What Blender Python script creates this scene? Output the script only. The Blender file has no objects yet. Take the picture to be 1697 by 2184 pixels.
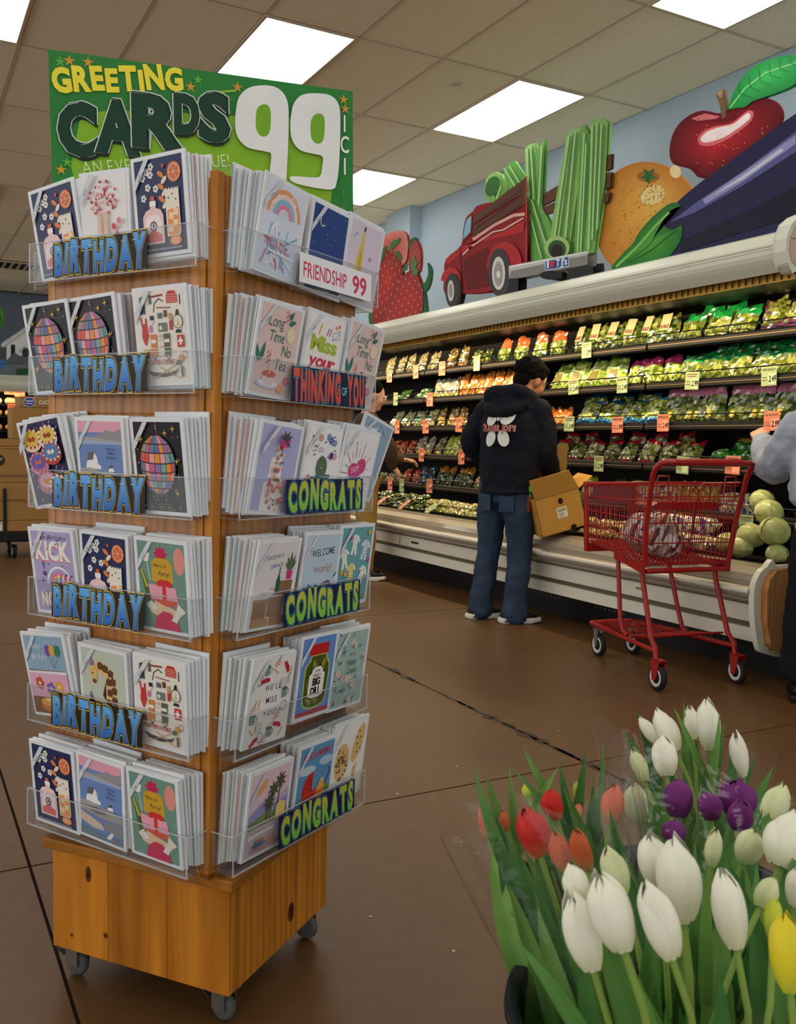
import bpy, bmesh, math, random
from mathutils import Vector, Matrix, geometry, noise
import numpy as np
R = random.Random(7)
SC = bpy.context.scene
COL = SC.collection
PI = math.pi
rad = math.radians
def V(*a): return Vector(a)

# ---------------------------------------------------------------- camera
FPX, YAW, PITCH, ROLL, CAMH = 1975.83, 0.497214, -0.0734125, 0.0199506, 1.16
CW, CH = 1697, 2184
_f = V(math.sin(YAW), math.cos(YAW), 0); _r = V(math.cos(YAW), -math.sin(YAW), 0); _u = V(0, 0, 1)
CF = _f*math.cos(PITCH) + _u*math.sin(PITCH); _u2 = -_f*math.sin(PITCH) + _u*math.cos(PITCH)
CR = _r*math.cos(ROLL) + _u2*math.sin(ROLL); CU = -_r*math.sin(ROLL) + _u2*math.cos(ROLL)
CAM = V(0, 0, CAMH)
cam_d = bpy.data.cameras.new('camera'); cam = bpy.data.objects.new('camera', cam_d); COL.objects.link(cam)
cam.matrix_world = Matrix(((CR.x, CU.x, -CF.x, 0), (CR.y, CU.y, -CF.y, 0), (CR.z, CU.z, -CF.z, CAMH), (0, 0, 0, 1)))
cam_d.sensor_fit = 'VERTICAL'; cam_d.sensor_height = 24.0; cam_d.lens = FPX/CH*24.0
cam_d.clip_start = 0.02; cam_d.clip_end = 200
cam_d.dof.use_dof = True; cam_d.dof.focus_distance = 2.6; cam_d.dof.aperture_fstop = 9.0
SC.camera = cam
def ray(x, y): return CF + CR*((x-CW/2)/FPX) - CU*((y-CH/2)/FPX)
def at(x, y, d): return CAM + ray(x, y)*d           # measured pixel and true depth -> a place in the shop
def onX(x, y, X): d = ray(x, y); return CAM + d*(X/d.x)
def onY(x, y, Y): d = ray(x, y); return CAM + d*(Y/d.y)
def onZ(x, y, Z=0.0): d = ray(x, y); return CAM + d*((Z-CAMH)/d.z)

# ---------------------------------------------------------------- world, exposure
SC.view_settings.view_transform = 'Standard'; SC.view_settings.look = 'None'
SC.view_settings.gamma = 1.0; SC.view_settings.exposure = 0.13; SC.view_settings.use_curve_mapping = False
W = bpy.data.worlds.new('world'); SC.world = W; W.use_nodes = True
bg = W.node_tree.nodes['Background']; bg.inputs[0].default_value = (0.95, 0.95, 0.94, 1); bg.inputs[1].default_value = 1.55
L_TROFFER = 4.6      # ceiling lamps
L_CASE = 27.0        # warm lamp of the refrigerated case

# ---------------------------------------------------------------- materials
def lin(c):
    return tuple(((v/255)/12.92 if v/255 <= 0.04045 else ((v/255+0.055)/1.055)**2.4) for v in c[:3])
MATS = {}
def mat(name, col=(200, 200, 200), rough=0.5, metal=0.0, attr=False, coat=0.0, emit=0.0, spec=0.22, noise_amt=0.0, noise_scale=40.0, bump=0.0, bump_scale=200.0, trans=0.0, sss=0.0):
    if name in MATS: return MATS[name]
    m = bpy.data.materials.new(name); m.use_nodes = True; nt = m.node_tree; b = nt.nodes['Principled BSDF']
    c = lin(col)
    b.inputs['Base Color'].default_value = (*c, 1); b.inputs['Roughness'].default_value = rough; b.inputs['Metallic'].default_value = metal
    b.inputs['Coat Weight'].default_value = coat; b.inputs['Coat Roughness'].default_value = 0.08; b.inputs['Specular IOR Level'].default_value = spec
    if sss: b.inputs['Subsurface Weight'].default_value = sss; b.inputs['Subsurface Radius'].default_value = (0.01, 0.006, 0.004)
    src = None
    if attr:
        a = nt.nodes.new('ShaderNodeVertexColor'); a.layer_name = 'Col'; src = a.outputs[0]
    if noise_amt:
        tc = nt.nodes.new('ShaderNodeTexCoord'); n = nt.nodes.new('ShaderNodeTexNoise'); n.inputs['Scale'].default_value = noise_scale; n.inputs['Detail'].default_value = 4
        nt.links.new(tc.outputs['Object'], n.inputs['Vector'])
        mr = nt.nodes.new('ShaderNodeMapRange'); mr.inputs[1].default_value = 0.3; mr.inputs[2].default_value = 0.7; mr.inputs[3].default_value = 1-noise_amt; mr.inputs[4].default_value = 1+noise_amt
        nt.links.new(n.outputs[0], mr.inputs[0])
        mx = nt.nodes.new('ShaderNodeVectorMath'); mx.operation = 'SCALE'
        if src: nt.links.new(src, mx.inputs[0])
        else: mx.inputs[0].default_value = c
        nt.links.new(mr.outputs[0], mx.inputs['Scale']); src = mx.outputs[0]
    if src: nt.links.new(src, b.inputs['Base Color'])
    if bump:
        tc = nt.nodes.new('ShaderNodeTexCoord'); n = nt.nodes.new('ShaderNodeTexNoise'); n.inputs['Scale'].default_value = bump_scale; n.inputs['Detail'].default_value = 3
        nt.links.new(tc.outputs['Object'], n.inputs['Vector'])
        bp = nt.nodes.new('ShaderNodeBump'); bp.inputs['Strength'].default_value = bump; bp.inputs['Distance'].default_value = 0.01
        nt.links.new(n.outputs[0], bp.inputs['Height']); nt.links.new(bp.outputs[0], b.inputs['Normal'])
    if emit:
        b.inputs['Emission Color'].default_value = (*c, 1); b.inputs['Emission Strength'].default_value = emit
    MATS[name] = m; return m
def clear_mat(name, tint=(235, 238, 240), gloss=0.25, rough=0.04, body=0.04, bump=0.0):
    m = bpy.data.materials.new(name); m.use_nodes = True; nt = m.node_tree; nt.nodes.clear()
    out = nt.nodes.new('ShaderNodeOutputMaterial'); tr = nt.nodes.new('ShaderNodeBsdfTransparent'); gl = nt.nodes.new('ShaderNodeBsdfGlossy'); df = nt.nodes.new('ShaderNodeBsdfDiffuse')
    tr.inputs[0].default_value = (*lin(tint), 1); gl.inputs['Roughness'].default_value = rough; df.inputs[0].default_value = (0.8, 0.82, 0.85, 1)
    fr = nt.nodes.new('ShaderNodeLayerWeight'); fr.inputs[0].default_value = 0.5
    pw = nt.nodes.new('ShaderNodeMath'); pw.operation = 'POWER'; pw.inputs[1].default_value = 4.0; nt.links.new(fr.outputs['Facing'], pw.inputs[0])
    mu = nt.nodes.new('ShaderNodeMath'); mu.operation = 'MULTIPLY_ADD'; mu.inputs[1].default_value = gloss; mu.inputs[2].default_value = 0.05*gloss; nt.links.new(pw.outputs[0], mu.inputs[0])
    m1 = nt.nodes.new('ShaderNodeMixShader'); m1.inputs[0].default_value = body; nt.links.new(tr.outputs[0], m1.inputs[1]); nt.links.new(df.outputs[0], m1.inputs[2])
    m2 = nt.nodes.new('ShaderNodeMixShader'); nt.links.new(mu.outputs[0], m2.inputs[0]); nt.links.new(m1.outputs[0], m2.inputs[1]); nt.links.new(gl.outputs[0], m2.inputs[2])
    if bump:
        tc = nt.nodes.new('ShaderNodeTexCoord'); n = nt.nodes.new('ShaderNodeTexNoise'); n.inputs['Scale'].default_value = 25; n.inputs['Detail'].default_value = 2; n.inputs['Distortion'].default_value = 1.5
        nt.links.new(tc.outputs['Object'], n.inputs['Vector']); bp = nt.nodes.new('ShaderNodeBump'); bp.inputs['Strength'].default_value = bump; bp.inputs['Distance'].default_value = 0.02
        nt.links.new(n.outputs[0], bp.inputs['Height']); nt.links.new(bp.outputs[0], gl.inputs['Normal']); nt.links.new(bp.outputs[0], fr.inputs['Normal'])
    nt.links.new(m2.outputs[0], out.inputs[0]); MATS[name] = m; return m
def wood_mat(name, c1, c2, scale=1.0, rough=0.45, axis='Z'):
    m = bpy.data.materials.new(name); m.use_nodes = True; nt = m.node_tree; b = nt.nodes['Principled BSDF']; b.inputs['Roughness'].default_value = rough; b.inputs['Coat Weight'].default_value = 0.06; b.inputs['Coat Roughness'].default_value = 0.25; b.inputs['Specular IOR Level'].default_value = 0.25
    tc = nt.nodes.new('ShaderNodeTexCoord'); mp = nt.nodes.new('ShaderNodeMapping')
    s = {'Z': (9, 9, 0.8), 'X': (0.8, 9, 9), 'Y': (9, 0.8, 9)}[axis]; mp.inputs['Scale'].default_value = tuple(v*scale for v in s)
    oi = nt.nodes.new('ShaderNodeObjectInfo'); ad = nt.nodes.new('ShaderNodeVectorMath'); ad.operation = 'ADD'
    sc = nt.nodes.new('ShaderNodeVectorMath'); sc.operation = 'SCALE'; sc.inputs[0].default_value = (7, 5, 11); nt.links.new(oi.outputs['Random'], sc.inputs['Scale'])
    nt.links.new(tc.outputs['Object'], ad.inputs[0]); nt.links.new(sc.outputs[0], ad.inputs[1]); nt.links.new(ad.outputs[0], mp.inputs['Vector'])
    n = nt.nodes.new('ShaderNodeTexNoise'); n.inputs['Scale'].default_value = 1.5; n.inputs['Detail'].default_value = 5; n.inputs['Distortion'].default_value = 1.2
    nt.links.new(mp.outputs[0], n.inputs['Vector'])
    w = nt.nodes.new('ShaderNodeTexWave'); w.inputs['Scale'].default_value = 1.6; w.inputs['Distortion'].default_value = 5; w.inputs['Detail'].default_value = 3; nt.links.new(mp.outputs[0], w.inputs['Vector'])
    mxf = nt.nodes.new('ShaderNodeMath'); mxf.operation = 'MULTIPLY_ADD'; mxf.inputs[1].default_value = 0.16; nt.links.new(w.outputs[1], mxf.inputs[0]); 
    m2 = nt.nodes.new('ShaderNodeMath'); m2.operation = 'MULTIPLY'; m2.inputs[1].default_value = 0.84; nt.links.new(n.outputs[0], m2.inputs[0]); nt.links.new(m2.outputs[0], mxf.inputs[2])
    cr = nt.nodes.new('ShaderNodeValToRGB'); cr.color_ramp.elements[0].color = (*lin(c1), 1); cr.color_ramp.elements[1].color = (*lin(c2), 1)
    cr.color_ramp.elements[0].position = 0.28; cr.color_ramp.elements[1].position = 0.66
    nt.links.new(mxf.outputs[0], cr.inputs[0]); nt.links.new(cr.outputs[0], b.inputs['Base Color']); MATS[name] = m; return m

# ---------------------------------------------------------------- mesh builder
class MB:
    def __init__(s): s.v = []; s.f = []; s.c = []; s.m = []; s.s = []; s.col = (0.8, 0.8, 0.8); s.mi = 0; s.sm = False
    def paint(s, rgb): s.col = lin(rgb); return s
    def add(s, vs, fs, col=None):
        b = len(s.v); s.v.extend([tuple(p) for p in vs]); c = col or s.col
        for f in fs: s.f.append(tuple(b+i for i in f)); s.c.append(c); s.m.append(s.mi); s.s.append(s.sm)
        return b
    def box(s, c, d, rot=None):
        x, y, z = d[0]/2, d[1]/2, d[2]/2; ps = []
        for k in ((-x,-y,-z),(x,-y,-z),(x,y,-z),(-x,y,-z),(-x,-y,z),(x,-y,z),(x,y,z),(-x,y,z)):
            p = Vector(k)
            if rot is not None: p = rot @ p
            ps.append(p+Vector(c))
        s.add(ps, [(0,3,2,1),(4,5,6,7),(0,1,5,4),(1,2,6,5),(2,3,7,6),(3,0,4,7)])
    def prism(s, poly, fn, d0, d1):
        n = len(poly); a = [fn(p[0], p[1], d0) for p in poly]; b = [fn(p[0], p[1], d1) for p in poly]
        tri = geometry.tessellate_polygon([[Vector((p[0], p[1], 0)) for p in poly]])
        fs = [tuple(t) for t in tri] + [tuple(n+i for i in reversed(t)) for t in tri] + [(i, (i+1) % n, n+(i+1) % n, n+i) for i in range(n)]
        s.add(a+b, fs)
    def tube(s, pts, r, n=8, closed=False, caps=True):
        pts = [Vector(p) for p in pts]; k = len(pts); rs = r if isinstance(r, (list, tuple)) else [r]*k; vs = []; fs = []; old = s.sm; prev = None
        for i, p in enumerate(pts):
            a = pts[(i-1) % k] if (i or closed) else p; b = pts[(i+1) % k] if (i < k-1 or closed) else p
            t = (b-a).normalized()
            if prev is None:
                h = V(0, 0, 1) if abs(t.z) < 0.9 else V(1, 0, 0); u = t.cross(h).normalized()
            else:
                u = prev - t*prev.dot(t); u = u.normalized() if u.length > 1e-6 else t.orthogonal().normalized()
            prev = u; w = t.cross(u)
            for j in range(n):
                q = 2*PI*j/n; vs.append(p + (u*math.cos(q) + w*math.sin(q))*rs[i])
        segs = k if closed else k-1
        for i in range(segs):
            for j in range(n):
                fs.append((i*n+j, i*n+(j+1) % n, ((i+1) % k)*n+(j+1) % n, ((i+1) % k)*n+j))
        s.sm = n > 4; s.add(vs, fs); s.sm = False
        if caps and not closed:
            s.add(vs[:n], [tuple(reversed(range(n)))]); s.add(vs[-n:], [tuple(range(n))])
        s.sm = old
    def lathe(s, prof, n=16, M=None, smooth=True):
        vs = []; fs = []; k = len(prof)
        for (r, z) in prof:
            for j in range(n):
                q = 2*PI*j/n; p = V(r*math.cos(q), r*math.sin(q), z); vs.append(M @ p if M is not None else p)
        for i in range(k-1):
            for j in range(n): fs.append((i*n+j, i*n+(j+1) % n, (i+1)*n+(j+1) % n, (i+1)*n+j))
        old = s.sm; s.sm = smooth; s.add(vs, fs); s.sm = old
    def ball(s, c, rx, ry=None, rz=None, nu=12, nv=8, M=None, fn=None):
        ry = ry or rx; rz = rz or rx; vs = []; fs = []; c = Vector(c)
        for i in range(nv+1):
            th = PI*i/nv
            for j in range(nu):
                q = 2*PI*j/nu; p = V(rx*math.sin(th)*math.cos(q), ry*math.sin(th)*math.sin(q), rz*math.cos(th))
                if fn: p = fn(p)
                vs.append(c + (M @ p if M is not None else p))
        for i in range(nv):
            for j in range(nu): fs.append((i*nu+j, (i+1)*nu+j, (i+1)*nu+(j+1) % nu, i*nu+(j+1) % nu))
        old = s.sm; s.sm = True; s.add(vs, fs); s.sm = old
    def loft(s, rings, caps=True, smooth=True):
        n = len(rings[0]); vs = [p for r in rings for p in r]; fs = []
        for i in range(len(rings)-1):
            for j in range(n): fs.append((i*n+j, i*n+(j+1) % n, (i+1)*n+(j+1) % n, (i+1)*n+j))
        if caps: fs.append(tuple(reversed(range(n)))); fs.append(tuple((len(rings)-1)*n+j for j in range(n)))
        old = s.sm; s.sm = smooth; s.add(vs, fs); s.sm = old
    def grid(s, fn, nu, nv, colfn=None, smooth=True):
        vs = [fn(i/nu, j/nv) for j in range(nv+1) for i in range(nu+1)]; old = s.sm; s.sm = smooth; b = len(s.v)
        s.v.extend([tuple(p) for p in vs])
        for j in range(nv):
            for i in range(nu):
                a = b + j*(nu+1)+i; s.f.append((a, a+1, a+nu+2, a+nu+1)); s.c.append(colfn((i+.5)/nu, (j+.5)/nv) if colfn else s.col); s.m.append(s.mi); s.s.append(smooth)
        s.sm = old
    def mesh(s, name, mats):
        me = bpy.data.meshes.new(name); me.from_pydata(s.v, [], s.f)
        for m in (mats if isinstance(mats, (list, tuple)) else [mats]): me.materials.append(m)
        n = len(me.polygons)
        if n == len(s.f):
            me.polygons.foreach_set('material_index', s.m); me.polygons.foreach_set('use_smooth', s.s)
            at_ = me.color_attributes.new('Col', 'FLOAT_COLOR', 'CORNER'); arr = []
            for f, c in zip(s.f, s.c):
                if isinstance(c[0], (tuple, list)):
                    for q in c: arr.extend((q[0], q[1], q[2], 1.0))
                else: arr.extend((c[0], c[1], c[2], 1.0)*len(f))
            at_.data.foreach_set('color', arr)
        me.update(); return me
    def build(s, name, mats, parent=None, M=None, bevel=0.0):
        return link(name, s.mesh(name, mats), parent, M, bevel)
def link(name, me, parent=None, M=None, bevel=0.0):
    o = bpy.data.objects.new(name, me); COL.objects.link(o)
    if parent is not None: o.parent = parent
    if M is not None: o.matrix_local = M
    if bevel:
        b = o.modifiers.new('bevel', 'BEVEL'); b.width = bevel; b.segments = 2; b.limit_method = 'ANGLE'
    return o
def tag(o, label, cat, group=None, kind=None):
    o['label'] = label; o['category'] = cat
    if group: o['group'] = group
    if kind: o['kind'] = kind
    return o
def empty(name, label, cat, M=None, group=None):
    o = bpy.data.objects.new(name, None); COL.objects.link(o); o.empty_display_size = 0.05
    if M is not None: o.matrix_local = M
    return tag(o, label, cat, group)
def struct(o): o['kind'] = 'structure'; return o
def T(x, y, z, rz=0.0): return Matrix.Translation((x, y, z)) @ Matrix.Rotation(rz, 4, 'Z')
def basis(x, y, z, o): return Matrix(((x.x, y.x, z.x, o.x), (x.y, y.y, z.y, o.y), (x.z, y.z, z.z, o.z), (0, 0, 0, 1)))

# ---------------------------------------------------------------- flat print (lettering, pictures)
GL = {}
def glyph(ch, off):
    k = (ch, off)
    if k not in GL:
        cu = bpy.data.curves.new('g', 'FONT'); cu.body = ch; cu.size = 1.0; cu.resolution_u = 3; cu.offset = off; cu.fill_mode = 'FRONT'
        o = bpy.data.objects.new('g', cu); me = bpy.data.meshes.new_from_object(o)
        vs = [(v.co.x, v.co.y) for v in me.vertices]; fs = [tuple(p.vertices) for p in me.polygons]
        bpy.data.objects.remove(o); bpy.data.meshes.remove(me); bpy.data.curves.remove(cu)
        w = (min(v[0] for v in vs), max(v[0] for v in vs)) if vs else (0, 0.3)
        GL[k] = (vs, fs, w)
    return GL[k]
def smooth_poly(p, k=3):
    n = len(p); o = []
    for i in range(n):
        a, b, c, d = p[i-1], p[i], p[(i+1) % n], p[(i+2) % n]
        for t in range(k):
            u = t/k; o.append(tuple(.5*((2*b[j])+(c[j]-a[j])*u+(2*a[j]-5*b[j]+4*c[j]-d[j])*u*u+(3*b[j]-a[j]-3*c[j]+d[j])*u**3) for j in (0, 1)))
    return o
class Art:
    """flat coloured shapes stacked as thin paint layers; fn(u, v, layer) -> local point"""
    def __init__(s, fn): s.fn = fn; s.mb = MB(); s.n = 0
    def _c(s, col, pts):
        if callable(col): return [lin(col(*p)) for p in pts]
        return lin(col)
    def poly(s, pts, col, keep=False):
        if not keep: s.n += 1
        vs = [s.fn(p[0], p[1], s.n) for p in pts]
        tri = geometry.tessellate_polygon([[Vector((p[0], p[1], 0)) for p in pts]])
        b = len(s.mb.v); s.mb.v.extend([tuple(v) for v in vs])
        for t in tri:
            s.mb.f.append(tuple(b+i for i in t)); s.mb.m.append(0); s.mb.s.append(False)
            s.mb.c.append(tuple(s._c(col, [pts[i] for i in t])) if callable(col) else lin(col))
    def rect(s, x0, y0, x1, y1, col, keep=False): s.poly([(x0, y0), (x1, y0), (x1, y1), (x0, y1)], col, keep)
    def ell(s, cx, cy, rx, ry, col, rot=0, n=18, keep=False, a0=0, a1=2*PI):
        c, q = math.cos(rot), math.sin(rot); m = n if a1-a0 > 6.2 else n+1; ps = []
        for i in range(m):
            t = a0+(a1-a0)*i/n; x, y = rx*math.cos(t), ry*math.sin(t); ps.append((cx+x*c-y*q, cy+x*q+y*c))
        s.poly(ps, col, keep)
    def ring(s, cx, cy, r, w, col, n=18, a0=0, a1=2*PI):
        s.line([(cx+r*math.cos(a0+(a1-a0)*i/n), cy+r*math.sin(a0+(a1-a0)*i/n)) for i in range(n+1)], w, col)
    def blob(s, pts, c_in, c_out, cen=None, rings=4):
        s.n += 1; k = len(pts); cx = cen[0] if cen else sum(p[0] for p in pts)/k; cy = cen[1] if cen else sum(p[1] for p in pts)/k
        def mixc(t): return lin(tuple(a+(b-a)*t for a, b in zip(c_in, c_out)))
        b = len(s.mb.v); s.mb.v.append(tuple(s.fn(cx, cy, s.n)))
        for i in range(1, rings+1):
            t = i/rings
            for p in pts: s.mb.v.append(tuple(s.fn(cx+(p[0]-cx)*t, cy+(p[1]-cy)*t, s.n)))
        for j in range(k):
            s.mb.f.append((b, b+1+j, b+1+(j+1) % k)); s.mb.c.append((mixc(0), mixc(1/rings), mixc(1/rings))); s.mb.m.append(0); s.mb.s.append(False)
            for i in range(1, rings):
                a = b+1+(i-1)*k; d = b+1+i*k; t0, t1 = mixc(i/rings), mixc((i+1)/rings)
                s.mb.f.append((a+j, d+j, d+(j+1) % k, a+(j+1) % k)); s.mb.c.append((t0, t1, t1, t0)); s.mb.m.append(0); s.mb.s.append(False)
    def line(s, pts, w, col):
        s.n += 1
        for (a, b) in zip(pts[:-1], pts[1:]):
            dx, dy = b[0]-a[0], b[1]-a[1]; l = math.hypot(dx, dy) or 1; nx, ny = -dy/l*w/2, dx/l*w/2
            vs = [(a[0]+nx, a[1]+ny), (a[0]-nx, a[1]-ny), (b[0]-nx, b[1]-ny), (b[0]+nx, b[1]+ny)]
            i = len(s.mb.v); s.mb.v.extend([tuple(s.fn(p[0], p[1], s.n)) for p in vs]); s.mb.f.append((i, i+1, i+2, i+3)); s.mb.c.append(lin(col)); s.mb.m.append(0); s.mb.s.append(False)
    def star(s, cx, cy, r, col, k=5, q=0.45, rot=0, keep=False):
        s.poly([(cx+(r if i % 2 == 0 else r*q)*math.sin(rot+PI*i/k), cy+(r if i % 2 == 0 else r*q)*math.cos(rot+PI*i/k)) for i in range(2*k)], col, keep)
    def flower(s, cx, cy, r, col, cc=(240, 200, 90), k=5):
        s.n += 1
        for i in range(k):
            a = 2*PI*i/k; s.ell(cx+r*.6*math.cos(a), cy+r*.6*math.sin(a), r*.45, r*.45, col, n=7, keep=True)
        s.ell(cx, cy, r*.28, r*.28, cc, n=6)
    def leaf(s, x, y, l, w, ang, col, keep=False):
        c, q = math.cos(ang), math.sin(ang)
        ps = [(0, 0), (l*.3, w*.5), (l*.6, w*.45), (l, 0), (l*.6, -w*.45), (l*.3, -w*.5)]
        s.poly([(x+a*c-b*q, y+a*q+b*c) for a, b in ps], col, keep)
    def text(s, txt, x, y, h, col, off=0.0, sx=1.0, gap=0.06, rot=0.0, shear=0.0, jig=None, fit=None, center=False, same=False, yf=1):
        """h = cap height; returns width"""
        k = h/0.69; pos = []; cur = 0.0
        for i, ch in enumerate(txt):
            if ch == ' ': cur += 0.28*sx; continue
            vs, fs, w = glyph(ch, off); w0 = glyph(ch, 0.0)[2]
            pos.append((cur-w0[0]*sx, vs, fs, i)); cur += (w0[1]-w0[0])*sx + gap
        cur -= gap; f = (fit/(cur*k)) if fit else 1.0
        if center: x -= cur*k*f/2*math.cos(rot); y -= cur*k*f/2*math.sin(rot)
        if not same: s.n += 1
        c, q = math.cos(rot), math.sin(rot)
        for (cx, vs, fs, i) in pos:
            j = jig(i) if jig else (0, 0, 1)   # dy, rotation, scale
            mx = cx
            P = []
            for (a, b) in vs:
                b2 = b*j[2]+j[0]; a2 = (a*sx+mx + shear*b2)
                a2 += -math.sin(j[1])*(b-0.35); 
                X, Y = a2*k*f, b2*k*yf
                P.append((x+X*c-Y*q, y+X*q+Y*c, b))
            bI = len(s.mb.v); s.mb.v.extend([tuple(s.fn(p[0], p[1], s.n)) for p in P])
            for fc in fs:
                s.mb.f.append(tuple(bI+t for t in fc)); s.mb.m.append(0); s.mb.s.append(False)
                s.mb.c.append(tuple(lin(col(P[t][2])) for t in fc) if callable(col) else lin(col))
        return cur*k*f
    def build(s, name, m, parent=None, M=None): return s.mb.build(name, m, parent, M)
PRINT = mat('printed_paper', attr=True, rough=0.45)
GLOSSP = mat('sleeved_print', attr=True, rough=0.4, coat=0.12)
PAINTED = mat('painted_board', attr=True, rough=0.55, noise_amt=0.05, noise_scale=12)
# ================================================================ the room
WALLX, CEILZ, FARY = 4.96, 3.674, 18.0
M_WALL = mat('wall_paint', (168, 186, 200), 0.6, noise_amt=0.03, noise_scale=3)
M_WALLF = mat('far_wall_paint', (118, 128, 142), 0.6, noise_amt=0.03, noise_scale=3)
M_TILE = mat('ceiling_tile', (248, 236, 208), 0.9, noise_amt=0.10, noise_scale=160, bump=0.25, bump_scale=180)
M_GRID = mat('ceiling_grid', (206, 190, 168), 0.5)
M_DARK = mat('dark_void', (22, 20, 18), 0.8)
M_DIFF = mat('lamp_diffuser', (255, 250, 242), 0.4, emit=L_TROFFER)
M_WHITE = mat('white_enamel', (214, 216, 198), 0.3)
# floor: saw-cut concrete slabs, joints on x = .30 + 1.92 n and y = 2.60 + 2.92 n
def floor_mat():
    m = bpy.data.materials.new('stained_concrete'); m.use_nodes = True; nt = m.node_tree; b = nt.nodes['Principled BSDF']
    tc = nt.nodes.new('ShaderNodeNewGeometry')
    n1 = nt.nodes.new('ShaderNodeTexNoise'); n1.inputs['Scale'].default_value = 0.9; n1.inputs['Detail'].default_value = 5; nt.links.new(tc.outputs['Position'], n1.inputs['Vector'])
    n2 = nt.nodes.new('ShaderNodeTexNoise'); n2.inputs['Scale'].default_value = 22; n2.inputs['Detail'].default_value = 4; nt.links.new(tc.outputs['Position'], n2.inputs['Vector'])
    ad = nt.nodes.new('ShaderNodeMath'); ad.operation = 'MULTIPLY_ADD'; ad.inputs[1].default_value = 0.35; nt.links.new(n2.outputs[0], ad.inputs[0])
    mu = nt.nodes.new('ShaderNodeMath'); mu.operation = 'MULTIPLY'; mu.inputs[1].default_value = 0.65; nt.links.new(n1.outputs[0], mu.inputs[0]); nt.links.new(mu.outputs[0], ad.inputs[2])
    cr = nt.nodes.new('ShaderNodeValToRGB'); cr.color_ramp.elements[0].position = 0.3; cr.color_ramp.elements[1].position = 0.72
    cr.color_ramp.elements[0].color = (*lin((84, 55, 29)), 1); cr.color_ramp.elements[1].color = (*lin((104, 75, 42)), 1)
    nt.links.new(ad.outputs[0], cr.inputs[0]); nt.links.new(cr.outputs[0], b.inputs['Base Color'])
    mr = nt.nodes.new('ShaderNodeMapRange'); mr.inputs[3].default_value = 0.28; mr.inputs[4].default_value = 0.5; nt.links.new(n1.outputs[0], mr.inputs[0]); nt.links.new(mr.outputs[0], b.inputs['Roughness'])
    b.inputs['Specular IOR Level'].default_value = 0.35
    return m
M_FLOOR = floor_mat()
mb = MB(); mb.box((0, 4, -0.055), (16, 30, 0.08)); floor = struct(mb.build('floor', mat('joint_bed', (48, 40, 32), 0.8)))  # dark bed that shows in the saw-cut joints between slabs
JX = [0.30+1.92*i for i in range(-3, 4)]; JY = [2.60+2.92*i for i in range(-2, 7)]
for a, b in zip(JX[:-1], JX[1:]):
    b = min(b, WALLX-0.02)
    for c, d in zip(JY[:-1], JY[1:]):
        g = 0.004; mb = MB(); mb.box(((a+b)/2, (c+min(d, FARY))/2, -0.01), (b-a-2*g, min(d, FARY)-c-2*g, 0.02)); mb.build('floor_slab', M_FLOOR, floor)
# chips and filler along the joint x = 2.22
A = Art(lambda u, v, l: V(u, v, 0.0012+l*0.0001)); RR = random.Random(3); jx = 2.22
for i in range(46):
    y = 2.3+i*0.062+RR.uniform(-.02, .02); w = RR.choice([.006, .01, .016, .03, .045]); l = RR.uniform(.03, .09)
    A.poly([(jx-w*RR.random()*.5, y-l), (jx+w*RR.random(), y-l*.6), (jx+w*RR.uniform(.3, 1), y), (jx+w*.4, y+l*.7), (jx-w*.2, y+l), (jx-w*RR.uniform(.2, .9), y+l*.2), (jx-w*.5, y-l*.5)], (58, 47, 36), keep=i > 0)
A.build('joint_filler', PRINT, floor)['kind'] = 'stuff'
A = Art(lambda u, v, l: V(u, v, 0.0012+l*0.00005))
for i in range(70):
    x, y = RR.uniform(-.4, 3.4), RR.uniform(1.6, 6.5); r = RR.uniform(.0025, .005)
    A.ell(x, y, r, r*RR.uniform(.6, 1.8), RR.choice([(190, 180, 165), (200, 195, 185), (60, 48, 36)]), RR.random()*3, n=6, keep=i > 0)
A.build('floor_speck', PRINT, floor)['kind'] = 'stuff'
# walls
mb = MB(); mb.box((WALLX+0.1, 8.0, CEILZ/2+.06), (0.2, 20.4, CEILZ+.12)); struct(mb.build('wall_right', M_WALL))
mb = MB(); mb.box((0, FARY+0.1, CEILZ/2+.06), (9.9, 0.2, CEILZ+.12)); struct(mb.build('wall_far', M_WALLF))
mb = MB(); mb.box((WALLX-0.07, 9.02, (CEILZ+2.28)/2), (0.14, 0.54, CEILZ-2.28)); struct(mb.build('wall_pilaster', M_WALL))
# ceiling: pieces between grid bars
mb = MB(); mb.box((0, 6, CEILZ+0.08), (10, 26, 0.1)); ceil = struct(mb.build('ceiling', mat('ceiling_deck', (120, 112, 100), 0.9)))
LAMPS = [(c, r) for c in (0, 3, 6, 9) for r in (-6, -4, -2, 0, 2, 4, 6)]
tiles = {}
def tile_mesh(w):
    w = round(w, 3)
    if w not in tiles:
        mb = MB(); mb.box((0, 0, 0.012), (w-0.016, 1.204, 0.02)); tiles[w] = mb.mesh('ceiling_tile', M_TILE)
    return tiles[w]
for r in range(-5, 11):
    y = 5.376+1.22*r+0.61
    if y > FARY: continue
    for c in range(-1, 11):
        if (c, r) in LAMPS: continue
        if c == -1: x, w = (4.403+WALLX)/2, WALLX-4.403
        else: x, w = 4.403-0.61*c-0.305, 0.61
        if y < 1.5 and x < 1: continue
        o = link('ceiling_tile', tile_mesh(w), ceil); o.location = (x, y, CEILZ)
mb = MB()
for c in range(-1, 11): mb.box((4.403-0.61*(c+1)+0.61*1, 6, CEILZ+0.0015), (0.024, 24, 0.007))
for r in range(-6, 12): mb.box((0.2, 5.376+1.22*r, CEILZ+0.001), (9.5, 0.024, 0.007))
mb.build('ceiling_grid', M_GRID, ceil)
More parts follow.
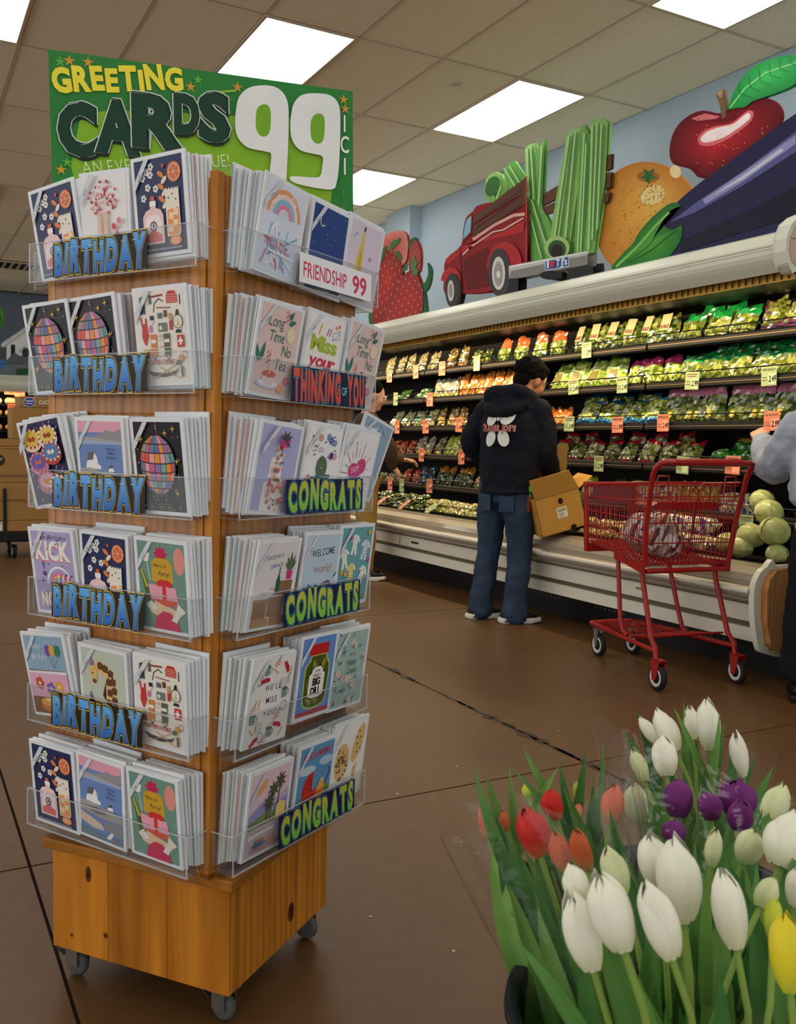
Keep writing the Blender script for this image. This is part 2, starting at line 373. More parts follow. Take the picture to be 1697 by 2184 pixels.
# soffit beam and vent above the left side
for (pa, pb) in ((398, 430),):
    p, q = onZ(20, pb, CEILZ), onZ(20, pa, CEILZ); mb = MB(); mb.box((-1.6, (p.y+q.y)/2, CEILZ-0.02), (5.0, abs(p.y-q.y), 0.06)); struct(mb.build('trim_1', mat('soffit_paint', (120, 100, 78), 0.8)))
p = onZ(40, 566, CEILZ); vent = empty('ceiling_vent', 'slotted white air vent in the ceiling left of the card rack', 'vent', T(p.x, p.y, CEILZ-0.012))
mb = MB(); mb.box((0, 0, 0.006), (0.62, 0.62, 0.01)); mb.build('backing', M_DARK, vent)
mb = MB()
for s in (-1, 1): mb.box((s*.3, 0, -.004), (.04, .62, .014)); mb.box((0, s*.3, -.004), (.56, .04, .014))
mb.build('frame', M_GRID, vent)
for i in range(5):
    mb = MB(); mb.box((-.2+.1*i, 0, -.003), (.03, .55, .012)); mb.build('louvre', M_GRID, vent)
p = onZ(972, 177, CEILZ); t = tag((lambda m: (m.lathe([(0, -.012), (.03, -.012), (.042, -.006), (.045, 0.002)], 16), m)[1])(MB()).build('sprinkler_cover', M_GRID), 'small round sprinkler cover on a ceiling tile left of a lit panel', 'sprinkler'); t.location = (p.x, p.y, CEILZ)
# lamps: a steel frame and a glowing lens; the rows run on behind the camera
lamp_lab = {(0, 0): 'lit ceiling panel above the celery truck board', (0, 2): 'lit ceiling panel half hidden by the right end of the green sign', (0, -2): 'lit ceiling panel cut by the top right edge of the photo',
            (3, 0): 'large lit ceiling panel just above the green sign', (6, 0): 'lit ceiling panel cut by the top left corner of the photo'}
fr_me = MB()
for s in (-1, 1): fr_me.box((s*.295, 0, 0.0), (.018, 1.2, .016)); fr_me.box((0, s*.592, 0.0), (.572, .016, .016))
fr_me = fr_me.mesh('lamp_frame', M_GRID); df_me = MB(); df_me.box((0, 0, 0.004), (.572, 1.168, .01)); df_me = df_me.mesh('diffuser', M_DIFF)
for (c, r) in LAMPS:
    y = 5.376+1.22*r+0.61
    if y > FARY-.6: continue
    e = empty('ceiling_lamp', lamp_lab.get((c, r), 'lit rectangular ceiling panel of a row hidden or outside the view'), 'lamp', T(4.403-0.61*c-0.305, y, CEILZ-0.002), 'rectangular ceiling lamps')
    link('lamp_frame', fr_me, e); link('diffuser', df_me, e)

# ================================================================ the refrigerated case on the right wall
CY0, CY1 = 3.17, 12.6
M_CREAM = mat('case_enamel', (214, 208, 190), 0.28, coat=0.3)
M_BUMP = mat('case_bumper', (150, 138, 120), 0.25, coat=0.4)
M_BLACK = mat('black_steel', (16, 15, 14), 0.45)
M_STRIP = mat('grey_strip', (96, 88, 70), 0.5)
M_GOLD = mat('honeycomb_grille', (190, 150, 70), 0.35, metal=0.6)
M_RAIL = mat('price_rail', (8, 7, 6), 0.6, spec=.2)
case = empty('refrigerated_case', 'long open refrigerated produce case with white rounded canopy along the blue wall', 'refrigerator', T(0, 0, 0))
def extr(poly, y0, y1): mb = MB(); mb.prism(poly, lambda a, b, d: V(a, d, b), y0, y1); return mb
def sec(name, poly, m, y0=CY0, y1=CY1): return extr(poly, y0, y1).build(name, m, case)
sec('kick_plate', [(3.99, 0.0), (4.9, 0.0), (4.9, 0.2), (3.99, 0.2)], M_BLACK)
seams = [CY0, 5.62, 8.07, 10.5, CY1]
for y0, y1 in zip(seams[:-1], seams[1:]):
    sec('lower_panel', [(3.78, 0.20), (4.6, 0.20), (4.6, 0.27), (3.78, 0.27)], M_CREAM, y0+.002, y1-.002)
    sec('upper_panel', [(3.78, 0.30), (4.6, 0.30), (4.6, 0.385), (3.78, 0.385)], M_CREAM, y0+.002, y1-.002)
sec('recessed_strip', [(3.80, 0.268), (4.6, 0.268), (4.6, 0.302), (3.80, 0.302)], M_STRIP)
bump = [(3.80, 0.385)]+[(3.765-0.065*math.sin(PI*t/8), 0.40+0.105*t/8) for t in range(1, 8)]+[(3.735, 0.515), (3.75, 0.545), (3.80, 0.575), (3.85, 0.588), (3.90, 0.586), (3.90, 0.385)]
o = sec('bumper', bump, [M_BUMP]); 
sec('bumper_rib', [(3.699, .452), (3.692, .46), (3.692, .472), (3.701, .48), (3.72, .47)], M_CREAM)
sec('deck', [(3.88, 0.52), (4.9, 0.52), (4.9, 0.556), (3.88, 0.556)], M_BLACK)
mb = MB()
for i in range(int((CY1-CY0)/.03)): mb.box((3.93, CY0+.015+i*.03, .572), (.075, .006, .022))
mb.box((3.893, (CY0+CY1)/2, .573), (.008, CY1-CY0, .034)); mb.box((3.97, (CY0+CY1)/2, .575), (.008, CY1-CY0, .04))
g = mb.build('intake_grille', M_BLACK, case); g['kind'] = 'stuff'
sec('back_panel', [(4.84, 0.5), (4.9, 0.5), (4.9, 2.1), (4.84, 2.1)], mat('case_back', (20, 18, 16), 0.6))
can = [(4.92, 2.12), (3.99, 2.075), (3.86, 2.045)]+[(3.86-0.075*math.sin(PI*t/10), 2.045+0.02*t) for t in range(1, 9)]+[(3.845, 2.235), (3.90, 2.256), (3.97, 2.266), (4.92, 2.27)]
sec('canopy', can, M_WHITE)
sec('unlit_soffit_sheet', [(3.99, 2.072), (3.99, 2.055), (4.90, 2.095), (4.90, 2.115)], M_BLACK)  # added black sheet: shade of the unlit canopy underside put in as colour
sec('canopy_rib', [(3.788, 2.158), (3.780, 2.163), (3.780, 2.170), (3.79, 2.176), (3.80, 2.168)], M_WHITE)
sec('canopy_rib', [(3.786, 2.146), (3.781, 2.148), (3.781, 2.153), (3.79, 2.156), (3.80, 2.15)], M_WHITE)
mb = MB()
for i in range(int((CY1-CY0)/.045)): mb.box((3.95, CY0+.02+i*.045, 2.045), (.006, .012, .052))
mb.box((3.948, (CY0+CY1)/2, 2.02), (.012, CY1-CY0, .006)); mb.box((3.96, (CY0+CY1)/2, 2.045), (.004, CY1-CY0, .05))
mb.build('air_curtain_grille', M_GOLD, case)['kind'] = 'stuff'
# warm lamp housed behind the grille
for i in range(4):
    l = bpy.data.lights.new('case_lamp', 'AREA'); l.shape = 'RECTANGLE'; l.size = 0.05; l.size_y = 2.3; l.energy = L_CASE*1.0; l.color = (1.0, 0.80, 0.48)
    o = bpy.data.objects.new('case_lamp', l); COL.objects.link(o); o.parent = case
    o.matrix_local = Matrix.Translation((3.972, CY0+1.2+2.36*i, 2.008)) @ Matrix.Rotation(rad(-26), 4, 'Y')
# end plates: white moulded rim with a wooden face
def rim(z0, pts, name, face, y):
    extr(pts, y-.065, y).build(name, M_WHITE, case, bevel=.006)
end_low = [(3.86, .59), (3.79, .585), (3.74, .55), (3.71, .48), (3.72, .33), (3.76, .19), (3.81, .15), (4.0, .15), (4.9, .15), (4.9, .59)]
extr(smooth_poly(end_low[:-2], 3)[:-3]+end_low[-2:], CY0-.032, CY0).build('end_rim', M_WHITE, case, bevel=.008)
M_PINE = wood_mat('end_wood', (150, 96, 48), (196, 140, 78), 0.8, axis='Z')
extr([(3.88, .575), (3.82, .57), (3.775, .53), (3.755, .47), (3.765, .33), (3.80, .2), (3.84, .165), (4.05, .165), (4.05, .575)], CY0-.075, CY0-.031).build('end_block', M_PINE, case, bevel=.006)
extr([(4.0, 2.03), (3.84, 2.03), (3.79, 2.06), (3.765, 2.12), (3.768, 2.18), (3.80, 2.25), (3.86, 2.30), (3.95, 2.33), (4.9, 2.33), (4.9, 2.03)], CY0-.06, CY0).build('canopy_end_rim', M_WHITE, case, bevel=.01)
extr([(4.0, 2.05), (3.87, 2.05), (3.82, 2.08), (3.80, 2.13), (3.803, 2.18), (3.83, 2.24), (3.88, 2.285), (3.96, 2.31), (4.9, 2.31), (4.9, 2.05)], CY0-.066, CY0-.058).build('canopy_end_board', mat('pink_board', (205, 172, 148), 0.6, noise_amt=.04, noise_scale=6), case)
A = Art(lambda u, v, l: V(u, CY0-.0665-l*.0003, v)); A.line([(3.80, 2.185), (4.9, 2.15)], .004, (110, 85, 60))
for q in ((3.86, 2.2), (3.855, 2.155)): A.ell(q[0], q[1], .005, .005, (50, 40, 30))
A.build('board_seam', PRINT, case)
for i, rr_ in enumerate(((6.60, .335, 6.72, .352, (40, 34, 28)), (5.53, .33, 5.57, .352, (60, 50, 40)), (6.917, .3, 6.923, .386, (110, 100, 84)), (3.98, .345, 4.04, .357, (120, 110, 95)))):
    mb = MB(); mb.paint(rr_[4]); mb.box((3.779, (rr_[0]+rr_[2])/2, (rr_[1]+rr_[3])/2), (.004, rr_[2]-rr_[0], rr_[3]-rr_[1])); mb.build(('panel_latch', 'bolt_head', 'panel_seam', 'panel_latch')[i], PRINT, case)
A = Art(lambda u, v, l: V(3.989-l*.0003, u, v))
for y in (5.0, 4.35, 3.55):
    for i in range(7): A.rect(y+i*.045, .12, y+i*.045+.02, .135, (70, 66, 58), keep=i > 0)
A.build('kick_vent', PRINT, case)
# shelves: 5 levels, each a wire-fronted tray with a price rail
SHX = 4.35; SHZ = [1.835, 1.58, 1.318, 1.056, 0.778]
for k, z in enumerate(SHZ):
    for y0, y1 in zip([CY0+.02, 4.62, 6.07, 7.52, 8.97], [4.60, 6.05, 7.50, 8.95, 10.4]):
        mb = MB(); mb.box(((SHX+4.83)/2, (y0+y1)/2, z-.008), (4.83-SHX, y1-y0, .016)); sh = mb.build('shelf', M_BLACK, case)
        mb = MB(); mb.prism([(SHX-.005, z+.012), (SHX-.022, z+.004), (SHX-.026, z-.03), (SHX-.012, z-.042), (SHX, z-.03)], lambda a, b, d: V(a, d, b), y0, y1); mb.build('price_rail', M_RAIL, sh)
        mb = MB(); mb.box((SHX-.0255, (y0+y1)/2, z-.012), (.003, y1-y0, .004)); mb.build('rail_edge', mat('rail_edge', (150, 118, 78), .3, metal=.5), sh)
        mb = MB(); n = int((y1-y0)/.036)
        mb.tube([(SHX-.004, y0+.01, z+.062), (SHX-.004, y1-.01, z+.062)], .0038, 4); mb.tube([(SHX-.004, y0+.01, z+.013), (SHX-.004, y1-.01, z+.013)], .0036, 4)
        mb.tube([(SHX-.004, y0+.01+(y1-y0-.02)*i/n, z+(.062 if i % 2 else .013)) for i in range(n+1)], .0030, 3)
        w = mb.build('wire_fence', M_BLACK, sh); w['kind'] = 'stuff'
mb = MB(); mb.box((4.60, CY0+.005, 1.3), (.5, .012, 1.5)); mb.build('end_glass_frame', M_BLACK, case)
# white pillar panel after the end of the case
mb = MB(); mb.box((4.44, 2.87, .27), (.96, .40, .54)); tag(mb.build('end_pedestal', mat('white_laminate', (205, 208, 208), .4), bevel=.004), 'white pedestal block standing at the near end of the refrigerated case', 'pedestal')
# ================================================================ bags of produce on the shelves
M_FILM = mat('bag_film', attr=True, rough=0.16, coat=0.8, spec=0.8, noise_amt=0.22, noise_scale=60)
M_LAB = mat('bag_label', attr=True, rough=0.3, coat=0.4)
def bag_mesh(w, h, d, cols, seed, top=None, bot=None, nu=8, nv=10):
    rr = random.Random(seed); mb = MB(); lc = [lin(c) for c in cols]; tc = lin(top[1]) if top else None; bc = lin(bot[1]) if bot else None
    ph = [rr.uniform(0, 6.3) for _ in range(6)]; jit = {}
    def shape(u, v, sgn):
        a = 1-abs(2*u-1)**2.6; b = (1-abs(2*v-1)**3.5); t = max(0, a*b)**.6
        key = (round(u, 3), round(v, 3)); n = jit.setdefault((key, sgn if 0 < u < 1 and 0 < v < 1 else 0), (rr.uniform(-1, 1), rr.uniform(-1, 1), rr.uniform(-1, 1)))
        ww = w*(1-.10*max(0, v-.7)/.3)
        x = (u-.5)*ww + .006*n[0] + .008*math.sin(3*v+ph[0]); z = v*h + .005*n[1] + (.012*math.sin(5*u+ph[1]) if v > .95 else 0)
        bulge = d*.5*t*(1.15-.5*v)
        return V(x, sgn*(bulge+(.010*n[2] if t > .1 else 0)) , z)
    def colr(u, v):
        if top and v > 1-top[0]: c = tc
        elif bot and v < bot[0]: c = bc
        else: c = rr.choice(lc)
        k = rr.uniform(.85, 1.12); return tuple(min(1, q*k) for q in c)
    mb.grid(lambda u, v: shape(u, v, -1), nu, nv, colr, smooth=False)
    mb.grid(lambda u, v: shape(1-u, v, 1), nu, nv, colr, smooth=False)
    return mb.mesh('produce_bag', M_FILM)
LEAF = [(120, 130, 40), (86, 104, 30), (150, 156, 66), (70, 86, 24), (178, 178, 96), (104, 110, 36)]
DARKL = [(60, 84, 26), (42, 62, 20), (84, 104, 40), (110, 124, 54), (34, 52, 18)]
PALE = [(206, 198, 130), (180, 170, 96), (224, 216, 160), (150, 140, 74), (196, 186, 120)]
LIME = [(176, 196, 66), (150, 176, 54), (206, 216, 110), (126, 160, 46), (220, 226, 140)]
CREAM = [(200, 182, 138), (176, 156, 108), (150, 140, 84), (214, 200, 160), (120, 112, 60)]
KINDS = {  # words, w, h, d, content colours, top band, bottom band, label text
 'pale':  ('clear bag of pale salad leaves with cream print', .125, .20, .07, CREAM, None, None, None),
 'brown': ('olive brown clear bag with an orange corner', .12, .20, .06, [(120, 100, 50), (150, 126, 60), (96, 84, 40), (190, 160, 80)], None, (.25, (220, 140, 50)), None),
 'dark':  ('dark green and yellow bag', .13, .15, .06, DARKL+[(220, 200, 70)], None, (.15, (214, 190, 60)), None),
 'carrotcel': ('bag with orange top label over green celery', .15, .21, .07, LIME+LEAF, (.42, (226, 116, 62)), None, None),
 'kale':  ('bag of shredded kale with cream label', .17, .21, .08, LEAF+DARKL, None, None, ('KALE', (210, 200, 150), (150, 50, 60))),
 'green': ('salad bag with bright green header', .19, .19, .08, LEAF, (.30, (26, 150, 66)), None, None),
 'purple': ('bag of mixed leaves with purple edges', .17, .18, .08, LEAF+[(120, 60, 90), (100, 40, 70)], None, (.2, (120, 60, 100)), None),
 'long':  ('long dark green bag lying on its side', .22, .14, .06, [(70, 110, 40), (50, 84, 30), (90, 130, 50)], None, None, None),
 'white': ('clear white bag of sliced vegetables', .12, .19, .06, [(206, 196, 170), (180, 170, 140), (150, 140, 110), (220, 214, 190)], None, (.18, (220, 200, 80)), None),
 'orange': ('glossy orange bag of baby carrots', .105, .20, .06, [(226, 136, 40), (240, 156, 60), (206, 112, 26), (232, 146, 50)], None, None, ('o', (236, 190, 100), (240, 220, 160))),
 'lime':  ('yellow green lettuce bag with white print', .19, .235, .08, LIME, (.12, (84, 160, 50)), None, ('b', (120, 110, 50), (230, 226, 170))),
 'pink':  ('salad bag with raspberry pink header', .15, .20, .07, LEAF+LIME, (.26, (206, 60, 120)), None, None),
 'cauli': ('white and dark green bag of cauliflower', .15, .18, .07, PALE+[(230, 226, 190)], None, None, ('b', (24, 110, 70), (230, 230, 190))),
 'tan':   ('golden bag of cut squash', .12, .18, .06, [(206, 160, 70), (180, 130, 50), (220, 186, 110), (150, 110, 50)], None, None, None),
 'jar':   ('orange juice bottle pack', .09, .13, .06, [(232, 126, 40), (240, 150, 60), (214, 100, 26)], None, None, ('b', (240, 170, 90), (240, 170, 90))),
 'blue':  ('lettuce bag with blue film edges', .23, .19, .08, LIME+LEAF, (.14, (30, 120, 170)), (.2, (40, 130, 180)), None),
 'pinkb': ('broccoli bag with pale pink header', .18, .25, .08, DARKL+LEAF, (.28, (236, 150, 176)), (.05, (200, 60, 120)), ('s', (206, 170, 60), (206, 170, 60))),
 'red':   ('salad bag with red header', .14, .18, .08, LEAF+PALE, (.24, (206, 30, 56)), (.10, (206, 50, 70)), None),
 'head':  ('bagged bright green lettuce head', .20, .13, .11, [(60, 140, 40), (40, 116, 36), (96, 170, 56), (30, 96, 30)], None, None, None),
 'redor': ('orange red pepper bag', .11, .15, .07, [(206, 80, 36), (224, 110, 50), (176, 56, 30), (230, 170, 120)], None, None, None),
 'clearyel': ('clear bag of sprouts with yellow base', .12, .18, .06, [(170, 160, 120), (140, 130, 90), (200, 190, 150), (120, 112, 70)], None, (.24, (224, 190, 50)), None),
 'yelgreen': ('bright yellow green bean bag', .12, .19, .06, LIME+[(226, 226, 50), (210, 216, 60)], (.3, (196, 206, 60)), None, None),
 'navy':  ('dark blue vegetable bag', .11, .18, .06, [(36, 60, 84), (26, 40, 50), (60, 90, 110), (50, 70, 40)], None, None, None),
 'darkor': ('dark leafy bag with orange stripe', .13, .19, .06, DARKL+[(70, 66, 30)], (.35, (214, 140, 40)), None, None),
 'redpink': ('red and magenta bag of radishes', .13, .17, .07, [(196, 40, 60), (220, 70, 120), (170, 30, 40), (220, 200, 150)], None, (.3, (216, 206, 120)), None),
 'bluepack': ('blue and cream pack of vegetables', .19, .09, .10, [(60, 76, 160), (46, 60, 130), (216, 206, 150), (200, 190, 130), (226, 220, 180)], (.2, (226, 218, 170)), None, None),
 'yelpack': ('yellow green bag of corn', .11, .17, .06, [(170, 160, 50), (190, 180, 70), (150, 140, 40), (206, 196, 100)], None, (.15, (60, 70, 140)), None),
 'herb':  ('flat clear pack of fresh herbs', .16, .11, .028, DARKL+[(120, 110, 60), (160, 150, 100)], (.12, (190, 180, 130)), None, None),
 'mixpack': ('small clear pack of mixed vegetables', .14, .10, .05, PALE+LEAF+[(206, 120, 70), (190, 150, 80)], None, None, None),
}
BMESH = {}; LABM = {}; KCOUNT = {}
def kind_mesh(k, i):
    if (k, i) not in BMESH:
        q = KINDS[k]; BMESH[(k, i)] = bag_mesh(q[1], q[2], q[3], q[4], hash_(k)*7+i, q[5], q[6])
    return BMESH[(k, i)]
def hash_(s): return sum(ord(c)*(i+3) for i, c in enumerate(s)) % 997
def label_mesh(k):
    if k not in LABM:
        q = KINDS[k]; txt, bgc, fg = q[7]; w, h, d = q[1:4]
        A = Art(lambda u, v, l: V(u, -d*.5*(1.15-.5*v/h)*max(0.0, 1-abs(2*u/w)**2.6)**.6 - .012 - l*.0006, v))
        if txt == 'KALE': 
            A.rect(-.04, h*.42, .04, h*.98, bgc); A.text('KALE', 0, h*.48, .026, fg, .03, .8, fit=.066, center=True)
        elif txt == 'o': A.ell(0, h*.42, .022, .022, fg); A.ell(0, h*.42, .016, .016, (196, 120, 50))
        elif txt == 's': A.star(0, h*.2, .03, fg, 9, .5)
        else: A.poly([(-w*.3, h*.18), (w*.3, h*.24), (w*.26, h*.52), (-w*.1, h*.5)], bgc); A.line([(-w*.32, h*.6), (w*.3, h*.54), (w*.34, h*.2), (-w*.3, h*.14)], .005, fg)
        LABM[k] = A.mb.mesh('bag_label', M_LAB)
    return LABM[k]
ORD = ['first', 'second', 'third', 'fourth', 'fifth', 'sixth', 'seventh', 'eighth', 'ninth', 'tenth']
SHN = ['top shelf', 'second shelf', 'third shelf', 'fourth shelf', 'fifth shelf', 'bottom deck']
# per shelf: (kind, pixel of the run's left end, right end, how many, lean back in degrees, depth offset, lift)
ROWS = [
 [('pale', 812, 922, 5, 16, 0, 0), ('brown', 940, 988, 2, 14, 0, 0), ('dark', 992, 1036, 2, 20, 0, 0), ('carrotcel', 1042, 1196, 4, 14, 0, 0), ('kale', 1204, 1420, 6, 16, 0, 0), ('green', 1425, 1590, 3, 20, 0, 0), ('green', 1470, 1560, 2, 12, .12, .05), ('purple', 1600, 1760, 3, 20, 0, 0), ('kale', 1240, 1400, 4, 8, .13, .0), ('purple', 1600, 1740, 2, 10, .12, .04)],
 [('long', 828, 910, 2, 40, 0, 0), ('white', 915, 968, 3, 16, 0, 0), ('orange', 970, 1095, 7, 14, 0, 0), ('white', 1100, 1150, 2, 10, .05, 0), ('lime', 1160, 1310, 4, 22, 0, 0), ('pink', 1315, 1430, 3, 22, 0, 0), ('green', 1432, 1750, 6, 22, 0, 0), ('green', 1500, 1720, 4, 10, .12, .05), ('orange', 975, 1090, 5, 6, .12, .02)],
 [('cauli', 822, 918, 4, 26, 0, 0), ('tan', 922, 1012, 4, 18, 0, 0), ('jar', 1165, 1212, 3, 4, 0, 0), ('blue', 1215, 1400, 4, 26, 0, 0), ('pinkb', 1404, 1740, 7, 12, 0, 0), ('tan', 1020, 1160, 4, 16, 0, 0), ('blue', 1230, 1390, 3, 14, .12, .04)],
 [('redor', 825, 876, 3, 26, 0, 0), ('clearyel', 878, 938, 3, 22, 0, 0), ('yelgreen', 938, 1020, 5, 20, 0, 0), ('yelgreen', 1030, 1120, 3, 20, 0, 0), ('red', 1165, 1480, 8, 30, 0, 0), ('red', 1190, 1480, 6, 10, .12, .04), ('head', 1500, 1690, 4, 46, 0, 0), ('head', 1540, 1680, 2, 40, .12, .07)],
 [('mixpack', 800, 850, 3, 40, 0, 0), ('redor', 850, 888, 2, 30, 0, 0), ('navy', 888, 920, 2, 16, 0, 0), ('darkor', 922, 1000, 4, 26, 0, 0), ('redpink', 1004, 1040, 2, 26, 0, 0), ('yelgreen', 1050, 1260, 6, 34, 0, 0), ('lime', 1270, 1340, 2, 50, 0, 0), ('bluepack', 1345, 1460, 3, 60, 0, 0), ('yelpack', 1440, 1530, 5, 14, .06, 0), ('bluepack', 1530, 1640, 3, 60, 0, 0), ('bluepack', 1530, 1640, 3, 64, .03, .06), ('bluepack', 1350, 1450, 2, 62, .04, .07)],
]
bag_total = 0
KGROUP = {}
def put_bag(kind, M, label):
    global bag_total
    n = KCOUNT[kind] = KCOUNT.get(kind, 0)+1; q = KINDS[kind]; bag_total += 1
    o = link('produce_bag', kind_mesh(kind, n % 3), None, M); tag(o, label, 'bag', KGROUP.setdefault(kind, q[0].split(' with ')[0]+'s in the case'))
    if q[7]: link('bag_label', label_mesh(kind), o)
    return o
def ordinal(i, n): return 'leftmost' if i == 0 else ('rightmost' if i == n-1 else ORD[i]+' from left')
seen = {}
for k, row in enumerate(ROWS):
    for (kind, p0, p1, n, lean, dx, lift) in row:
        q = KINDS[kind]; X = SHX+.045+dx
        y0, y1 = onX(p0, 900, X).y, onX(p1, 900, X).y; step = (y0-y1)/n
        lab_row = ' of back row' if dx >= .1 else ''
        key = (kind, k, lab_row); first = seen.get(key, 0); seen[key] = first+n
        for i in range(n):
            y = y0-step*(i+.5)
            if y-q[1]/2 < CY0+.03: continue
            a = rad(lean+R.uniform(-4, 4)); L = a
            off = q[3]*.5*math.cos(a)
            M = Matrix.Translation((X+off+R.uniform(0, .015), y, SHZ[k]+.004+lift+q[3]*.0)) @ Matrix.Rotation(-PI/2+rad(R.uniform(-7, 7)), 4, 'Z') @ Matrix.Rotation(-a, 4, 'X') @ Matrix.Rotation(rad(R.uniform(-6, 6)), 4, 'Y') @ Matrix.Diagonal((min(1.0, step/q[1]*1.02) if step < q[1] else 1.0, 1, 1, 1))
            words = q[0]; words = words.replace(' with ', ' with ')
            put_bag(kind, M, f'{words}, {ordinal(i, n)}{lab_row}, {SHN[k]}')
# bottom deck: stacked flat packs
def flat_pack(kind, px, py, X, z, i, lab):
    y = onX(px, py, X).y
    M = Matrix.Translation((X, y, z)) @ Matrix.Rotation(-PI/2+rad(R.uniform(-9, 9)), 4, 'Z') @ Matrix.Rotation(rad(-78+R.uniform(-5, 5)), 4, 'X')
    put_bag(kind, M, lab)
for st, px in enumerate((812, 838, 864, 888)):
    for i in range(4): flat_pack('herb', px+R.uniform(-2, 2), 1060, 4.0+.02*i, .585+.032*i, i, f'flat pack of dark herbs, {ORD[i]} up in the {ORD[st]} stack from left on the deck')
for st, px in enumerate((914, 936, 958, 980, 1002)):
    for i in range(2): flat_pack('mixpack', px, 1065, 4.0+.04*i, .60+.055*i, i, f'small vegetable pack, {"lower" if i == 0 else "upper"} of the {ORD[st]} pile left of the worker on the deck')
for st, px in enumerate((1245, 1285, 1325, 1365)):
    for i in range(2): flat_pack('mixpack', px, 1110, 3.99+.08*i, .60+.055*i, i, f'small vegetable pack, {"lower" if i == 0 else "upper"} of the {ORD[st]} pile behind the red cart')
for st, px in enumerate((1410, 1450, 1492)):
    for i in range(2): flat_pack('bluepack', px, 1110, 4.05+.05*i, .62+.10*i, i, f'blue and cream vegetable pack, {"lower" if i == 0 else "upper"} of the {ORD[st]} pile seen through the red cart')
# cabbages
M_CAB = mat('cabbage_leaf', attr=True, rough=0.3, coat=0.3, noise_amt=.15, noise_scale=30, bump=.5, bump_scale=30)
def cabbage(r, seed, name):
    rr = random.Random(seed); mb = MB(); o = V(rr.uniform(0, 9), rr.uniform(0, 9), rr.uniform(0, 9)); cs = [lin(c) for c in ((196, 198, 130), (176, 182, 112), (206, 202, 146), (150, 162, 90))]
    def fn(p): n = p.normalized(); return p*(1+.10*noise.noise(n*2.4+o)+.03*noise.noise(n*8+o))
    mb.ball((0, 0, r*.9), r, r, r*.9, 18, 12, fn=fn); cv = [(lambda t: tuple(cs[1][k]+(cs[2][k]-cs[3][k])*t for k in range(3)))(.5*noise.noise(V(*p)*16+o)+.45*noise.noise(V(*p)*60+o)) for p in mb.v]; mb.c = [tuple(tuple(max(0, q) for q in cv[i]) for i in f) for f in mb.f]
    ob = mb.build(name, M_CAB); lf = MB()   # wrapper leaf folded over the crown
    lf.col = cs[0]; lf.grid(lambda u, v: (lambda d: V(d.x, d.y, r*.9+d.z*.9)*1.0)(V(math.sin(.2+v*1.5)*math.cos(u*1.9+seed), math.sin(.2+v*1.5)*math.sin(u*1.9+seed), math.cos(.2+v*1.5))*r*(1.06+.05*noise.noise(V(u*4, v*4, seed)))), 8, 8)
    lf.build('wrapper_leaf', M_CAB, ob); return ob
for i, (px, py, X, r, lab) in enumerate([(1600, 1140, 4.02, .075, 'pale green cabbage at the left of the three stacked cabbages'), (1652, 1130, 4.0, .08, 'large pale cabbage right of its pile, beside the black skirt'), (1640, 1090, 4.12, .075, 'wrapped cabbage on top of the cabbage pile'),
        (1580, 1165, 3.98, .065, 'low cabbage in front at the left of the cabbage pile'), (1548, 1155, 4.0, .06, 'smallest pale cabbage seen behind the red cart corner'), (1655, 1190, 3.98, .055, 'squat cabbage at the very front edge of the deck'), (1625, 1065, 4.35, .07, 'yellowish wrapped cabbage above the pile on a blue film')]):
    p = onX(px, py, X); ob = cabbage(r, i, 'cabbage'); ob.location = (p.x, p.y, max(.585, p.z-r)); tag(ob, lab, 'cabbage', 'cabbages at the end of the case')
# cardboard tube on the fourth shelf
p = onX(1580, 935, 4.5); mb = MB(); mb.lathe([(.0, -.1), (.035, -.1), (.035, .1), (0, .1)], 14); o = mb.build('cardboard_tube', mat('kraft_paper', (176, 130, 60), .7)); o.matrix_world = Matrix.Translation((4.62, p.y, SHZ[3]+.15)) @ Matrix.Rotation(PI/2, 4, 'X'); tag(o, 'brown cardboard roll lying above the bagged lettuce heads', 'roll')
# ================================================================ price tags
TAGO, TAGG = (206, 122, 92), (150, 164, 116)
tag_rows = [
 (0, [(830, 802, 'o', '', '1'), (886, 793, 'o', '', '1'), (942, 786, 'o', '', '.97'), (1016, 775, 'g', '', ''), (1250, 747, 'g', '', '3.99')]),
 (1, [(843, 851, 'g', '', '.99'), (916, 852, 'o', '', '3'), (1222, 825, 'g', '', '2.49'), (1326, 821, 'g', 'Spring Mix', '2.49'), (1475, 812, 'g', '', '2.99'), (1639, 802, 'g', 'ARUGULA', '2.49')]),
 (2, [(846, 911, 'o', '', '.99'), (907, 910, 'o', '', '.99'), (978, 906, 'o', '', '1.49'), (1213, 904, 'g', '', '2.49'), (1316, 906, 'o', 'SPRING MIX', '1.99'), (1413, 902, 'o', 'SPINACH', '2.49'), (1645, 898, 'o', 'BABY WILD ARUGULA', '2.99')]),
 (3, [(898, 970, 'o', '', '1.49'), (983, 975, 'o', '', '.99'), (1276, 989, 'g', '', '2.99'), (1455, 992, 'g', '', ''), (1562, 992, 'o', '', '')]),
 (4, [(831, 1031, 'o', '', '.99'), (856, 1035, 'g', '', '.99'), (915, 1037, 'o', '', '1.49'), (1590, 1118, 'g', '', '3.99')])]
